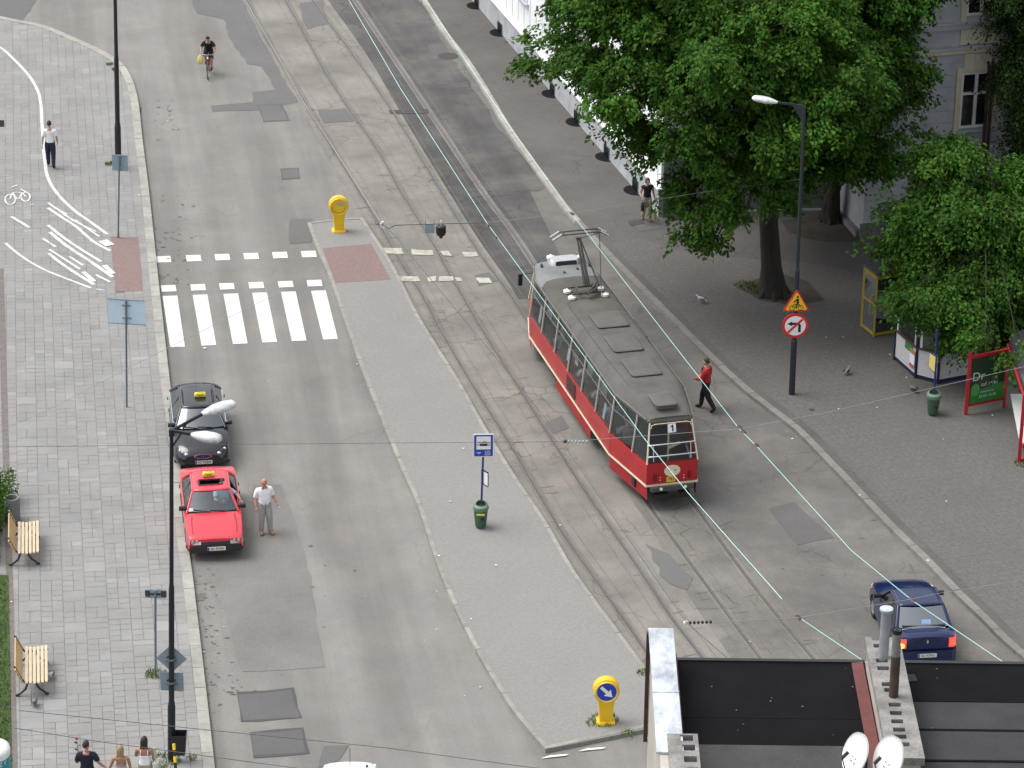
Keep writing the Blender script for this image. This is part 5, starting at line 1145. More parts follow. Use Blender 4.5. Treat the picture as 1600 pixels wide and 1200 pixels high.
# ---- black hatchback taxi behind it
pb = paint('taxi_black_paint', (.012, .014, .018), .12)
st = [(-2.24, .45, .4, .62, .6, .62, .85, .95), (-2.18, .36, .6, .74, .6, .74, .9, 1.0), (-1.9, .26, .72, .83, .58, .81, .95, 1.03), (-1.3, .22, .76, .86, .58, .84, .97, 1.03), (-.6, .2, .76, .865, .58, .85, .965, 1.0), (.1, .2, .76, .865, .58, .85, .955, .99), (.9, .2, .76, .865, .58, .845, .925, .96), (1.3, .21, .76, .86, .58, .83, .88, .94), (1.7, .23, .75, .85, .58, .80, .82, .90), (2.0, .26, .72, .82, .55, .74, .74, .83), (2.18, .3, .66, .76, .5, .66, .66, .74), (2.28, .36, .5, .62, .48, .5, .6, .66)]
PB = dict(paint=pb, st=st, cabin=(-1.98, .98), belt=.96, roof=1.38, hb=.82, hr=.56, yrf=.36, yrr=-1.45, wr=.31, track=.745, axles=(1.35, -1.35), glass=M_cglass_d, zrub=.5, L=4.55, mould=pb, trim=M_chrome, mirror=pb)
c = G(318, 741) - kdir * 2.25
t, body, front, rear = car('taxi_car', 'black hatchback taxi parked behind the red taxi', c, heading(kdir.x, kdir.y), PB)
for s in (-1, 1):
    b = MB(); pts = [(s * .20, 2.27, .655), (s * .42, 2.215, .70), (s * .62, 2.07, .765), (s * .74, 1.86, .83), (s * .785, 1.72, .815), (s * .8, 1.78, .72), (s * .745, 2.03, .66), (s * .52, 2.225, .6), (s * .22, 2.295, .6)]
    pts = [Vector(p) for p in pts]; ce = sum(pts, Vector()) / 9 + Vector((s * .03, .05, .02)); n = len(pts)
    b.add(pts + [ce], [((i, (i + 1) % n, n) if s < 0 else ((i + 1) % n, i, n)) for i in range(n)]); h = b.build('headlight', M_lens, t, 40)
    b = MB(); b.ball((s * .5, 2.2, .67), (.07, .05, .05), 10, 8); b.ball((s * .68, 2.03, .74), (.05, .05, .045), 10, 8); b.build('bulb_reflector', M_chrome, h, 50)
    b = MB(); b.box((s * .6, -2.17, .86), (.3, .06, .14)); b.build('tail_light', MATS['tail_red'], t)
    b = MB(); b.tube([(s * .47, -.95, 1.43), (s * .48, -.4, 1.455), (s * .48, .05, 1.43)], .018, 6); b.build('roof_rail', M_bumper, t, 50)
    b = MB(); b.ball((s * .5, 2.24, .4), (.07, .03, .045), 10, 8); b.build('fog_light', M_lens, t, 50)
b = MB(); b.plate([(.27 * math.cos(a * PI / 12), .07 * math.sin(a * PI / 12)) for a in range(24)], (0, 2.305, .63), (-1, 0, 0), (0, -.25, 1), .03); g = b.build('grille', M_chrome, t)
b = MB(); b.plate([(.24 * math.cos(a * PI / 12), .052 * math.sin(a * PI / 12)) for a in range(24)], (0, 2.309, .631), (-1, 0, 0), (0, -.25, 1), .01); b.build('grille_mesh', mat('grille_dark', (.012, .016, .04), rough=.4), g)
b = MB(); b.plate([(.055 * math.cos(a * PI / 12), .024 * math.sin(a * PI / 12)) for a in range(24)], (0, 2.313, .632), (-1, 0, 0), (0, -.25, 1), .006); b.build('badge', mat('badge_blue', (.03, .07, .3), rough=.3), g)
plate_on(t, 'SG 95209', (-.02, 2.3, .43), (-1, 0, 0))
taxi_sign(t, -.08, -.35, 1.43)
b = MB(); b.tube([(0.02, -.95, 1.43), (.02, -1.1, 1.62)], .006, 5); b.build('aerial', M_bumper, t)
b = MB(); b.plate([(-.55, -.03), (.55, -.03), (.5, .03), (-.5, .03)], (0, 2.27, .5), (-1, 0, 0), (0, 0, 1), .01); b.build('intake', M_bumper, t)
# ---- blue saloon driving away at the right
pbl = paint('blue_paint', (.004, .012, .06), .22)
st = [(-2.12, .4, .5, .72, .6, .70, .88, 1.0), (-2.06, .32, .66, .80, .6, .78, .95, 1.03), (-1.85, .25, .74, .84, .6, .81, .97, 1.04), (-1.5, .22, .76, .86, .6, .83, .97, 1.03), (-.8, .2, .76, .865, .6, .84, .96, 1.0), (0, .2, .76, .865, .6, .84, .95, .98), (.8, .2, .76, .865, .6, .835, .94, .97), (1.2, .21, .76, .86, .6, .82, .92, .97), (1.6, .23, .75, .85, .58, .79, .87, .93), (1.9, .26, .70, .82, .55, .74, .78, .86), (2.06, .3, .62, .74, .5, .66, .68, .76), (2.13, .36, .5, .62, .48, .5, .6, .66)]
PL = dict(paint=pbl, st=st, cabin=(-1.6, .72), belt=.97, roof=1.48, hb=.81, hr=.64, yrf=.12, yrr=-1.08, wr=.31, track=.74, axles=(1.3, -1.3), glass=M_cglass_d, rglass=glass_mat('rear_glass_pale', (.8, .9, .88), .8, .34), zrub=.52, L=4.2, mould=pbl)
rear_c = G(1447, 1047); hd = Vector((-.115, .993, 0)).normalized()
t, body, front, rear = car('saloon_car', 'dark blue saloon driving away with lit brake lights', rear_c + hd * 1.96, heading(hd.x, hd.y), PL); t.scale = (1, .9, 1)
M_brake = mat('brake_light_lit', (.9, .03, .02), rough=.2, emit=2.2); M_ind = mat('indicator_lit', (1, .35, .03), rough=.2, emit=3.0)
for s in (-1, 1):
    b = MB(); b.loft([[Vector((s * x, y, z)) for x, y in ((.60, -2.135), (.70, -2.13), (.79, -2.06), (.815, -1.9))] for z in (.68, .82, .96)], False, False)
    h = b.build('tail_light', M_brake if True else M_ind, t, 50)
    b = MB(); b.ball((s * .71, -2.115, .755), (.085, .05, .075), 10, 8); b.build('indicator' if s < 0 else 'brake_lens', M_ind if s < 0 else M_brake, h, 50)
    b = MB(); b.ball((s * .66, 1.985, .68), (.11, .08, .06), 12, 8); b.build('headlight', M_lens, t, 50)
    b = MB(); b.ball((s * .84, 1.55, .82), (.02, .05, .03), 8, 6); b.build('side_repeater', MATS['orange_marker'], t)
plate_on(t, 'SG 43921', (0, -2.215, .47), (1, 0, 0))
b = MB(); b.box((0, -2.2, .47), (.62, .02, .15)); b.build('plate_recess', pbl, t)
b = MB(); b.plate([(0, .07), (.035, 0), (0, -.07), (-.035, 0)], (0, -2.135, .86), (1, 0, 0), (0, 0, 1), .012); b.build('badge', M_chrome, t)
for s in (-1, 1): text('boot_lettering', 'LOGAN' if False else '---', .05, M_chrome, (s * .42, -2.14, .8), (1, 0, 0), (0, 0, 1), t)
b = MB(); b.loft([[Vector((x, y, z)) for x, y in ((-.82, -1.75), (-.83, -2.05), (-.7, -2.17), (0, -2.2), (.7, -2.17), (.83, -2.05), (.82, -1.75))][::-1] for z in (.2, .3, .56, .6)], False, False); b.build('bumper', pbl, t, 40)
b = MB(); b.plate(rrect(.26, .16, .02), rear(.1, .3, .012), (1, 0, 0), (0, .5, 1), .004); b.build('sticker', mat('sticker_blue', (.35, .5, .75), rough=.5), t)
b = MB(); b.box((0, -1.5, .99), (1.2, .25, .02)); b.build('parcel_shelf', mat('shelf_pale', (.45, .47, .46), rough=.9), t)
# ---- white van whose roof edge shows at the bottom of the picture
pw_ = paint('white_paint', (.78, .8, .82), .3)
st = [(-2.05, .4, .6, .76, .6, .74, .95, 1.0), (-2.0, .3, .7, .82, .6, .80, 1.0, 1.02), (-1.3, .22, .76, .86, .6, .83, 1.0, 1.02), (-.5, .2, .76, .86, .6, .84, .99, 1.0), (.3, .2, .76, .86, .6, .84, .98, 1.0), (.9, .21, .76, .86, .6, .83, .97, 1.0), (1.3, .22, .76, .85, .6, .8, .92, .97), (1.7, .26, .7, .82, .55, .74, .82, .9), (1.95, .34, .5, .66, .48, .58, .68, .76)]
PW = dict(paint=pw_, st=st, cabin=(-1.9, .95), belt=1.0, roof=1.52, hb=.80, hr=.62, yrf=.35, yrr=-1.75, wr=.3, track=.74, axles=(1.25, -1.3), glass=M_cglass_d, zrub=.52, L=4.0)
rp = G(547, 1190, 1.53); hw_ = Vector((.05, -1, 0)).normalized()
t, body, front, rear = car('hatchback_car', 'white car at the bottom edge, only its roof end in view', Vector((rp.x, rp.y, 0)) + hw_ * 1.78, heading(hw_.x, hw_.y), PW)
for s in (-1, 1):
    b = MB(); b.ball((s * .62, 1.82, .74), (.14, .1, .08), 12, 8); b.build('headlight', M_lens, t, 50)
    b = MB(); b.box((s * .7, -2.03, .8), (.1, .05, .3)); b.build('tail_light', MATS['tail_red'], t)
b = MB(); b.tube([(0.0, -1.5, 1.55), (0, -1.72, 1.95)], .008, 5); b.build('aerial', M_bumper, t)
b = MB(); b.box((-.42, -1.5, 1.565), (.06, .06, .03)); b.build('roof_bolt', M_bumper, t)
# ================================================================== PEOPLE AND PIGEONS
M_skin = mat('skin', (.45, .25, .18), rough=.6); M_skin2 = mat('skin_tan', (.36, .19, .125), rough=.6)
M_hairb = mat('hair_dark', (.018, .014, .012), rough=.6); M_hairbr = mat('hair_brown', (.05, .03, .018), rough=.6); M_hairbl = mat('hair_blond', (.30, .21, .10), rough=.6); M_hairg = mat('hair_grey', (.35, .32, .29), rough=.7)
M_eye = mat('eye', (.02, .02, .02), rough=.3); M_lip = mat('lip', (.3, .1, .08), rough=.6)
def cloth(n, c): return mat(n, c, rough=.9, noise=.2, nscale=9)
C_white = cloth('cloth_white', (.88, .88, .9)); C_navy = cloth('cloth_navy', (.012, .014, .03)); C_black = cloth('cloth_black', (.012, .012, .014)); C_grey = cloth('cloth_grey', (.36, .36, .345)); C_red = cloth('cloth_red', (.42, .018, .022)); C_jean = cloth('cloth_jean', (.018, .022, .045)); C_beige = cloth('cloth_beige', (.42, .38, .32)); C_lblue = cloth('cloth_light_blue', (.42, .6, .75)); C_maroon = cloth('cloth_maroon', (.12, .02, .03)); C_mint = cloth('cloth_mint', (.5, .6, .5)); C_dgrey = cloth('cloth_dark_grey', (.06, .06, .065))
M_shoe = mat('shoe_dark', (.015, .013, .012), rough=.6); M_shoeb = mat('shoe_brown', (.25, .15, .08), rough=.6)
STAND = dict(pelvis=(0, 0, .96), belly=(0, .01, 1.1), chest=(0, .0, 1.3), neck=(0, -.01, 1.47), head=(0, .015, 1.56),
             shL=(-.185, -.01, 1.405), elL=(-.245, -.03, 1.13), wrL=(-.26, .05, .89), shR=(.185, -.01, 1.405), elR=(.245, -.03, 1.13), wrR=(.26, .05, .89),
             hiL=(-.09, 0, .91), knL=(-.10, .03, .5), anL=(-.1, -.02, .085), toL=(-.115, .15, .035), hiR=(.09, 0, .91), knR=(.10, .03, .5), anR=(.1, -.02, .085), toR=(.115, .15, .035))
EDG = [('pelvis', 'belly'), ('belly', 'chest'), ('chest', 'neck'), ('neck', 'head'), ('chest', 'shL'), ('shL', 'elL'), ('elL', 'wrL'), ('chest', 'shR'), ('shR', 'elR'), ('elR', 'wrR'), ('pelvis', 'hiL'), ('hiL', 'knL'), ('knL', 'anL'), ('anL', 'toL'), ('pelvis', 'hiR'), ('hiR', 'knR'), ('knR', 'anR'), ('anR', 'toR')]
RAD = dict(pelvis=(.155, .115), belly=(.14, .105), chest=(.165, .115), neck=(.058, .06), head=(.06, .07), sh=(.07, .07), el=(.044, .044), wr=(.03, .03), hi=(.098, .106), kn=(.068, .07), an=(.042, .045), to=(.034, .03))
def person(label, loc, rz, pose=None, top=C_white, legs=C_jean, shoe=M_shoe, hair=M_hairb, hairstyle='short', skin=M_skin, sleeve=.6, leglen=1.0, h=1.75, look=0., nod=0., build=1.0, grip=.5, topless=None, name='person', group=None, waist=.97):
    J = {k: Vector(v) for k, v in STAND.items()}
    for k, v in (pose or {}).items(): J[k] = Vector(v)
    s = h / 1.75; t = thing(name, label, 'person', loc, rz, group)
    me = bpy.data.meshes.new('p'); keys = list(J); me.from_pydata([J[k] for k in keys], [(keys.index(a), keys.index(c)) for a, c in EDG], [])
    o = bpy.data.objects.new('p', me); COL.objects.link(o); sk = o.modifiers.new('k', 'SKIN'); sk.branch_smoothing = .4
    for i, k in enumerate(keys):
        r = RAD.get(k) or RAD[k[:2]]; d = me.skin_vertices[0].data[i]; f = build if k in ('pelvis', 'belly', 'chest') else 1 + (build - 1) * .5
        d.radius = (r[0] * f, r[1] * f); d.use_root = k == 'pelvis'
    ss = o.modifiers.new('s', 'SUBSURF'); ss.levels = 2; ss.render_levels = 2
    m2 = bpy.data.meshes.new_from_object(o.evaluated_get(bpy.context.evaluated_depsgraph_get())); bpy.data.objects.remove(o)
    V = [v.co.copy() for v in m2.vertices]; FS = [tuple(p.vertices) for p in m2.polygons]; bpy.data.meshes.remove(m2)
    # which limb does each face belong to
    segs = [(a, c) for a, c in EDG]
    def near(p):
        best = None
        for a, c in segs:
            A_, B_ = J[a], J[c]; d = B_ - A_; u = max(0, min(1, (p - A_).dot(d) / d.length_squared)); q = (p - A_ - d * u).length - (RAD.get(c) or RAD[c[:2]])[0] * .5
            if best is None or q < best[0]: best = (q, a, c, u)
        return best[1:]
    reg = []
    axis = (J['chest'] - J['pelvis']).normalized()
    for f in FS:
        p = sum((V[i] for i in f), Vector()) / len(f); a, c, u = near(p); r = 'skin'
        if c in ('belly', 'chest', 'shL', 'shR') or (c == 'neck' and u < .72): r = 'top'
        elif c[:2] == 'el': r = 'top' if u < sleeve else 'skin'
        elif c[:2] == 'wr': r = 'top' if u + 1 < sleeve else 'skin'
        elif c[:2] == 'hi' or a == 'pelvis': r = 'legs'
        elif c[:2] == 'kn': r = 'legs' if u < leglen * 2 else 'skin'
        elif c[:2] == 'an': r = ('legs' if 1 + u < leglen * 2 - .1 else 'skin') if u < .92 else 'shoe'
        elif c[:2] == 'to': r = 'shoe'
        if r == 'legs' and (p - J['pelvis']).dot(axis) > .06: r = 'top'
        if r == 'top' and (p - J['pelvis']).dot(axis) < .02 and c in ('belly',): r = 'legs'
        if topless and r == 'top' and ((p - J['pelvis']).dot(axis) > topless or c[:2] in ('el', 'sh')): r = 'skin'
        reg.append(r)
    b = MB(); b.v = [tuple(v) for v in V]; b.f = list(FS); b.m = [0] * len(FS); b.t = [(1, 1, 1)] * len(FS)
    # head with face
    hd = J['head']; R = Matrix.Rotation(look, 3, 'Z') @ Matrix.Rotation(-nod, 3, 'X'); c = hd + Vector((0, .012, .075))
    hv = MB(); hv.ball((0, 0, 0), (.076, .096, .118), 16, 12)
    for i, p in enumerate(hv.v):
        x, y, z = p
        if z < -.02: k = (-.02 - z) / .1; x *= 1 - .3 * k; y = y * (1 - .12 * k) + .012 * k
        if y > .04 and z > .02: y -= .006
        hv.v[i] = (x, y, z)
    hv.ball((0, .1, -.015), (.014, .022, .026), 8, 6); hv.ball((0, .094, .012), (.009, .014, .03), 8, 6); hv.ball((0, .085, -.085), (.03, .022, .02), 8, 6)
    for q in (-1, 1): hv.ball((q * .078, -.005, -.005), (.012, .022, .034), 8, 6)
    b.add([c + R @ Vector(p) for p in hv.v], hv.f)
    # hands: palm, four fingers, thumb, curled by grip
    for S_ in 'LR':
        w, e = J['wr' + S_], J['el' + S_]; d = (w - e).normalized(); side = -1 if S_ == 'L' else 1
        fw = Vector((0, 1, 0)); across = fw - d * fw.dot(d)
        across = across.normalized() if across.length > .2 else Vector((0, 0, 1)); inn = d.cross(across) * (1 if S_ == 'R' else -1)
        inn = inn if inn.dot(Vector((-side, 0, 0))) > 0 else -inn
        M = Matrix((across, d, inn)).transposed(); b.ball(w + d * .055, (.04, .055, .016), 10, 8, M)
        for k in range(4):
            L = (.07, .08, .075, .058)[k]; p0 = w + d * .09 + across * (.028 - .019 * k); p1 = p0 + (d * (1 - grip * .3) + inn * grip * .5).normalized() * L * .5; p2 = p1 + (d * (1 - grip) + inn * grip).normalized() * L * .5
            b.tube([p0 - d * .02, p0, p1, p2], [.009, .0088, .0085, .006], 6)
        p0 = w + d * .03 + across * .032; p1 = p0 + (d * .6 + across * .7).normalized() * .035; b.tube([p0 - across * .015, p0, p1, p1 + (d + inn * grip * .6).normalized() * .03], [.012, .011, .01, .007], 6)
    Sm = Matrix.Scale(s, 3)
    def out(bb, nm, m, par=t, sm=70):
        bb.v = [tuple(Sm @ Vector(p)) for p in bb.v]; return bb.build(nm, m, par, sm)
    body = out(b, 'body', skin)
    q = MB()
    for x in (-.03, .03): q.ball(c + R @ Vector((x, .083, .012)), (.012, .009, .007), 8, 6)
    out(q, 'eyes', M_eye, body); q = MB(); q.ball(c + R @ Vector((0, .087, -.056)), (.022, .008, .007), 8, 6); out(q, 'mouth', M_lip, body)
    # clothes: offset copies of the body surface
    nm_ = [Vector() for _ in V]
    for f in FS:
        n = (V[f[1]] - V[f[0]]).cross(V[f[2]] - V[f[0]])
        for i in f: nm_[i] += n
    nm_ = [n.normalized() if n.length else n for n in nm_]
    for r, nm, m, off in (('legs', 'trousers', legs, .022), ('top', 'shirt', top, .02), ('shoe', 'shoes', shoe, .016)):
        fs = [f for f, q in zip(FS, reg) if q == r]
        if not fs or m is None: continue
        use = sorted({i for f in fs for i in f}); ix = {v: k for k, v in enumerate(use)}; n = len(use); cb = MB()
        vs = [V[i] + nm_[i] * off for i in use] + [V[i] + nm_[i] * .002 for i in use]; F2 = [tuple(ix[i] for i in f) for f in fs]
        ed = {}
        for f in F2:
            for a, d in zip(f, f[1:] + f[:1]): ed[(a, d)] = 1
        F2 += [(d, a, a + n, d + n) for (a, d) in list(ed) if (d, a) not in ed]
        cb.add(vs, F2); out(cb, nm, m)
    # hair
    hb_ = MB()
    if hairstyle != 'bald':
        rows = 9; N = 18; vs = []
        ext = {'short': 1.75, 'bob': 2.2, 'long': 2.3}[hairstyle]
        for i in range(rows + 1):
            for j in range(N):
                a = 2 * PI * j / N; back = .5 - .5 * math.sin(a)      # 1 behind, 0 in front
                th = (i / rows) * (1.0 + (ext - 1.0) * back); kk = 1 + .05 * math.sin(j * 2.4 + i)
                p = Vector((.086 * math.sin(th) * math.cos(a), .105 * math.sin(th) * math.sin(a) - .006, .13 * math.cos(th) + .004)) * kk
                if hairstyle == 'long' and back > .55 and i > 5: p.z -= (i - 5) * .055; p.y = min(p.y, -.075 - .004 * (i - 5)); p.x *= 1.25
                if hairstyle == 'bob' and back > .3 and i > 6: p.z -= (i - 6) * .02; p.x *= 1.15
                vs.append(c + R @ p)
        hb_.add(vs, [(i * N + j, (i + 1) * N + j, (i + 1) * N + (j + 1) % N, i * N + (j + 1) % N) for i in range(rows) for j in range(N)])
        o = out(hb_, 'hair', hair, body); sd = o.modifiers.new('s', 'SOLIDIFY'); sd.thickness = .012
    else:
        hb_.lathe([(.079, -.04), (.086, -.01), (.084, .03), (.076, .045)], c + Vector((0, -.012, 0)), 16, R, cap=False, sy=1.15)
        hb_.f = [f for f in hb_.f if sum(hb_.v[i][1] for i in f) / 4 < c.y + .01]; hb_.m = hb_.m[:len(hb_.f)]; hb_.t = hb_.t[:len(hb_.f)]; out(hb_, 'hair', M_hairg, body)
    def extra(bb, nm, m, par=t): return out(bb, nm, m, par)
    return t, J, extra, s
def walk(k=1.0, sw=1.0): # mid-stride, left leg forward
    return dict(knL=(-.1, .2 * k, .52), anL=(-.1, .26 * k, .1), toL=(-.11, .42 * k, .06), knR=(.1, -.05 * k, .5), anR=(.1, -.32 * k, .14), toR=(.11, -.18 * k, .04), elL=(-.24, -.1 * sw, 1.13), wrL=(-.26, -.15 * sw, .9), elR=(.24, .05 * sw, 1.13), wrR=(.25, .2 * sw, .93))
# man in white tee walking away on the pavement
person('man in white tee-shirt and dark jeans walking away along the painted line', G(80, 262, KZ), math.radians(4), walk(.55, .5), C_white, C_jean, M_shoe, M_hairb, h=1.86, sleeve=.75)
# bald man by the red taxi
pz = dict(elR=(.25, -.06, 1.12), wrR=(.27, .06, .90), elL=(-.27, -.02, 1.14), wrL=(-.33, .16, .98), knR=(.11, .05, .5), anR=(.12, .05, .085), toR=(.15, .22, .035), knL=(-.12, .1, .5), anL=(-.13, .12, .085), toL=(-.18, .28, .035))
t, J, ex, s = person('bald man in white shirt and grey trousers with a cigarette by the red taxi', G(414, 832), PI + .35, pz, C_white, C_grey, M_shoeb, hairstyle='bald', skin=mat('skin_ruddy', (.5, .22, .16), rough=.55), h=1.78, sleeve=.85, build=1.25, nod=.35, look=.15)
b = MB(); w = J['wrL']; b.tube([w + Vector((-.02, .1, -.06)), w + Vector((-.05, .16, -.09))], .006, 6); ex(b, 'cigarette', M_paper)
b = MB(); b.lathe([(.178, -.02), (.18, .02)], J['pelvis'] + Vector((0, 0, .035)), 20, cap=False, sy=.76); ex(b, 'belt', M_shoe)
# woman at the far right pavement
pz = dict(walk(.45, .3)); pz.update(elL=(-.25, -.04, 1.14), wrL=(-.28, .06, .93), elR=(.25, -.03, 1.14), wrR=(.24, .14, 1.0))
wl = G(1010, 345, KZ)
t, J, ex, s = person('woman in black top and pale trousers with a dark handbag by the white wall', wl, PI + .25, pz, C_black, C_beige, M_shoeb, M_hairbr, 'bob', sleeve=.1, h=1.68, leglen=.93, build=.92)
hb_t = thing('handbag', 'dark handbag carried by the woman in black', 'handbag', wl + Vector((-.3, -.12, .62)))
M_bag = mat('bag_leather', (.018, .014, .016), rough=.5)
hb_t.location = wl + Matrix.Rotation(PI + .25, 3, 'Z') @ (J['wrR'] * s + Vector((.0, .08, -.44)))
b = MB(); b.loft([[Vector((x * k, y * k, z)) for x, y in rrect(.12, .3, .04)] for k, z in ((.9, 0), (1, .04), (1, .2), (.85, .27))], True, True); b.build('bag', M_bag, hb_t, 40)
b = MB(); b.tube([(0, .1 * math.cos(a * PI / 8), .27 + .2 * math.sin(a * PI / 8)) for a in range(9)], .01, 6); b.build('strap', M_bag, hb_t, 50)
# man in the red jacket by the tram, striding to the left
rl = G(1102, 641)
pz = dict(knL=(-.09, -.12, .5), anL=(-.09, -.36, .14), toL=(-.1, -.22, .04), knR=(.1, .16, .52), anR=(.1, .2, .09), toR=(.1, .37, .04), elL=(-.24, .05, 1.15), wrL=(-.18, .27, 1.08), elR=(.25, .0, 1.14), wrR=(.2, .24, 1.04))
t, J, ex, s = person('man in red jacket and black trousers walking beside the tram', rl, math.radians(62), pz, C_red, C_black, M_shoe, M_hairb, h=1.8, sleeve=1.9, build=1.08)
b = MB(); b.box((J['chest'] + Vector((0, .118, -.06))), (.16, .06, .42)); ex(b, 'undershirt', C_dgrey)
# three walking away at the bottom left
def headground(px, py, h): q = G(px, py, KZ + h); return Vector((q.x, q.y, KZ))
bl = headground(134, 1160, 1.76)
pz = dict(walk(.5, .2)); pz.update(elR=(.3, -.02, 1.16), wrR=(.44, .06, .98), elL=(-.25, .02, 1.14), wrL=(-.24, .22, 1.22))
t, J, ex, s = person('dark-haired man in navy tee-shirt holding a rose, back to us', bl, .05, pz, C_navy, C_jean, h=1.78, sleeve=.7, look=-.35, build=1.03)
rose = thing('rose', 'red rose held by the man in the navy tee-shirt', 'flower', bl + Matrix.Rotation(.05, 3, 'Z') @ (J['wrL'] * s + Vector((0, .07, .0))))
b = MB(); b.tube([(0, 0, -.15), (.0, .02, .2), (-.01, .02, .42)], .006, 6); b.build('stem', mat('stem_green', (.05, .11, .03), rough=.7), rose)
b = MB(); b.ball((-.01, .02, .45), (.035, .035, .04), 10, 8); b.ball((-.03, .02, .46), (.025, .03, .03), 8, 6); b.build('bloom', mat('rose_red', (.45, .02, .03), rough=.6), rose, 60)
b = MB()
for k in range(9):
    a = k * 1.3; z = .02 + k * .04; b.add([(0, .02, z), (.05 * math.cos(a), .02 + .05 * math.sin(a), z + .05), (.1 * math.cos(a), .02 + .1 * math.sin(a), z + .03), (.05 * math.cos(a + .5), .02 + .05 * math.sin(a + .5), z)], [(0, 1, 2, 3)])
b.build('leaf', MATS['stem_green'], rose)
gl_ = headground(188, 1167, 1.6)
pz = dict(walk(.45, .2)); pz.update(elL=(-.27, -.02, 1.16), wrL=(-.36, .04, .96))
person('blond girl in striped strapless top holding the man\'s hand', gl_, .0, pz, mat('stripe_top', (.2, .03, .05), rough=.9, noise=.9, nscale=1.3, col2=(.7, .66, .62), stretch=(.2, .2, 20)), C_jean, M_shoeb, M_hairbl, 'long', M_skin2, sleeve=0, h=1.62, build=.9, topless=.24)
wl2 = headground(225, 1152, 1.72)
pz = dict(walk(.5, .2)); pz.update(elL=(-.24, .06, 1.16), wrL=(-.2, .24, 1.1))
t, J, ex, s = person('dark-haired woman in white strap top with a pale bag', wl2, -.05, pz, C_white, C_beige, M_shoeb, M_hairb, 'long', M_skin2, sleeve=0, h=1.72, build=.95, topless=.29)
b = MB()
for x in (-.09, .09): b.tube([J['chest'] + Vector((x, -.1, -.02)), J['chest'] + Vector((x * 1.05, -.08, .1)), J['chest'] + Vector((x, .02, .15))], .01, 6)
ex(b, 'shoulder_strap', C_white)
bg_ = thing('shoulder_bag', 'pale grey bag hanging from the white-top woman\'s shoulder', 'bag', wl2 + Vector((.3, -.06, .72)))
M_pbag = mat('bag_pale', (.42, .43, .36), rough=.8)
b = MB(); b.loft([[Vector((x * k, y * k, z)) for x, y in rrect(.16, .34, .05)] for k, z in ((.85, 0), (1, .06), (1, .28), (.8, .36))], True, True); b.build('bag', M_pbag, bg_, 40)
b = MB(); b.tube([(0, -.12, .34), (-.05, -.05, .72), (-.05, .05, .72), (0, .12, .34)], .012, 6); b.build('strap', M_pbag, bg_, 50)
# the driver of the red taxi, forearm on the window sill
SIT = dict(pelvis=(0, -.02, .12), belly=(0, -.06, .26), chest=(0, -.1, .46), neck=(0, -.1, .63), head=(0, -.08, .72), shL=(-.185, -.1, .565), elL=(-.26, .0, .32), wrL=(-.22, .22, .36), shR=(.185, -.1, .565), elR=(.25, 0, .32), wrR=(.2, .24, .36),
           hiL=(-.09, .02, .1), knL=(-.12, .42, .16), anL=(-.12, .5, -.2), toL=(-.12, .64, -.25), hiR=(.09, .02, .1), knR=(.12, .42, .16), anR=(.12, .5, -.2), toR=(.12, .64, -.25))
def seated(label, root, local, rz, top, legs, hair, hairstyle='short', pose=None, **kw):
    M = root.matrix_basis if root else Matrix.Identity(4)
    M = Matrix.Translation(root.location) @ Matrix.Rotation(root.rotation_euler.z, 4, 'Z'); p = M @ Vector(local); ps = dict(SIT); ps.update(pose or {})
    return person(label, p, root.rotation_euler.z + rz, ps, top, legs, M_shoe, hair, hairstyle, **kw)
seated('driver in light blue shirt inside the red taxi, arm out of the window', red_taxi, (-.36, -.2, .52), 0, C_lblue, C_jean, M_hairb, pose=dict(shL=(-.2, -.06, .565), elL=(-.42, .1, .44), wrL=(-.5, .34, .40), wrR=(.12, .38, .40), elR=(.24, .14, .33)), sleeve=.7, build=1.12)
# passengers in the tram
for lab, loc_, c_, hr_, hs_ in (('passenger in light blue shirt seated by the second tram window', (-.72, 3.0, 1.12), C_lblue, M_hairg, 'short'), ('passenger in pale green shirt seated in the middle of the tram', (-.72, -1.35, 1.12), C_mint, M_hairg, 'short'),
                           ('passenger in blue blouse seated behind the pale green shirt', (-.72, -2.6, 1.12), C_lblue, M_hairbr, 'bob'), ('dark-haired passenger in grey seated at the last open tram window', (-.7, -4.05, 1.12), C_grey, M_hairb, 'short'), ('passenger in white seated at the fourth tram window', (-.72, .3, 1.12), C_white, M_hairbr, 'bob')):
    seated(lab, tram, loc_, 0, c_, C_dgrey, hr_, hs_, sleeve=.8, group=None)
# ---- cyclist
cyl = G(325, 124); cdir = Vector((.02, -1, 0)); crz = heading(cdir.x, cdir.y); cc = cyl - cdir * .55
bike = thing('bicycle', 'dark red bicycle ridden towards us down the road', 'bicycle', cc, crz)
M_bike = mat('bike_frame', (.16, .03, .035), rough=.35)
for nm, y in (('wheel', .52), ('wheel', -.53)):
    b = MB(); b.tube([(0, y + .32 * math.cos(a * PI / 14), .335 + .32 * math.sin(a * PI / 14)) for a in range(29)], .02, 6, cap=False); w = b.build('wheel', M_tyre, bike, 50)
    b = MB(); b.tube([(0, y + .295 * math.cos(a * PI / 14), .335 + .295 * math.sin(a * PI / 14)) for a in range(29)], .009, 5, cap=False)
    for k in range(12): a = k * PI / 6; b.tube([(0, y, .335), (0, y + .29 * math.cos(a), .335 + .29 * math.sin(a))], .003, 3)
    b.build('rim', M_chrome, w)
b = MB(); bbk = (0, -.08, .3); hdt = (0, .36, .88); stt = (0, -.26, .82)
for a, c in ((bbk, hdt), (hdt, (0, .36, .78)), (stt, (0, .35, .84)), (bbk, stt), (bbk, (0, -.53, .335)), (stt, (0, -.53, .335))): b.tube([a, c], .018, 6)
for x in (-.05, .05): b.tube([(x * .4, .37, .8), (x, .45, .6), (x, .52, .335)], .014, 6)
b.build('frame', M_bike, bike, 50)
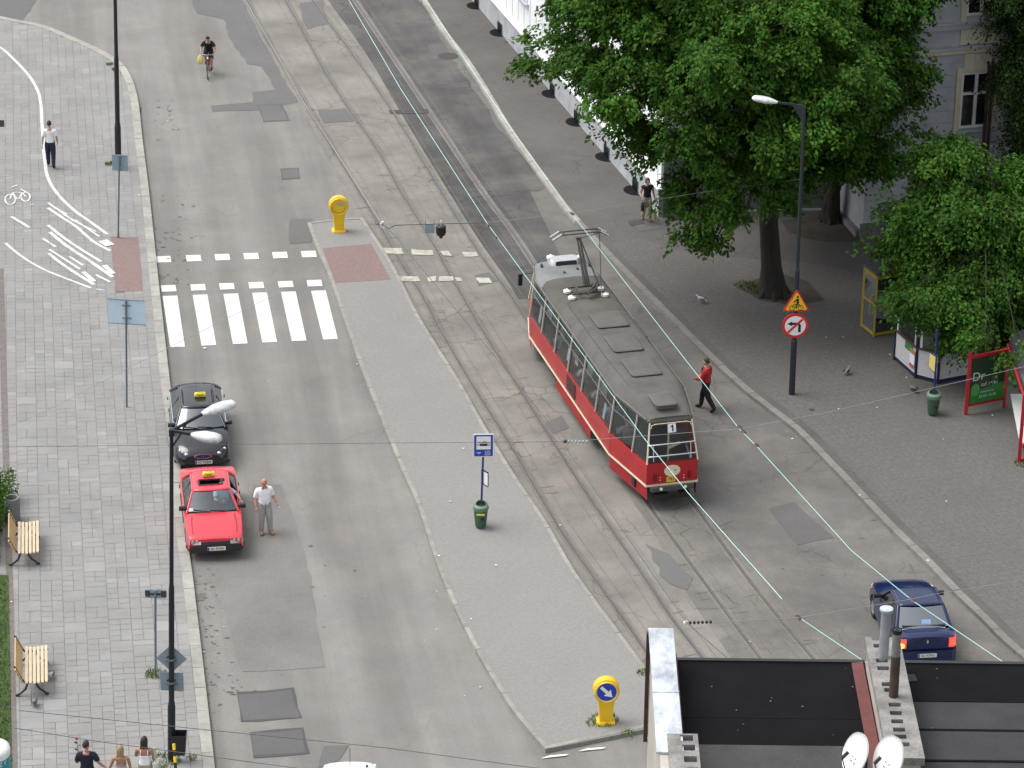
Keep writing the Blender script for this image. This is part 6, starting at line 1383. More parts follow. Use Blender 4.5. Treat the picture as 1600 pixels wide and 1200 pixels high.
b = MB(); b.tube([(-.27, .26, 1.0), (-.2, .36, 1.0), (0, .38, .98), (.2, .36, 1.0), (.27, .26, 1.0)], .013, 6); b.tube([(0, .36, .86), (0, .38, .98)], .014, 6); b.build('handlebar', M_chrome, bike, 50)
b = MB(); b.tube([stt, (0, -.28, .92)], .014, 6); b.loft([[Vector((x * k, -.3 + y * k, z)) for x, y in rrect(.17, .26, .07)] for k, z in ((.8, .92), (1, .95), (.9, .98))], True, True); b.build('saddle', M_black, bike, 50)
b = MB(); b.tube([(-.09, -.02, .2), (-.09, .0, .2), (.09, -.16, .4)], .01, 5); b.box((-.12, 0, .2), (.1, .09, .02)); b.box((.12, -.16, .4), (.1, .09, .02)); b.build('crank', M_chrome, bike)
b = MB(); b.ball((0, .44, .86), (.045, .05, .045), 10, 8); b.build('headlamp', M_chrome, bike, 60)
pz = dict(pelvis=(0, -.3, 1.04), belly=(0, -.22, 1.16), chest=(0, -.06, 1.3), neck=(0, .08, 1.42), head=(0, .12, 1.48), shL=(-.19, .0, 1.36), elL=(-.28, .12, 1.14), wrL=(-.25, .25, 1.03), shR=(.19, .0, 1.36), elR=(.28, .12, 1.14), wrR=(.25, .25, 1.03),
          hiL=(-.09, -.27, .98), knL=(-.12, .06, .72), anL=(-.11, -.04, .29), toL=(-.12, .1, .24), hiR=(.09, -.27, .98), knR=(.12, .1, .86), anR=(.11, -.2, .5), toR=(.12, -.06, .44))
person('man in black tee-shirt and shorts riding the bicycle', cc, crz, pz, C_black, C_dgrey, M_shoe, M_hairb, sleeve=.6, leglen=.5, h=1.78, nod=.45, build=1.05)
yb = thing('carrier_bag', 'yellow plastic bag hanging from the bicycle handlebar', 'bag', cc + Matrix.Rotation(crz, 3, 'Z') @ Vector((.3, .3, .58)), crz)
M_ybag = mat('bag_yellow', (.72, .66, .22), rough=.5, noise=.25, nscale=7)
b = MB(); b.loft([[Vector((x * k + .02 * math.sin(9 * z), y * k, z)) for x, y in rrect(.24, .15, .05)] for k, z in ((.55, -.02), (.95, .04), (1.0, .16), (.75, .3), (.3, .38))], True, True); b.build('bag', M_ybag, yb, 50)
b = MB(); b.tube([(-.04, 0, .36), (-.03, 0, .46), (.03, 0, .46), (.04, 0, .36)], .012, 5); b.build('handle', M_ybag, yb)
# ---- pigeons
M_pig = mat('pigeon_grey', (.17, .18, .2), rough=.7, noise=.3, nscale=20); M_pigw = mat('pigeon_pale', (.5, .5, .52), rough=.7); M_pigd = mat('pigeon_dark', (.035, .04, .05), rough=.6)
def pigeon(label, px, py, z, rz, pale=False, s=1.15):
    t = thing('pigeon', label, 'pigeon', G(px, py, z), rz, 'pigeons on the pavements')
    b = MB(); rings = []
    for y, zc, rx, rz_ in ((-.19, .10, .012, .006), (-.13, .105, .035, .02), (-.06, .12, .062, .055), (.0, .13, .07, .068), (.06, .145, .055, .06), (.095, .18, .032, .035), (.115, .215, .027, .03), (.14, .225, .026, .026), (.162, .222, .012, .012)):
        rings.append([Vector((rx * math.cos(a * PI / 6), y, zc + rz_ * math.sin(a * PI / 6))) * s for a in range(12)])
    b.loft(rings, True, True); body = b.build('body', M_pigw if pale else M_pig, t, 60)
    b = MB()
    for q in (-1, 1): b.ball(Vector((q * .058, -.05, .135)) * s, (.02 * s, .1 * s, .045 * s), 8, 6)
    b.build('wings', M_pig if pale else M_pigd, t, 60)
    b = MB(); b.lathe([(.008, 0), (.002, .025)], Vector((0, .16, .222)) * s, 6, Matrix.Rotation(-PI / 2, 3, 'X')); b.build('beak', M_pigd, t)
    b = MB()
    for q in (-1, 1): b.tube([Vector((q * .025, 0, .075)) * s, Vector((q * .025, .01, .005)) * s, Vector((q * .03, .05, .004)) * s], .006, 5)
    b.build('legs', mat('pigeon_leg', (.35, .1, .08), rough=.7), t)
pigeon('pale grey pigeon on the pavement near the big tree trunk', 1095, 473, KZ, 1.2, True)
pigeon('pigeon between the sign post and the kiosk', 1324, 585, KZ, -.6)
pigeon('pigeon right beside the nearer bench', 79, 1062, KZ, 2.9, True)
pigeon('dark pigeon on the slabs below the nearer bench', 54, 1104, KZ, 3.4)
pigeon('pigeon in the shade behind the green bin', 1426, 613, KZ, 1.0)
# ================================================================== STREET FURNITURE AND WIRES
M_post = mat('post_black', (.022, .024, .03), rough=.5, metal=.3)
M_postgrey = mat('post_grey', (.16, .2, .23), rough=.5, metal=.4)
M_signback = mat('sign_back', (.27, .34, .40), rough=.5, metal=.2, noise=.12, nscale=3)
M_signback2 = mat('sign_back_pale', (.56, .70, .80), rough=.5, metal=.05, noise=.08, nscale=2)
M_yel = mat('sign_yellow', (.85, .52, .02), rough=.4); M_red = mat('sign_red', (.62, .02, .02), rough=.4); M_swhite = mat('sign_white', (.8, .8, .8), rough=.4); M_sblack = mat('sign_black', (.012, .012, .012), rough=.5); M_sblue = mat('sign_blue', (.015, .05, .38), rough=.4)
M_lampglass = mat('lamp_housing', (.68, .69, .69), rough=.45, noise=.35, nscale=7, col2=(.4, .4, .41))
X, Z = Vector((1, 0, 0)), Vector((0, 0, 1))
def at_depth(px, py, y): d = ray(px, py); k = y / d.y; return Vector((d.x * k, y, H + d.z * k))
def head(b, p0, d, ln=.8, w=.16, mi=0):
    """lamp head: a drop-shaped housing"""
    d = Vector(d).normalized(); x = d.cross(Z).normalized(); u = x.cross(d); rings = []
    for k, (r, hgt) in ((0, (.3, .35)), (.12, (.6, .6)), (.4, (.95, 1)), (.7, (1, 1)), (.92, (.8, .75)), (1, (.35, .3))):
        rings.append([p0 + d * ln * k + x * w * r * math.cos(a * PI / 8) + u * (w * .62 * hgt * math.sin(a * PI / 8)) for a in range(16)])
    b.loft(rings, True, True)
# --- twin-headed lamp post on the left kerb
p = G(268, 1188, KZ); tw = thing('street_lamp', 'black lamp post with two white heads in front of the black taxi', 'street lamp', p)
top = at_depth(268, 673, p.y) - p
b = MB(); k = lambda f: top * f
b.tube([k(0), k(.17)], .1, 14); b.tube([k(.17), k(.19)], [.1, .072], 14); b.tube([k(.19), k(.53)], .072, 12); b.tube([k(.53), k(.55)], [.072, .055], 12); b.tube([k(.55), k(1)], [.055, .048], 12); b.build('pole', M_post, tw, 40)
for px0, px1, nm in (((318, 646), (365, 630), 'a'), ((302, 679), (344, 686), 'b')):
    e = at_depth(*px0, p.y + (.75 if nm == 'a' else -.35)) - p; e2 = at_depth(*px1, p.y + (1.2 if nm == 'a' else -.55)) - p
    b = MB(); b.bar(top, e, .05, .07); b.bar(top - Vector((0, 0, .45)), top.lerp(e, .45) - Vector((0, 0, .03)), .03, .04); arm = b.build('lamp_arm', M_post, tw)
    b = MB(); head(b, e - (e2 - e).normalized() * .05, e2 - e, (e2 - e).length * 1.12, .2); b.build('lamp_head', M_lampglass, arm, 60)
b = MB(); b.tube([k(.985), top + Vector((0, 0, .04))], .07, 12); b.build('cap', M_post, tw)
# --- plain black post at the top left
p = G(185, 262, KZ); bp = thing('street_lamp', 'plain black lamp post rising out of the picture at the top left', 'street lamp', p)
top = at_depth(180, 2, p.y) - p; top = top * 1.55
b = MB(); b.tube([k(0), k(.16)], .12, 14); b.tube([k(.16), k(.18)], [.12, .09], 14); b.tube([k(.18), k(.42)], .09, 12); b.tube([k(.42), k(.44)], [.09, .07], 12); b.tube([k(.44), k(1)], [.07, .06], 12); b.build('pole', M_post, bp, 40)
b = MB(); b.bar(top, top + Vector((1.6, .2, .15)), .05, .07); arm = b.build('lamp_arm', M_post, bp); b = MB(); head(b, top + Vector((1.55, .2, .15)), (1, .1, .08), .85, .2); b.build('lamp_head', M_lampglass, arm, 60)
# --- lamp post at the right with two road signs on it
p = G(1237, 616, KZ); rp_ = thing('street_lamp', 'tall dark lamp post with one arm carrying the two road signs', 'street lamp', p)
top = at_depth(1257, 166, p.y) - p
b = MB(); b.tube([k(0), k(.19)], .1, 14); b.tube([k(.19), k(.2)], [.1, .08], 14); b.tube([k(.2), k(.44)], .08, 12); b.tube([k(.44), k(.45)], [.08, .06], 12); b.tube([k(.45), k(1)], [.06, .05], 12); b.build('pole', mat('post_blue_grey', (.03, .036, .045), rough=.5, metal=.3), rp_, 40)
e = at_depth(1215, 160, p.y + .25) - p; e0 = at_depth(1178, 153, p.y + .4) - p
b = MB(); b.bar(top, e, .045, .06); b.plate([(0, 0), (.42, .06), (.02, -.55), (0, -.6)], top, (e - top).normalized(), Z, .03); arm = b.build('lamp_arm', MATS['post_blue_grey'], rp_)
b = MB(); head(b, e, e0 - e, (e0 - e).length * 1.08, .17); b.build('lamp_head', M_lampglass, arm, 60)
# the signs: frames (centre, right, up) just in front of the post
sy = p.y - .13
def sign(nm, label, cpx, yaw=0., y=sy): c = at_depth(*cpx, y); return thing(nm, label, 'road sign', c), Vector((math.cos(yaw), math.sin(yaw), 0))
t, R = sign('warning_sign', 'yellow triangular cyclists warning sign on the right lamp post', (1244.5, 475), .1)
def tri(w, r=.05): 
    h = w * .866; pts = [(-w / 2, -h / 3), (w / 2, -h / 3), (0, h * 2 / 3)]; out = []
    for i, q in enumerate(pts):
        a = Vector(pts[i - 1]) - Vector(q); c = Vector(pts[(i + 1) % 3]) - Vector(q); a.normalize(); c.normalize()
        for f in (0, .5, 1): v = a.lerp(c, f) * r * (1.35 if f == .5 else 1.5); v = v * (.6 if f == .5 else 1); out.append((q[0] + v.x, q[1] + v.y))
    return out
n = R.cross(Z)
b = MB(); b.plate(tri(.88), (0, 0, 0), R, Z, .03); b.build('border', M_red, t)
b = MB(); b.plate(tri(.74), n * .005, R, Z, .004); face = b.build('face', M_yel, t)
def stroke(b, pts, w, o, R, U=Z, th=.004):
    for a, c in zip(pts, pts[1:]):
        d = Vector(c) - Vector(a); q = Vector((-d.y, d.x)).normalized() * w / 2; a_, c_ = Vector(a), Vector(c); b.plate([tuple(a_ + q), tuple(a_ - q), tuple(c_ - q), tuple(c_ + q)], o, R, U, th); th += .0006
b = MB(); o = n * .01
for cx in (-.14, .14): stroke(b, [(cx + .082 * math.cos(a * PI / 8), -.13 + .082 * math.sin(a * PI / 8)) for a in range(17)], .018, o, R)
stroke(b, [(-.14, -.13), (-.08, .0), (.08, .0), (.14, -.13)], .018, o + n * .004, R); stroke(b, [(-.03, -.13), (.08, .0)], .018, o + n * .007, R)
stroke(b, [(.04, .03), (.03, .19)], .07, o + n * .01, R); stroke(b, [(.02, .17), (-.1, .06)], .03, o + n * .013, R); stroke(b, [(.04, .03), (-.02, -.04), (.0, -.14)], .035, o + n * .016, R)
b.plate(circle(.036, 14, .03, .245), o, R, Z, .004); b.build('cyclist_symbol', M_sblack, t)
t, R = sign('prohibition_sign', 'round no left turn sign below the yellow triangle', (1242.5, 509), .05); n = R.cross(Z)
b = MB(); b.plate(circle(.42, 32), (0, 0, 0), R, Z, .03); b.build('border', M_red, t)
b = MB(); b.plate(circle(.335, 32), n * .005, R, Z, .004); b.build('face', M_swhite, t)
b = MB(); o = n * .01; stroke(b, [(.14, -.22), (.14, .03)], .085, o, R); stroke(b, [(.14, .03), (.1, .07), (-.1, .07)], .075, o + n * .003, R); b.plate([(-.1, .15), (-.26, .07), (-.1, -.01)], o, R, Z, .004); b.build('arrow', M_sblack, t)
b = MB(); stroke(b, [(-.23, -.23), (.23, .23)], .07, n * .02, R); b.build('slash', M_red, t)
# backs of signs on the left pavement
def back_sign(label, base_px, c_px, w, h, m, yaw, r=.03, frame=True):
    q = G(*base_px, KZ); t = thing('sign_post', label, 'road sign', q); c = at_depth(*c_px, q.y) - q; R = Vector((math.cos(yaw), math.sin(yaw), 0)); n = R.cross(Z)
    b = MB(); b.tube([(0, 0, -.05), c + Z * (h * .48)], .032, 10); b.build('post', M_postgrey, t, 40)
    b = MB(); b.plate(rrect(w, h, r), c - n * .045, R, Z, .012); pl = b.build('panel', m, t)
    if frame:
        b = MB()
        for z in (-h / 2 + .015, h / 2 - .015): b.bar(c - n * .04 + Z * z - R * w / 2, c - n * .04 + Z * z + R * w / 2, .03, .03)
        for z in (-h * .25, h * .25): b.bar(c - n * .025 + Z * z - R * .14, c - n * .025 + Z * z + R * .14, .03, .05)
        b.build('rib', M_signback, pl)
    return t
back_sign('large pale blue-grey sign back on a thin post by the crosswalk', (198, 636), (197.5, 488), 1.2, .86, M_signback2, -.12)
back_sign('small blue-grey sign back before the black post at the top left', (184.5, 372), (187, 255), .58, .6, M_signback, -.12)
back_sign('low dark wide sign back on a grey post beside the twin lamp', (243, 1056), (243, 929), .58, .25, mat('sign_back_dark', (.05, .055, .06), rough=.6), -.03)
q = G(268, 1188, KZ)
for label, cpx, pts in (('grey diamond-shaped sign back on the twin lamp post', (268, 1029), [(0, .40), (.40, 0), (0, -.40), (-.40, 0)]), ('grey rectangular sign back under the diamond sign', (268.5, 1065), rrect(.6, .54, .02))):
    c = at_depth(*cpx, q.y + .14); t = thing('road_sign', label, 'road sign', c); R = Vector((math.cos(-.06), math.sin(-.06), 0)); n = R.cross(Z)
    b = MB(); b.plate(pts, (0, 0, 0), R, Z, .012); b.build('panel', M_signback, t)
    b = MB(); b.lathe([(.115, -.03), (.115, .03)], Vector((0, -.14, .08)), 14, cap=False); b.box((0, -.03, .08), (.12, .06, .04)); b.box((.0, -.012, -.06), (.3, .02, .03)); b.build('clamp', M_postgrey, t)
    if 'rect' in label:
        b = MB(); b.plate(rrect(.15, .04, .01), n * .004 + R * .18 - Z * .21, R, Z, .003); b.build('sticker', mat('sticker_tan', (.5, .3, .1), rough=.7), t)
# bin and striped bar at the foot of the twin lamp
c = G(281, 1190, KZ); t = thing('litter_bin', 'black open bin fixed to the foot of the twin lamp', 'litter bin', c)
b = MB(); b.loft([[Vector((x * kk, y * kk, z)) for x, y in rrect(.4, .34, .03)] for kk, z in ((.75, .25), (1, .85), (.94, .85), (.7, .3))], True, True); b.build('bin', mat('bin_black', (.015, .016, .02), rough=.5), t, 30)
b = MB(); b.box((-.22, 0, .7), (.12, .05, .05)); b.build('bracket', M_post, t)
c = G(277, 1250, KZ); t = thing('barrier_bar', 'yellow and black striped bar leaning at the twin lamp', 'barrier', c)
topb = at_depth(271.5, 1162, c.y + .6) - c; b = MB(); c2 = MB(); lo = Vector((.02, 0, 0))
for i in range(9):
    (b if i % 2 == 0 else c2).tube([lo.lerp(topb, i / 9), lo.lerp(topb, (i + 1) / 9)], .04, 10)
b.build('yellow_band', M_yel, t, 40); c2.build('black_band', M_sblack, t, 40)
# --- yellow keep-right bollards on the island
M_bol = mat('bollard_yellow', (.80, .50, .012), rough=.4, noise=.1, nscale=4)
def bollard(label, base_px, yaw, s, disc):
    q = G(*base_px, KZ); t = thing('traffic_bollard', label, 'bollard', q, yaw); hc = 1.0 * s; R = .35 * s
    b = MB(); prof = []
    for a in range(25):
        an = -PI * .27 + (2 * PI - PI * .46) * a / 24; prof.append((R * math.cos(an), hc + R * math.sin(an)))
    prof = [(.17 * s, .04), (.185 * s, .35 * s), (.215 * s, .62 * s)] + [p_ for p_ in [(R * math.cos(a), hc + R * math.sin(a)) for a in [(-50 + 280 * i / 28) * PI / 180 for i in range(29)]]] + [(-.215 * s, .62 * s), (-.185 * s, .35 * s), (-.17 * s, .04)]
    b.loft([[(x * kk, y, .5 * s + (z - .5 * s) * kk) for x, z in prof] for kk, y in ((.93, -.15), (1, -.12), (1, .12), (.93, .15))], True, True); b.build('body', M_bol, t, 40)
    b = MB(); b.loft([[Vector((x * kk, y * kk, z)) for x, y in rrect(.5 * s, .42, .06)] for kk, z in ((1, .0), (1, .05), (.85, .09))], True, True); b.build('base', M_bol, t, 40)
    f = MB(); f.lathe([(R * .93, -.15), (R * .86, -.185), (R * .8, -.16)], (0, 0, 0), 32, Matrix.Rotation(0, 3, 'X'), cap=False)
    f.v = [(x, z, hc + y) for x, y, z in f.v]; f.build('rim', M_bol, t, 50)
    b = MB()
    b.plate(circle(R * .82, 32), (0, -.153, hc), X, Z, .01)
    if disc:
        d = b.build('sign_disc', M_swhite, t); b = MB(); b.plate(circle(R * .75, 32), (0, -.158, hc), X, Z, .006); b.build('blue_face', M_sblue, d)
        b = MB(); a = Vector((1, -1)).normalized(); q_ = Vector((1, 1)).normalized(); L = R * .62
        P_ = lambda u, v: tuple(a * u + q_ * v)
        b.plate([P_(-L, .045), P_(L * .1, .045), P_(L * .1, .125), P_(L, 0), P_(L * .1, -.125), P_(L * .1, -.045), P_(-L, -.045)], (0, -.163, hc), X, Z, .005); b.build('arrow', M_swhite, d)
    else:
        d = b.build('sign_disc', M_bol, t); text('graffiti', 'NBZ', .19, mat('graffiti_blue', (.12, .4, .5), rough=.7), (.06, -.157, hc + .09), X, Z, d)
        b = MB(); stroke(b, [(.24 * math.cos(a), .24 * math.sin(a)) for a in [PI + .1 + (PI - .2) * i / 14 for i in range(15)]], .022, Vector((0, -.156, hc)), X); b.build('graffiti_smile', mat('graffiti_green', (.2, .22, .05), rough=.7), d)
bollard('yellow bollard with blue graffiti at the far tip of the island', (529.5, 361), .12, 1.0, False)
bollard('yellow bollard with blue arrow disc at the near end of the island', (946, 1128), .06, .99, True)
# --- tram stop post with its bin on the island
q = G(751, 817, KZ); t = thing('tram_stop_sign', 'blue tram stop sign on a post on the island', 'stop sign', q)
c = at_depth(755.5, 696, q.y) - q; tl = c + Vector((0, .02, 0)); R = Vector((math.cos(.06), math.sin(.06), 0)); n = R.cross(Z)
b = MB(); b.tube([(0, 0, -.05), (c.x, .04, c.z)], .032, 10); b.build('post', mat('post_blue', (.02, .03, .14), rough=.45), t, 40)
b = MB(); b.plate(rrect(.60, .74, .03), c + n * .012, R, Z, .025); pn = b.build('panel', M_swhite, t)
b = MB(); b.plate(rrect(.55, .69, .02), c + n * .016, R, Z, .004); b.build('blue_field', M_sblue, pn)
b = MB(); b.plate(rrect(.42, .42, .01), c + n * .021 + Z * .09, R, Z, .004); b.build('white_field', M_swhite, pn)
b = MB(); o = c + n * .026 + Z * .05
b.plate(rrect(.24, .07, .01), o - Z * .02, R, Z, .004); stroke(b, [(-.17, -.035), (-.17, .01)], .03, o, R); stroke(b, [(.16, -.045), (.17, .0)], .03, o, R); stroke(b, [(-.17, .05), (.19, .04)], .014, o, R); stroke(b, [(-.02, .05), (.03, .1), (.1, .06)], .012, o + n * .003, R); b.build('tram_symbol', M_sblack, pn)
b = MB(); o = c + n * .021 - Z * .24; stroke(b, [(-.2, .0), (-.17, .03), (-.14, -.03), (-.11, .03), (-.08, .0)], .025, o - R * .0, R); b.build('wave_logo', mat('logo_pale', (.45, .6, .75), rough=.5), pn)
text('sign_text', 'KZK', .085, M_swhite, c + n * .022 - Z * .2 + R * .12, R, Z, pn); text('sign_text', 'GOP', .085, M_swhite, c + n * .022 - Z * .285 + R * .12, R, Z, pn)
cc_ = at_depth(757, 747, q.y - .02) - q
b = MB(); b.plate(rrect(.32, .48, .02), cc_ + Vector((.0, 0, 0)), Vector((.62, -.78, 0)).normalized(), Z, .03); tb_ = b.build('timetable', MATS['post_blue'], t)
b = MB(); b.plate(rrect(.27, .4, .01), cc_ + Vector((-.78, -.62, 0)) * .004 + Vector((.012, -.012, 0)), Vector((.62, -.78, 0)).normalized(), Z, .004); b.build('timetable_sheet', M_swhite, tb_)
def green_bin(label, base_px, sticker=True):
    q = G(*base_px, KZ); t = thing('litter_bin', label, 'litter bin', q); m = mat('bin_green', (.045, .10, .055), rough=.5, noise=.2, nscale=4)
    b = MB(); b.lathe([(.16, .06), (.165, .08), (.215, .62), (.205, .62), (.15, .1)], (0, 0, 0), 20, cap=False); b.lathe([(0, .06), (.16, .06)], (0, 0, 0), 20, cap=False); b.build('bin', m, t, 40)
    b = MB(); ring = []
    for a in range(21):
        an = a * 2 * PI / 20; f = max(0, math.sin(an)); ring.append((an, .76 + .04 * f))
    b.loft([[Vector((.225 * math.cos(an), .225 * math.sin(an), .60)), Vector((.24 * math.cos(an), .24 * math.sin(an), .66)), Vector((.225 * math.cos(an), .225 * math.sin(an), .72 + .08 * max(0, math.sin(an)))), Vector((.15 * math.cos(an), .15 * math.sin(an) + .02, .76 + .06 * max(0, math.sin(an))))] for an, _ in ring], False, False); b.build('hood', mat('bin_green_hood', (.10, .18, .12), rough=.5), t, 50)
    b = MB(); b.ball((0, .02, .66), (.17, .17, .07), 14, 6); b.build('mouth', M_soot_shade, t, 60)  # black filling paints the shade inside the bin
    if sticker:
        b = MB(); b.plate(rrect(.24, .065, .01), (.0, -.212, .52), X, Vector((0, -.1, 1)), .006); b.build('sticker', M_taxi, t)
    b = MB(); stroke(b, [(.0, -.06), (.02, .05)], .03, Vector((0.03, -.206, .36)), X, Vector((0, -.1, 1))); stroke(b, [(.06, -.05), (.05, .04)], .03, Vector((0.03, -.206, .36)), X, Vector((0, -.1, 1))); b.build('mark', M_sblack, t)
green_bin('green bin with yellow sticker below the tram stop sign', (751, 824)); green_bin('green bin in the shade by the white kiosk', (1457, 648), False)
q = G(1459, 642, KZ); t = thing('bus_stop_post', 'blue post with a yellow board beside the shaded green bin', 'stop sign', q)
b = MB(); tp = at_depth(1464, 515, q.y) - q; b.tube([(0, 0, -.05), (tp.x, 0, tp.z)], .035, 10); b.build('post', MATS['post_blue'], t, 40)
cb_ = at_depth(1456.5, 567, q.y - .06) - q; R = Vector((.45, -.9, 0)).normalized()
b = MB(); b.plate([(-.2, .3), (.2, .3), (.2, -.3), (-.2, -.22)], cb_, R, Z, .03); bd = b.build('board', MATS['post_blue'], t)
b = MB(); b.plate([(-.17, .27), (.17, .27), (.17, -.25), (-.17, -.2)], cb_ + R.cross(Z) * .006, R, Z, .004); b.build('board_face', mat('board_yellow', (.6, .5, .15), rough=.6), bd)
# --- benches, stone bin, poster drum
M_slat = mat('bench_slat', (.52, .36, .17), rough=.6, noise=.2, nscale=5, stretch=(6, .6, 6)); M_slatp = mat('bench_slat_pale', (.62, .5, .33), rough=.65, noise=.25, nscale=5, stretch=(6, .6, 6)); M_ciron = mat('cast_black', (.02, .02, .022), rough=.5)
def bench(label, px):
    t = thing('park_bench', label, 'bench', G(*px, KZ), math.radians(8), 'slatted benches along the lawn')
    b = MB()
    for k in range(6): b.box((-.16 + k * .105, 0, .44 + .012 * abs(k - 2)), (.075, 2.0, .035))
    b.build('seat', M_slatp, t)
    b = MB()
    for k in range(4): b.box((-.29 - k * .045, 0, .52 + k * .105), (.03, 2.0, .085), M=Matrix.Rotation(math.radians(-20), 3, 'Y'))
    b.build('backrest', M_slat, t)
    for y in (-.85, .85):
        b = MB(); b.tube([(-.42, y, .02), (-.34, y, .08), (-.2, y, .2), (-.12, y, .41)], .032, 8); b.tube([(.36, y, .02), (.3, y, .1), (.18, y, .2), (.06, y, .4)], .032, 8); b.tube([(-.2, y, .4), (.42, y, .44)], .025, 8); b.tube([(-.2, y, .4), (-.3, y, .55), (-.46, y, .92)], .025, 8)
        b.ball((.36, y, .04), (.06, .04, .04)); b.ball((-.42, y, .04), (.06, .04, .04)); b.build('leg', M_ciron, t, 50)
bench('slatted bench beside the hedge and the stone bin', (40, 862)); bench('slatted bench farther down beside the open lawn', (52, 1062))
t = thing('stone_bin', 'grey round concrete bin behind the upper bench', 'litter bin', G(20, 813, KZ))
b = MB(); b.lathe([(.23, 0), (.235, .72), (.225, .76), (.17, .76), (.165, .72), (.165, .3), (0, .3)], (0, 0, 0), 24, cap=False); b.build('drum', mat('bin_concrete', (.2, .195, .2), rough=.9, noise=.2, nscale=5), t, 40)
b = MB(); b.lathe([(0, .5), (.163, .5)], (0, 0, 0), 20, cap=False); b.build('mouth', M_soot_shade, t)  # black disc paints the shade down in the drum
c = G(-14, 1178, 2.1); t = thing('poster_drum', 'round drum with a white cap and a teal lettered band', 'advertising column', Vector((c.x, c.y, KZ)))
b = MB(); b.lathe([(.46, 0), (.46, 2.1)], (0, 0, 0), 32); b.build('drum', mat('drum_teal', (.02, .27, .33), rough=.5), t, 40)
b = MB(); b.lathe([(.47, 1.98), (.48, 2.1), (.46, 2.18), (.3, 2.26), (0, 2.29)], (0, 0, 0), 32, cap=False); b.build('cap', M_swhite, t, 50)
for word, z in (('ICZY', 1.88), ('SZE', 1.7)):
    for j, chh in enumerate(word):
        a = math.radians(-86 + j * 17); rr = Vector((-math.sin(a), math.cos(a), 0)); text('letter', chh, .17, M_swhite, (.463 * math.cos(a), .463 * math.sin(a), z), rr, Z, t)
# small dark object cut by the left edge: the end of a sign
t = thing('sign_post', 'dark sign end at the left edge above the painted bicycle', 'road sign', G(-8, 300, KZ)); q = G(-8, 300, KZ); c = at_depth(-4, 193, q.y) - q
b = MB(); b.tube([(0, 0, 0), c], .03, 8); b.build('post', M_postgrey, t, 40); b = MB(); b.plate(rrect(.5, .26, .03), c, X, Z, .02); b.build('panel', MATS['sign_back_dark'], t)
# --- phone booth
qa, qb = G(1346, 512, KZ), G(1365, 527, KZ); yd = (qa - qb).normalized(); L = .9; xd = Vector((yd.y, -yd.x, 0))
M_by = mat('booth_yellow', (.38, .29, .03), rough=.5, noise=.15, nscale=4)
t = thing('phone_booth', 'yellow framed glass phone booth under the tree', 'phone booth', qb); fx = lambda u, v, z: xd * u + yd * v + Z * z
b = MB()
for u, v in ((0, 0), (0, L), (L, 0), (L, L)): b.bar(fx(u, v, 0), fx(u, v, 2.2), .06, .06)
for z in (.1, 2.17):
    for a, c in (((0, 0), (0, L)), ((0, 0), (L, 0)), ((L, 0), (L, L)), ((0, L), (L, L))): b.bar(fx(*a, z), fx(*c, z), .05, .09 if z < 1 else .16)
for a, c in (((0, 0), (0, L)), ((0, 0), (L, 0))): b.bar(fx(*a, 1.15), fx(*c, 1.15), .04, .05)
b.build('frame', M_by, t)
b = MB(); b.box(fx(L / 2, L / 2, 2.3), (1.02, 1.02, .09), rz=math.atan2(xd.y, xd.x)); b.build('roof', mat('booth_roof', (.07, .08, .09), rough=.6), t)
for a, c in (((0, 0), (0, L)), ((0, 0), (L, 0)), ((L, 0), (L, L)), ((0, L), (L, L))):
    b = MB(); b.add([fx(*a, .15), fx(*c, .15), fx(*c, 2.1), fx(*a, 2.1)], [(0, 1, 2, 3)]); b.build('glass_pane', M_cglass_d, t)
b = MB(); b.tube([fx(-.04, .25, .75), fx(-.07, .3, .8), fx(-.07, .2, 1.45), fx(-.03, .15, 1.5)], .018, 6); b.build('door_handle', M_by, t)
b = MB(); b.box(fx(L - .15, L / 2, 1.4), (.2, .35, .5), rz=math.atan2(xd.y, xd.x)); b.build('telephone', M_postgrey, t)
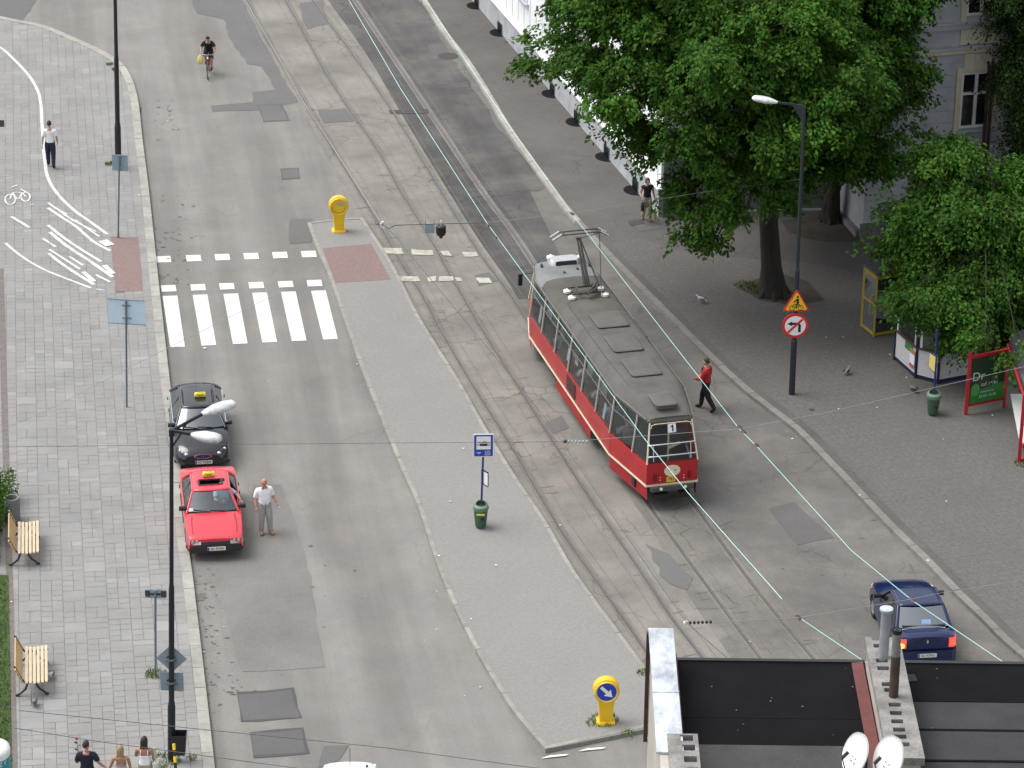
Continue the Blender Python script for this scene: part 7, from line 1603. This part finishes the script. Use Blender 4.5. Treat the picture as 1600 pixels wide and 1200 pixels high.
# --- white kiosk
P_ = [G(*q_, KZ) for q_ in ((1397, 562), (1430, 591), (1465, 600), (1530, 588))]; P_ += [P_[3] + Vector((.5, 2.0, 0)), P_[0] + Vector((1.0, 1.9, 0))]
cen = sum(P_, Vector()) / 6; t = thing('kiosk', 'white many-sided news kiosk with navy corner posts under the tree', 'kiosk', cen); M_kw = mat('kiosk_white', (.6, .6, .6), rough=.6); M_kn = mat('kiosk_navy', (.015, .02, .055), rough=.5)
b = MB(); b.prism([((p - cen) * .99).to_tuple()[:2] for p in P_], 0, .14); b.build('base', M_kn, t)
goods = random.Random(4)
for i in range(6):
    a, c = P_[i] - cen, P_[(i + 1) % 6] - cen; a.z = c.z = 0; d = (c - a).normalized(); n = Vector((d.y, -d.x, 0)); ln = (c - a).length
    b = MB(); k_ = 0
    while k_ < 9: z = .15 + k_ * .1; b.plate([(.06, 0), (ln - .06, 0), (ln - .06, .092), (.06, .092)], a + Z * z, d, Z, .04); k_ += 1
    b.build('panel', M_kw, t)
    b = MB(); b.bar(a, a + Z * 2.2, .075, .075); b.build('corner_post', M_kn, t)
    b = MB(); b.plate([(.02, 1.06), (ln - .02, 1.06), (ln - .02, 1.12), (.02, 1.12)], a + n * .06, d, Z, .16); b.build('counter', mat('counter_brown', (.07, .04, .03), rough=.6), t)
    b = MB(); b.add([a + d * .06 + Z * 1.13, a + d * (ln - .06) + Z * 1.13, a + d * (ln - .06) + Z * 2.1, a + d * .06 + Z * 2.1], [(0, 1, 2, 3)]); w = b.build('window', M_cglass_d, t)
    if i < 3:
        b = MB()
        for u, w_ in ((.1, .08), (ln - .18, .07)): b.plate([(u, 1.13), (u + w_, 1.13), (u + w_, 2.1), (u, 2.1)], a + n * .012, d, Z, .03)
        b.build('window_jamb', M_kw, w)
        for k_ in range(7):
            u, z = goods.uniform(.2, max(.3, ln - .5)), goods.choice([1.14, 1.14, 1.45, 1.7]); hh = goods.uniform(.12, .3); b = MB(); b.plate(rrect(goods.uniform(.1, .26), hh, .01), a - n * .14 + d * u + Z * (z + hh / 2), d, Z, .03)
            m_ = mat('print_%d' % (k_ % 5), [(.5, .5, .52), (.05, .12, .4), (.45, .08, .06), (.4, .4, .2), (.03, .03, .05)][k_ % 5], rough=.6); b.build('magazine', m_, t)
    if i == 0:
        b = MB(); b.plate(rrect(.55, .28, .01), a + d * (ln * .66) + Z * .92 + n * .03, d, Z, .015); b.build('green_notice', mat('notice_green', (.04, .22, .05), rough=.6), t)
        b = MB(); b.plate(rrect(.34, .62, .01), a + d * (ln - .22) + Z * .62 + n * .05, d, Z, .01); nt_ = b.build('white_notice', M_paper, t)
        b = MB(); b.plate(rrect(.34, .14, .01), a + d * (ln - .22) + Z * .86 + n * .056, d, Z, .006); b.build('notice_head', mat('notice_orange', (.5, .2, .06), rough=.6), nt_)
        b = MB(); b.plate(rrect(.34, .12, .01), a + d * (ln - .22) + Z * .37 + n * .056, d, Z, .006); b.build('notice_foot', mat('notice_red', (.4, .12, .1), rough=.6), nt_)
M_kroof = mat('kiosk_roof', (.032, .017, .017), rough=.7, noise=.3, nscale=3)
b = MB(); r0 = [(p - cen) * 1.12 for p in P_]; r1 = [(p - cen) * .5 for p in P_]
b.loft([[Vector((p.x, p.y, 2.15)) for p in r0], [Vector((p.x, p.y, 2.3)) for p in r0], [Vector((p.x, p.y, 2.75)) for p in r1]], True, True); b.build('roof', M_kroof, t)
b = MB(); b.prism([((p - cen) * .8).to_tuple()[:2] for p in P_], .15, .9); b.build('interior', M_cabin, t)
# --- red tram shelter with its green poster
s0, s1 = G(1509, 648, KZ), G(1568, 636, KZ); M_shr = mat('shelter_red', (.40, .014, .025), rough=.45)
t = thing('bus_shelter', 'red framed shelter with a green poster and a curved dark roof', 'shelter', s0); d = (s1 - s0).normalized(); n = Vector((d.y, -d.x, 0)); ln = (s1 - s0).length; sd_ = -SD
b = MB(); b.bar((0, 0, 0), (0, 0, 2.2), .11, .09); b.bar(d * ln, d * ln + Z * 2.2, .09, .09); b.bar(Z * .32, d * ln + Z * .32, .07, .07); b.bar(Z * 2.0, d * ln + Z * 2.0, .07, .1); b.build('end_frame', M_shr, t)
b = MB(); b.plate([(.08, .36), (ln - .06, .36), (ln - .06, 1.94), (.08, 1.94)], n * .02, d, Z, .05)
ps = b.build('poster', mat('poster_dark', (.02, .045, .02), rough=.3), t)
b = MB(); b.plate([(.085, .37), (ln - .065, .37), (ln - .065, .95), (.085, .75)], n * .026, d, Z, .004); b.build('poster_grass', mat('poster_green', (.03, .2, .03), rough=.35), ps)
b = MB(); b.plate([(.27 + .17 * math.cos(a * PI / 12), .82 + .22 * math.sin(a * PI / 12)) for a in range(24)], n * .032, d, Z, .004); b.build('poster_apple', mat('poster_apple_green', (.07, .3, .09), rough=.3), ps)
for tx, u, z, sz in (('Dr', .36, 1.28, .42), ('od ręki', .78, .98, .21), ('ubezpieczenia', .72, .72, .09), ('32 461 35 50', .74, .56, .12)): text('poster_text', tx, sz, mat('poster_white', (.55, .58, .55), rough=.5), d * u + Z * z + n * .036, d, Z, ps)
fp = G(1592, 722, KZ) - s0
b = MB(); b.bar(fp, fp + Z * 2.3, .1, .09); b.bar(fp + Z * .06, fp + d * 1.5 + Z * .06, .07, .07); b.bar(fp + Z * 2.2, d * ln + Z * 2.1, .07, .08); b.bar(fp + d * 1.5, fp + d * 1.5 + Z * 2.3, .09, .09); b.bar(fp + Z * 2.25, fp + d * 1.5 + Z * 2.25, .07, .08); b.build('side_frame', M_shr, t)
b = MB(); e0, e1 = d * (ln + .02), fp + d * .05; arc = []
for f in range(9): a = f * PI / 8; arc.append((1.5 * (1 - math.cos(a)) / 2, 2.2 + .42 * math.sin(a)))
b.loft([[e + d * u + Z * z for u, z in arc] for e in (e0, e0.lerp(e1, .5), e1)], False, False); rf = b.build('roof', mat('shelter_roof', (.045, .045, .05), rough=.25, spec=.7), t, 60); so_ = rf.modifiers.new('s', 'SOLIDIFY'); so_.thickness = .03
b = MB(); bs0 = e0 + d * .35 + sd_ * .2; bs1 = fp + d * .35 - sd_ * .25; b.bar(bs0 + Z * .45, bs1 + Z * .45, .4, .06); b.build('bench_seat', M_kw, t)
b = MB()
for f in (.2, .8): b.bar(bs0.lerp(bs1, f), bs0.lerp(bs1, f) + Z * .42, .06, .3)
b.build('bench_leg', M_shr, t)
b = MB(); b.add([e0 + d * 1.5, e1 + d * 1.45, e1 + d * 1.45 + Z * 2.2, e0 + d * 1.5 + Z * 2.2], [(0, 1, 2, 3)]); b.build('back_glass', M_cglass_d, t)
# --- overhead wires
M_wire = mat('copper_wire', (.38, .62, .58), rough=.5); M_wire2 = mat('steel_wire', (.10, .10, .11), rough=.6); M_wire3 = mat('span_wire_pale', (.3, .33, .34), rough=.6); M_ins = mat('insulator_brown', (.05, .022, .02), rough=.4)
def wire(label, pts, r, m, name='overhead_wire', group=None):
    b = MB(); o0 = Vector(pts[0]); b.tube([Vector(p) - o0 for p in pts], r, 6); o = b.build(name, m, None, 60); o.location = o0; return tag(o, label, 'wire', group)
def W_(z, *px): return [G(x, y, z) for x, y in px]
HW = 5.06
wire('contact wire over the right tram track touching the collector head', W_(HW, (640, -40), (665, 0), (800, 203), (893, 333), (1155, 670), (1183, 698), (1330, 860), (1425, 938), (1580, 1043), (1700, 1120)), .0105, M_wire)
wire('contact wire crossing in front of the tram above the left track', W_(HW, (525, -40), (545, 0), (625, 137), (762, 350), (835, 450), (1005, 683), (1075, 770), (1222, 936)), .0105, M_wire)
wire('pale contact wire end running to the near roof below the left track wire', W_(HW, (1250, 966), (1345, 1030), (1460, 1110)), .0105, M_wire)
wire('dark feeder wire left of the tram tracks, from the white insulator downward', W_(5.6, (597, 350), (613, 364), (755, 535), (850, 650), (1020, 897), (1073, 973), (1150, 1040), (1260, 1140)), .011, M_wire2)
wire('dark feeder wire above the far track, from the white insulator upward', W_(5.6, (597, 350), (470, 152), (388, 8), (360, -40)), .009, M_wire3)
sp = [(597, 351), (608, 357), (617, 352), (680, 350), (757, 348)]
wire('dark span wire carrying the black signal box', W_(5.45, *sp), .014, M_wire2, 'span_wire'); wire('pale span wire crossing before the pantograph toward the big tree', W_(5.4, (757, 348), (893, 333), (1100, 300), (1250, 280)), .0055, M_wire3, 'span_wire')
wire('thin span wire crossing the left road below the taxis to the tram', W_(5.9, (-60, 699), (300, 695), (740, 691), (888, 690)), .0055, M_wire2, 'span_wire'); wire('pale span wire crossing behind the tram to the shelter', W_(5.4, (888, 690), (1155, 670), (1290, 645), (1600, 573), (1700, 550)), .006, M_wire3, 'span_wire')
wire('pale span wire passing over the blue car', W_(5.4, (1073, 974), (1247, 965), (1425, 936), (1462, 928), (1700, 890)), .0055, M_wire3, 'span_wire')
wire('upper of the two dark wires low over the bottom left pavement', W_(6.5, (30, 1110), (300, 1138), (600, 1168), (800, 1195), (900, 1208)), .008, M_wire2); wire('lower of the two dark wires low over the bottom left pavement', W_(6.5, (20, 1137), (150, 1158), (320, 1181), (500, 1205)), .008, M_wire2)
wire('slanting thin wire from the left pavement over the zebra stripes', W_(6.0, (-60, 700), (80, 638), (245, 552), (350, 500), (470, 440)), .006, M_wire3)
def clip(label, px, z, long=.22, dr=(1, -1)):
    t = thing('wire_insulator', label, 'insulator', G(*px, z), 0, 'clamps and insulators on the tram wires'); d = (G(px[0] + dr[0] * 5, px[1] + dr[1] * 5, z) - G(*px, z)).normalized()
    b = MB(); b.tube([-d * long / 2, d * long / 2], .032, 8); b.build('rod', M_ins, t); b = MB()
    for f in (-.3, 0, .3): b.lathe([(.03, -.03), (.075, 0), (.03, .03)], d * long * f, 10)
    b.build('disc', M_ins, t, 50)
for lab, px in (('insulator on the left track wire just right of the signal box', (762, 353)), ('insulator below it on the left track wire', (774, 371)), ('clamp on the right wire above the pantograph', (894, 334)), ('clamp on the right wire beside the tram rear', (1156, 668)), ('insulator on the right wire next after the tram', (1162, 675)), ('insulator on the right wire towards the kerb slabs', (1182, 696)), ('clamp on the right wire over the blue car', (1426, 937)), ('clamp at the break in the left track wire', (1247, 965))):
    clip(lab, px, HW, .2 if 'clamp' in lab else .16, (1.3, 1.6))
t = thing('wire_insulator', 'white ring insulator at the left end of the signal span', 'insulator', G(597, 351, 5.5), 0, 'clamps and insulators on the tram wires')
b = MB(); b.tube([(.09 * math.cos(a * PI / 10) + .05, 0, .09 * math.sin(a * PI / 10) * 1.1) for a in range(5, 17)], .03, 8); b.build('ring', M_insul, t, 50); b = MB(); b.tube([(-.2, 0, .02), (.05, 0, 0)], .025, 6); b.build('rod', M_wire2, t)
t = thing('wire_insulator', 'string of dark insulators at the tram flank left of the rear', 'insulator', G(900, 690, 5.5), 0, 'clamps and insulators on the tram wires'); b = MB()
for k_ in range(6): b.ball((-.2 + k_ * .1, 0, 0), (.035, .045, .045), 8, 6)
b.build('disc_string', M_wire3, t, 60); b = MB(); b.ball((-.3, 0, 0), (.06, .05, .05), 8, 6); b.build('clamp', M_sblack, t, 60)
t = thing('wire_insulator', 'string of dark insulators above the near track bed by the roof corner', 'insulator', G(1088, 973, 5.5), 0, 'clamps and insulators on the tram wires'); b = MB()
for k_ in range(6): b.ball((-.15 + k_ * .1, 0, k_ * .005), (.035, .045, .045), 8, 6)
b.build('disc_string', M_sblack, t, 60); b = MB(); b.ball((-.26, 0, 0), (.06, .05, .06), 8, 6); b.build('clamp', M_insul, t, 60)
sb = G(689, 358, 5.2); t = thing('tram_signal', 'black hanging signal box on the span wire over the tracks', 'signal', sb)
b = MB(); b.lathe([(.13, .12), (.16, .1), (.165, -.12), (.13, -.2), (.06, -.22), (.055, -.3), (0, -.3)], (0, 0, 0), 18); b.build('housing', M_sblack, t, 40)
b = MB(); b.tube([(-.2, 0, -.1), (-.19, .0, -.42)], .012, 6); b.tube([(.06, 0, -.3), (.07, 0, -.42)], .01, 6); b.tube([(0, 0, .1), (0, 0, .3)], .02, 6); b.build('bracket', M_insul, t)
sb = G(671.5, 357, 5.2); t = thing('signal_board', 'small grey board hanging left of the black signal box', 'signal', sb); b = MB(); b.plate(rrect(.3, .33, .01), (0, 0, 0), X, Z, .02); b.build('panel', M_signback, t)
b = MB()
for x in (-.14, .14): b.tube([(x, .01, .15), (x, .01, .3)], .008, 5)
b.build('hanger', M_wire2, t)
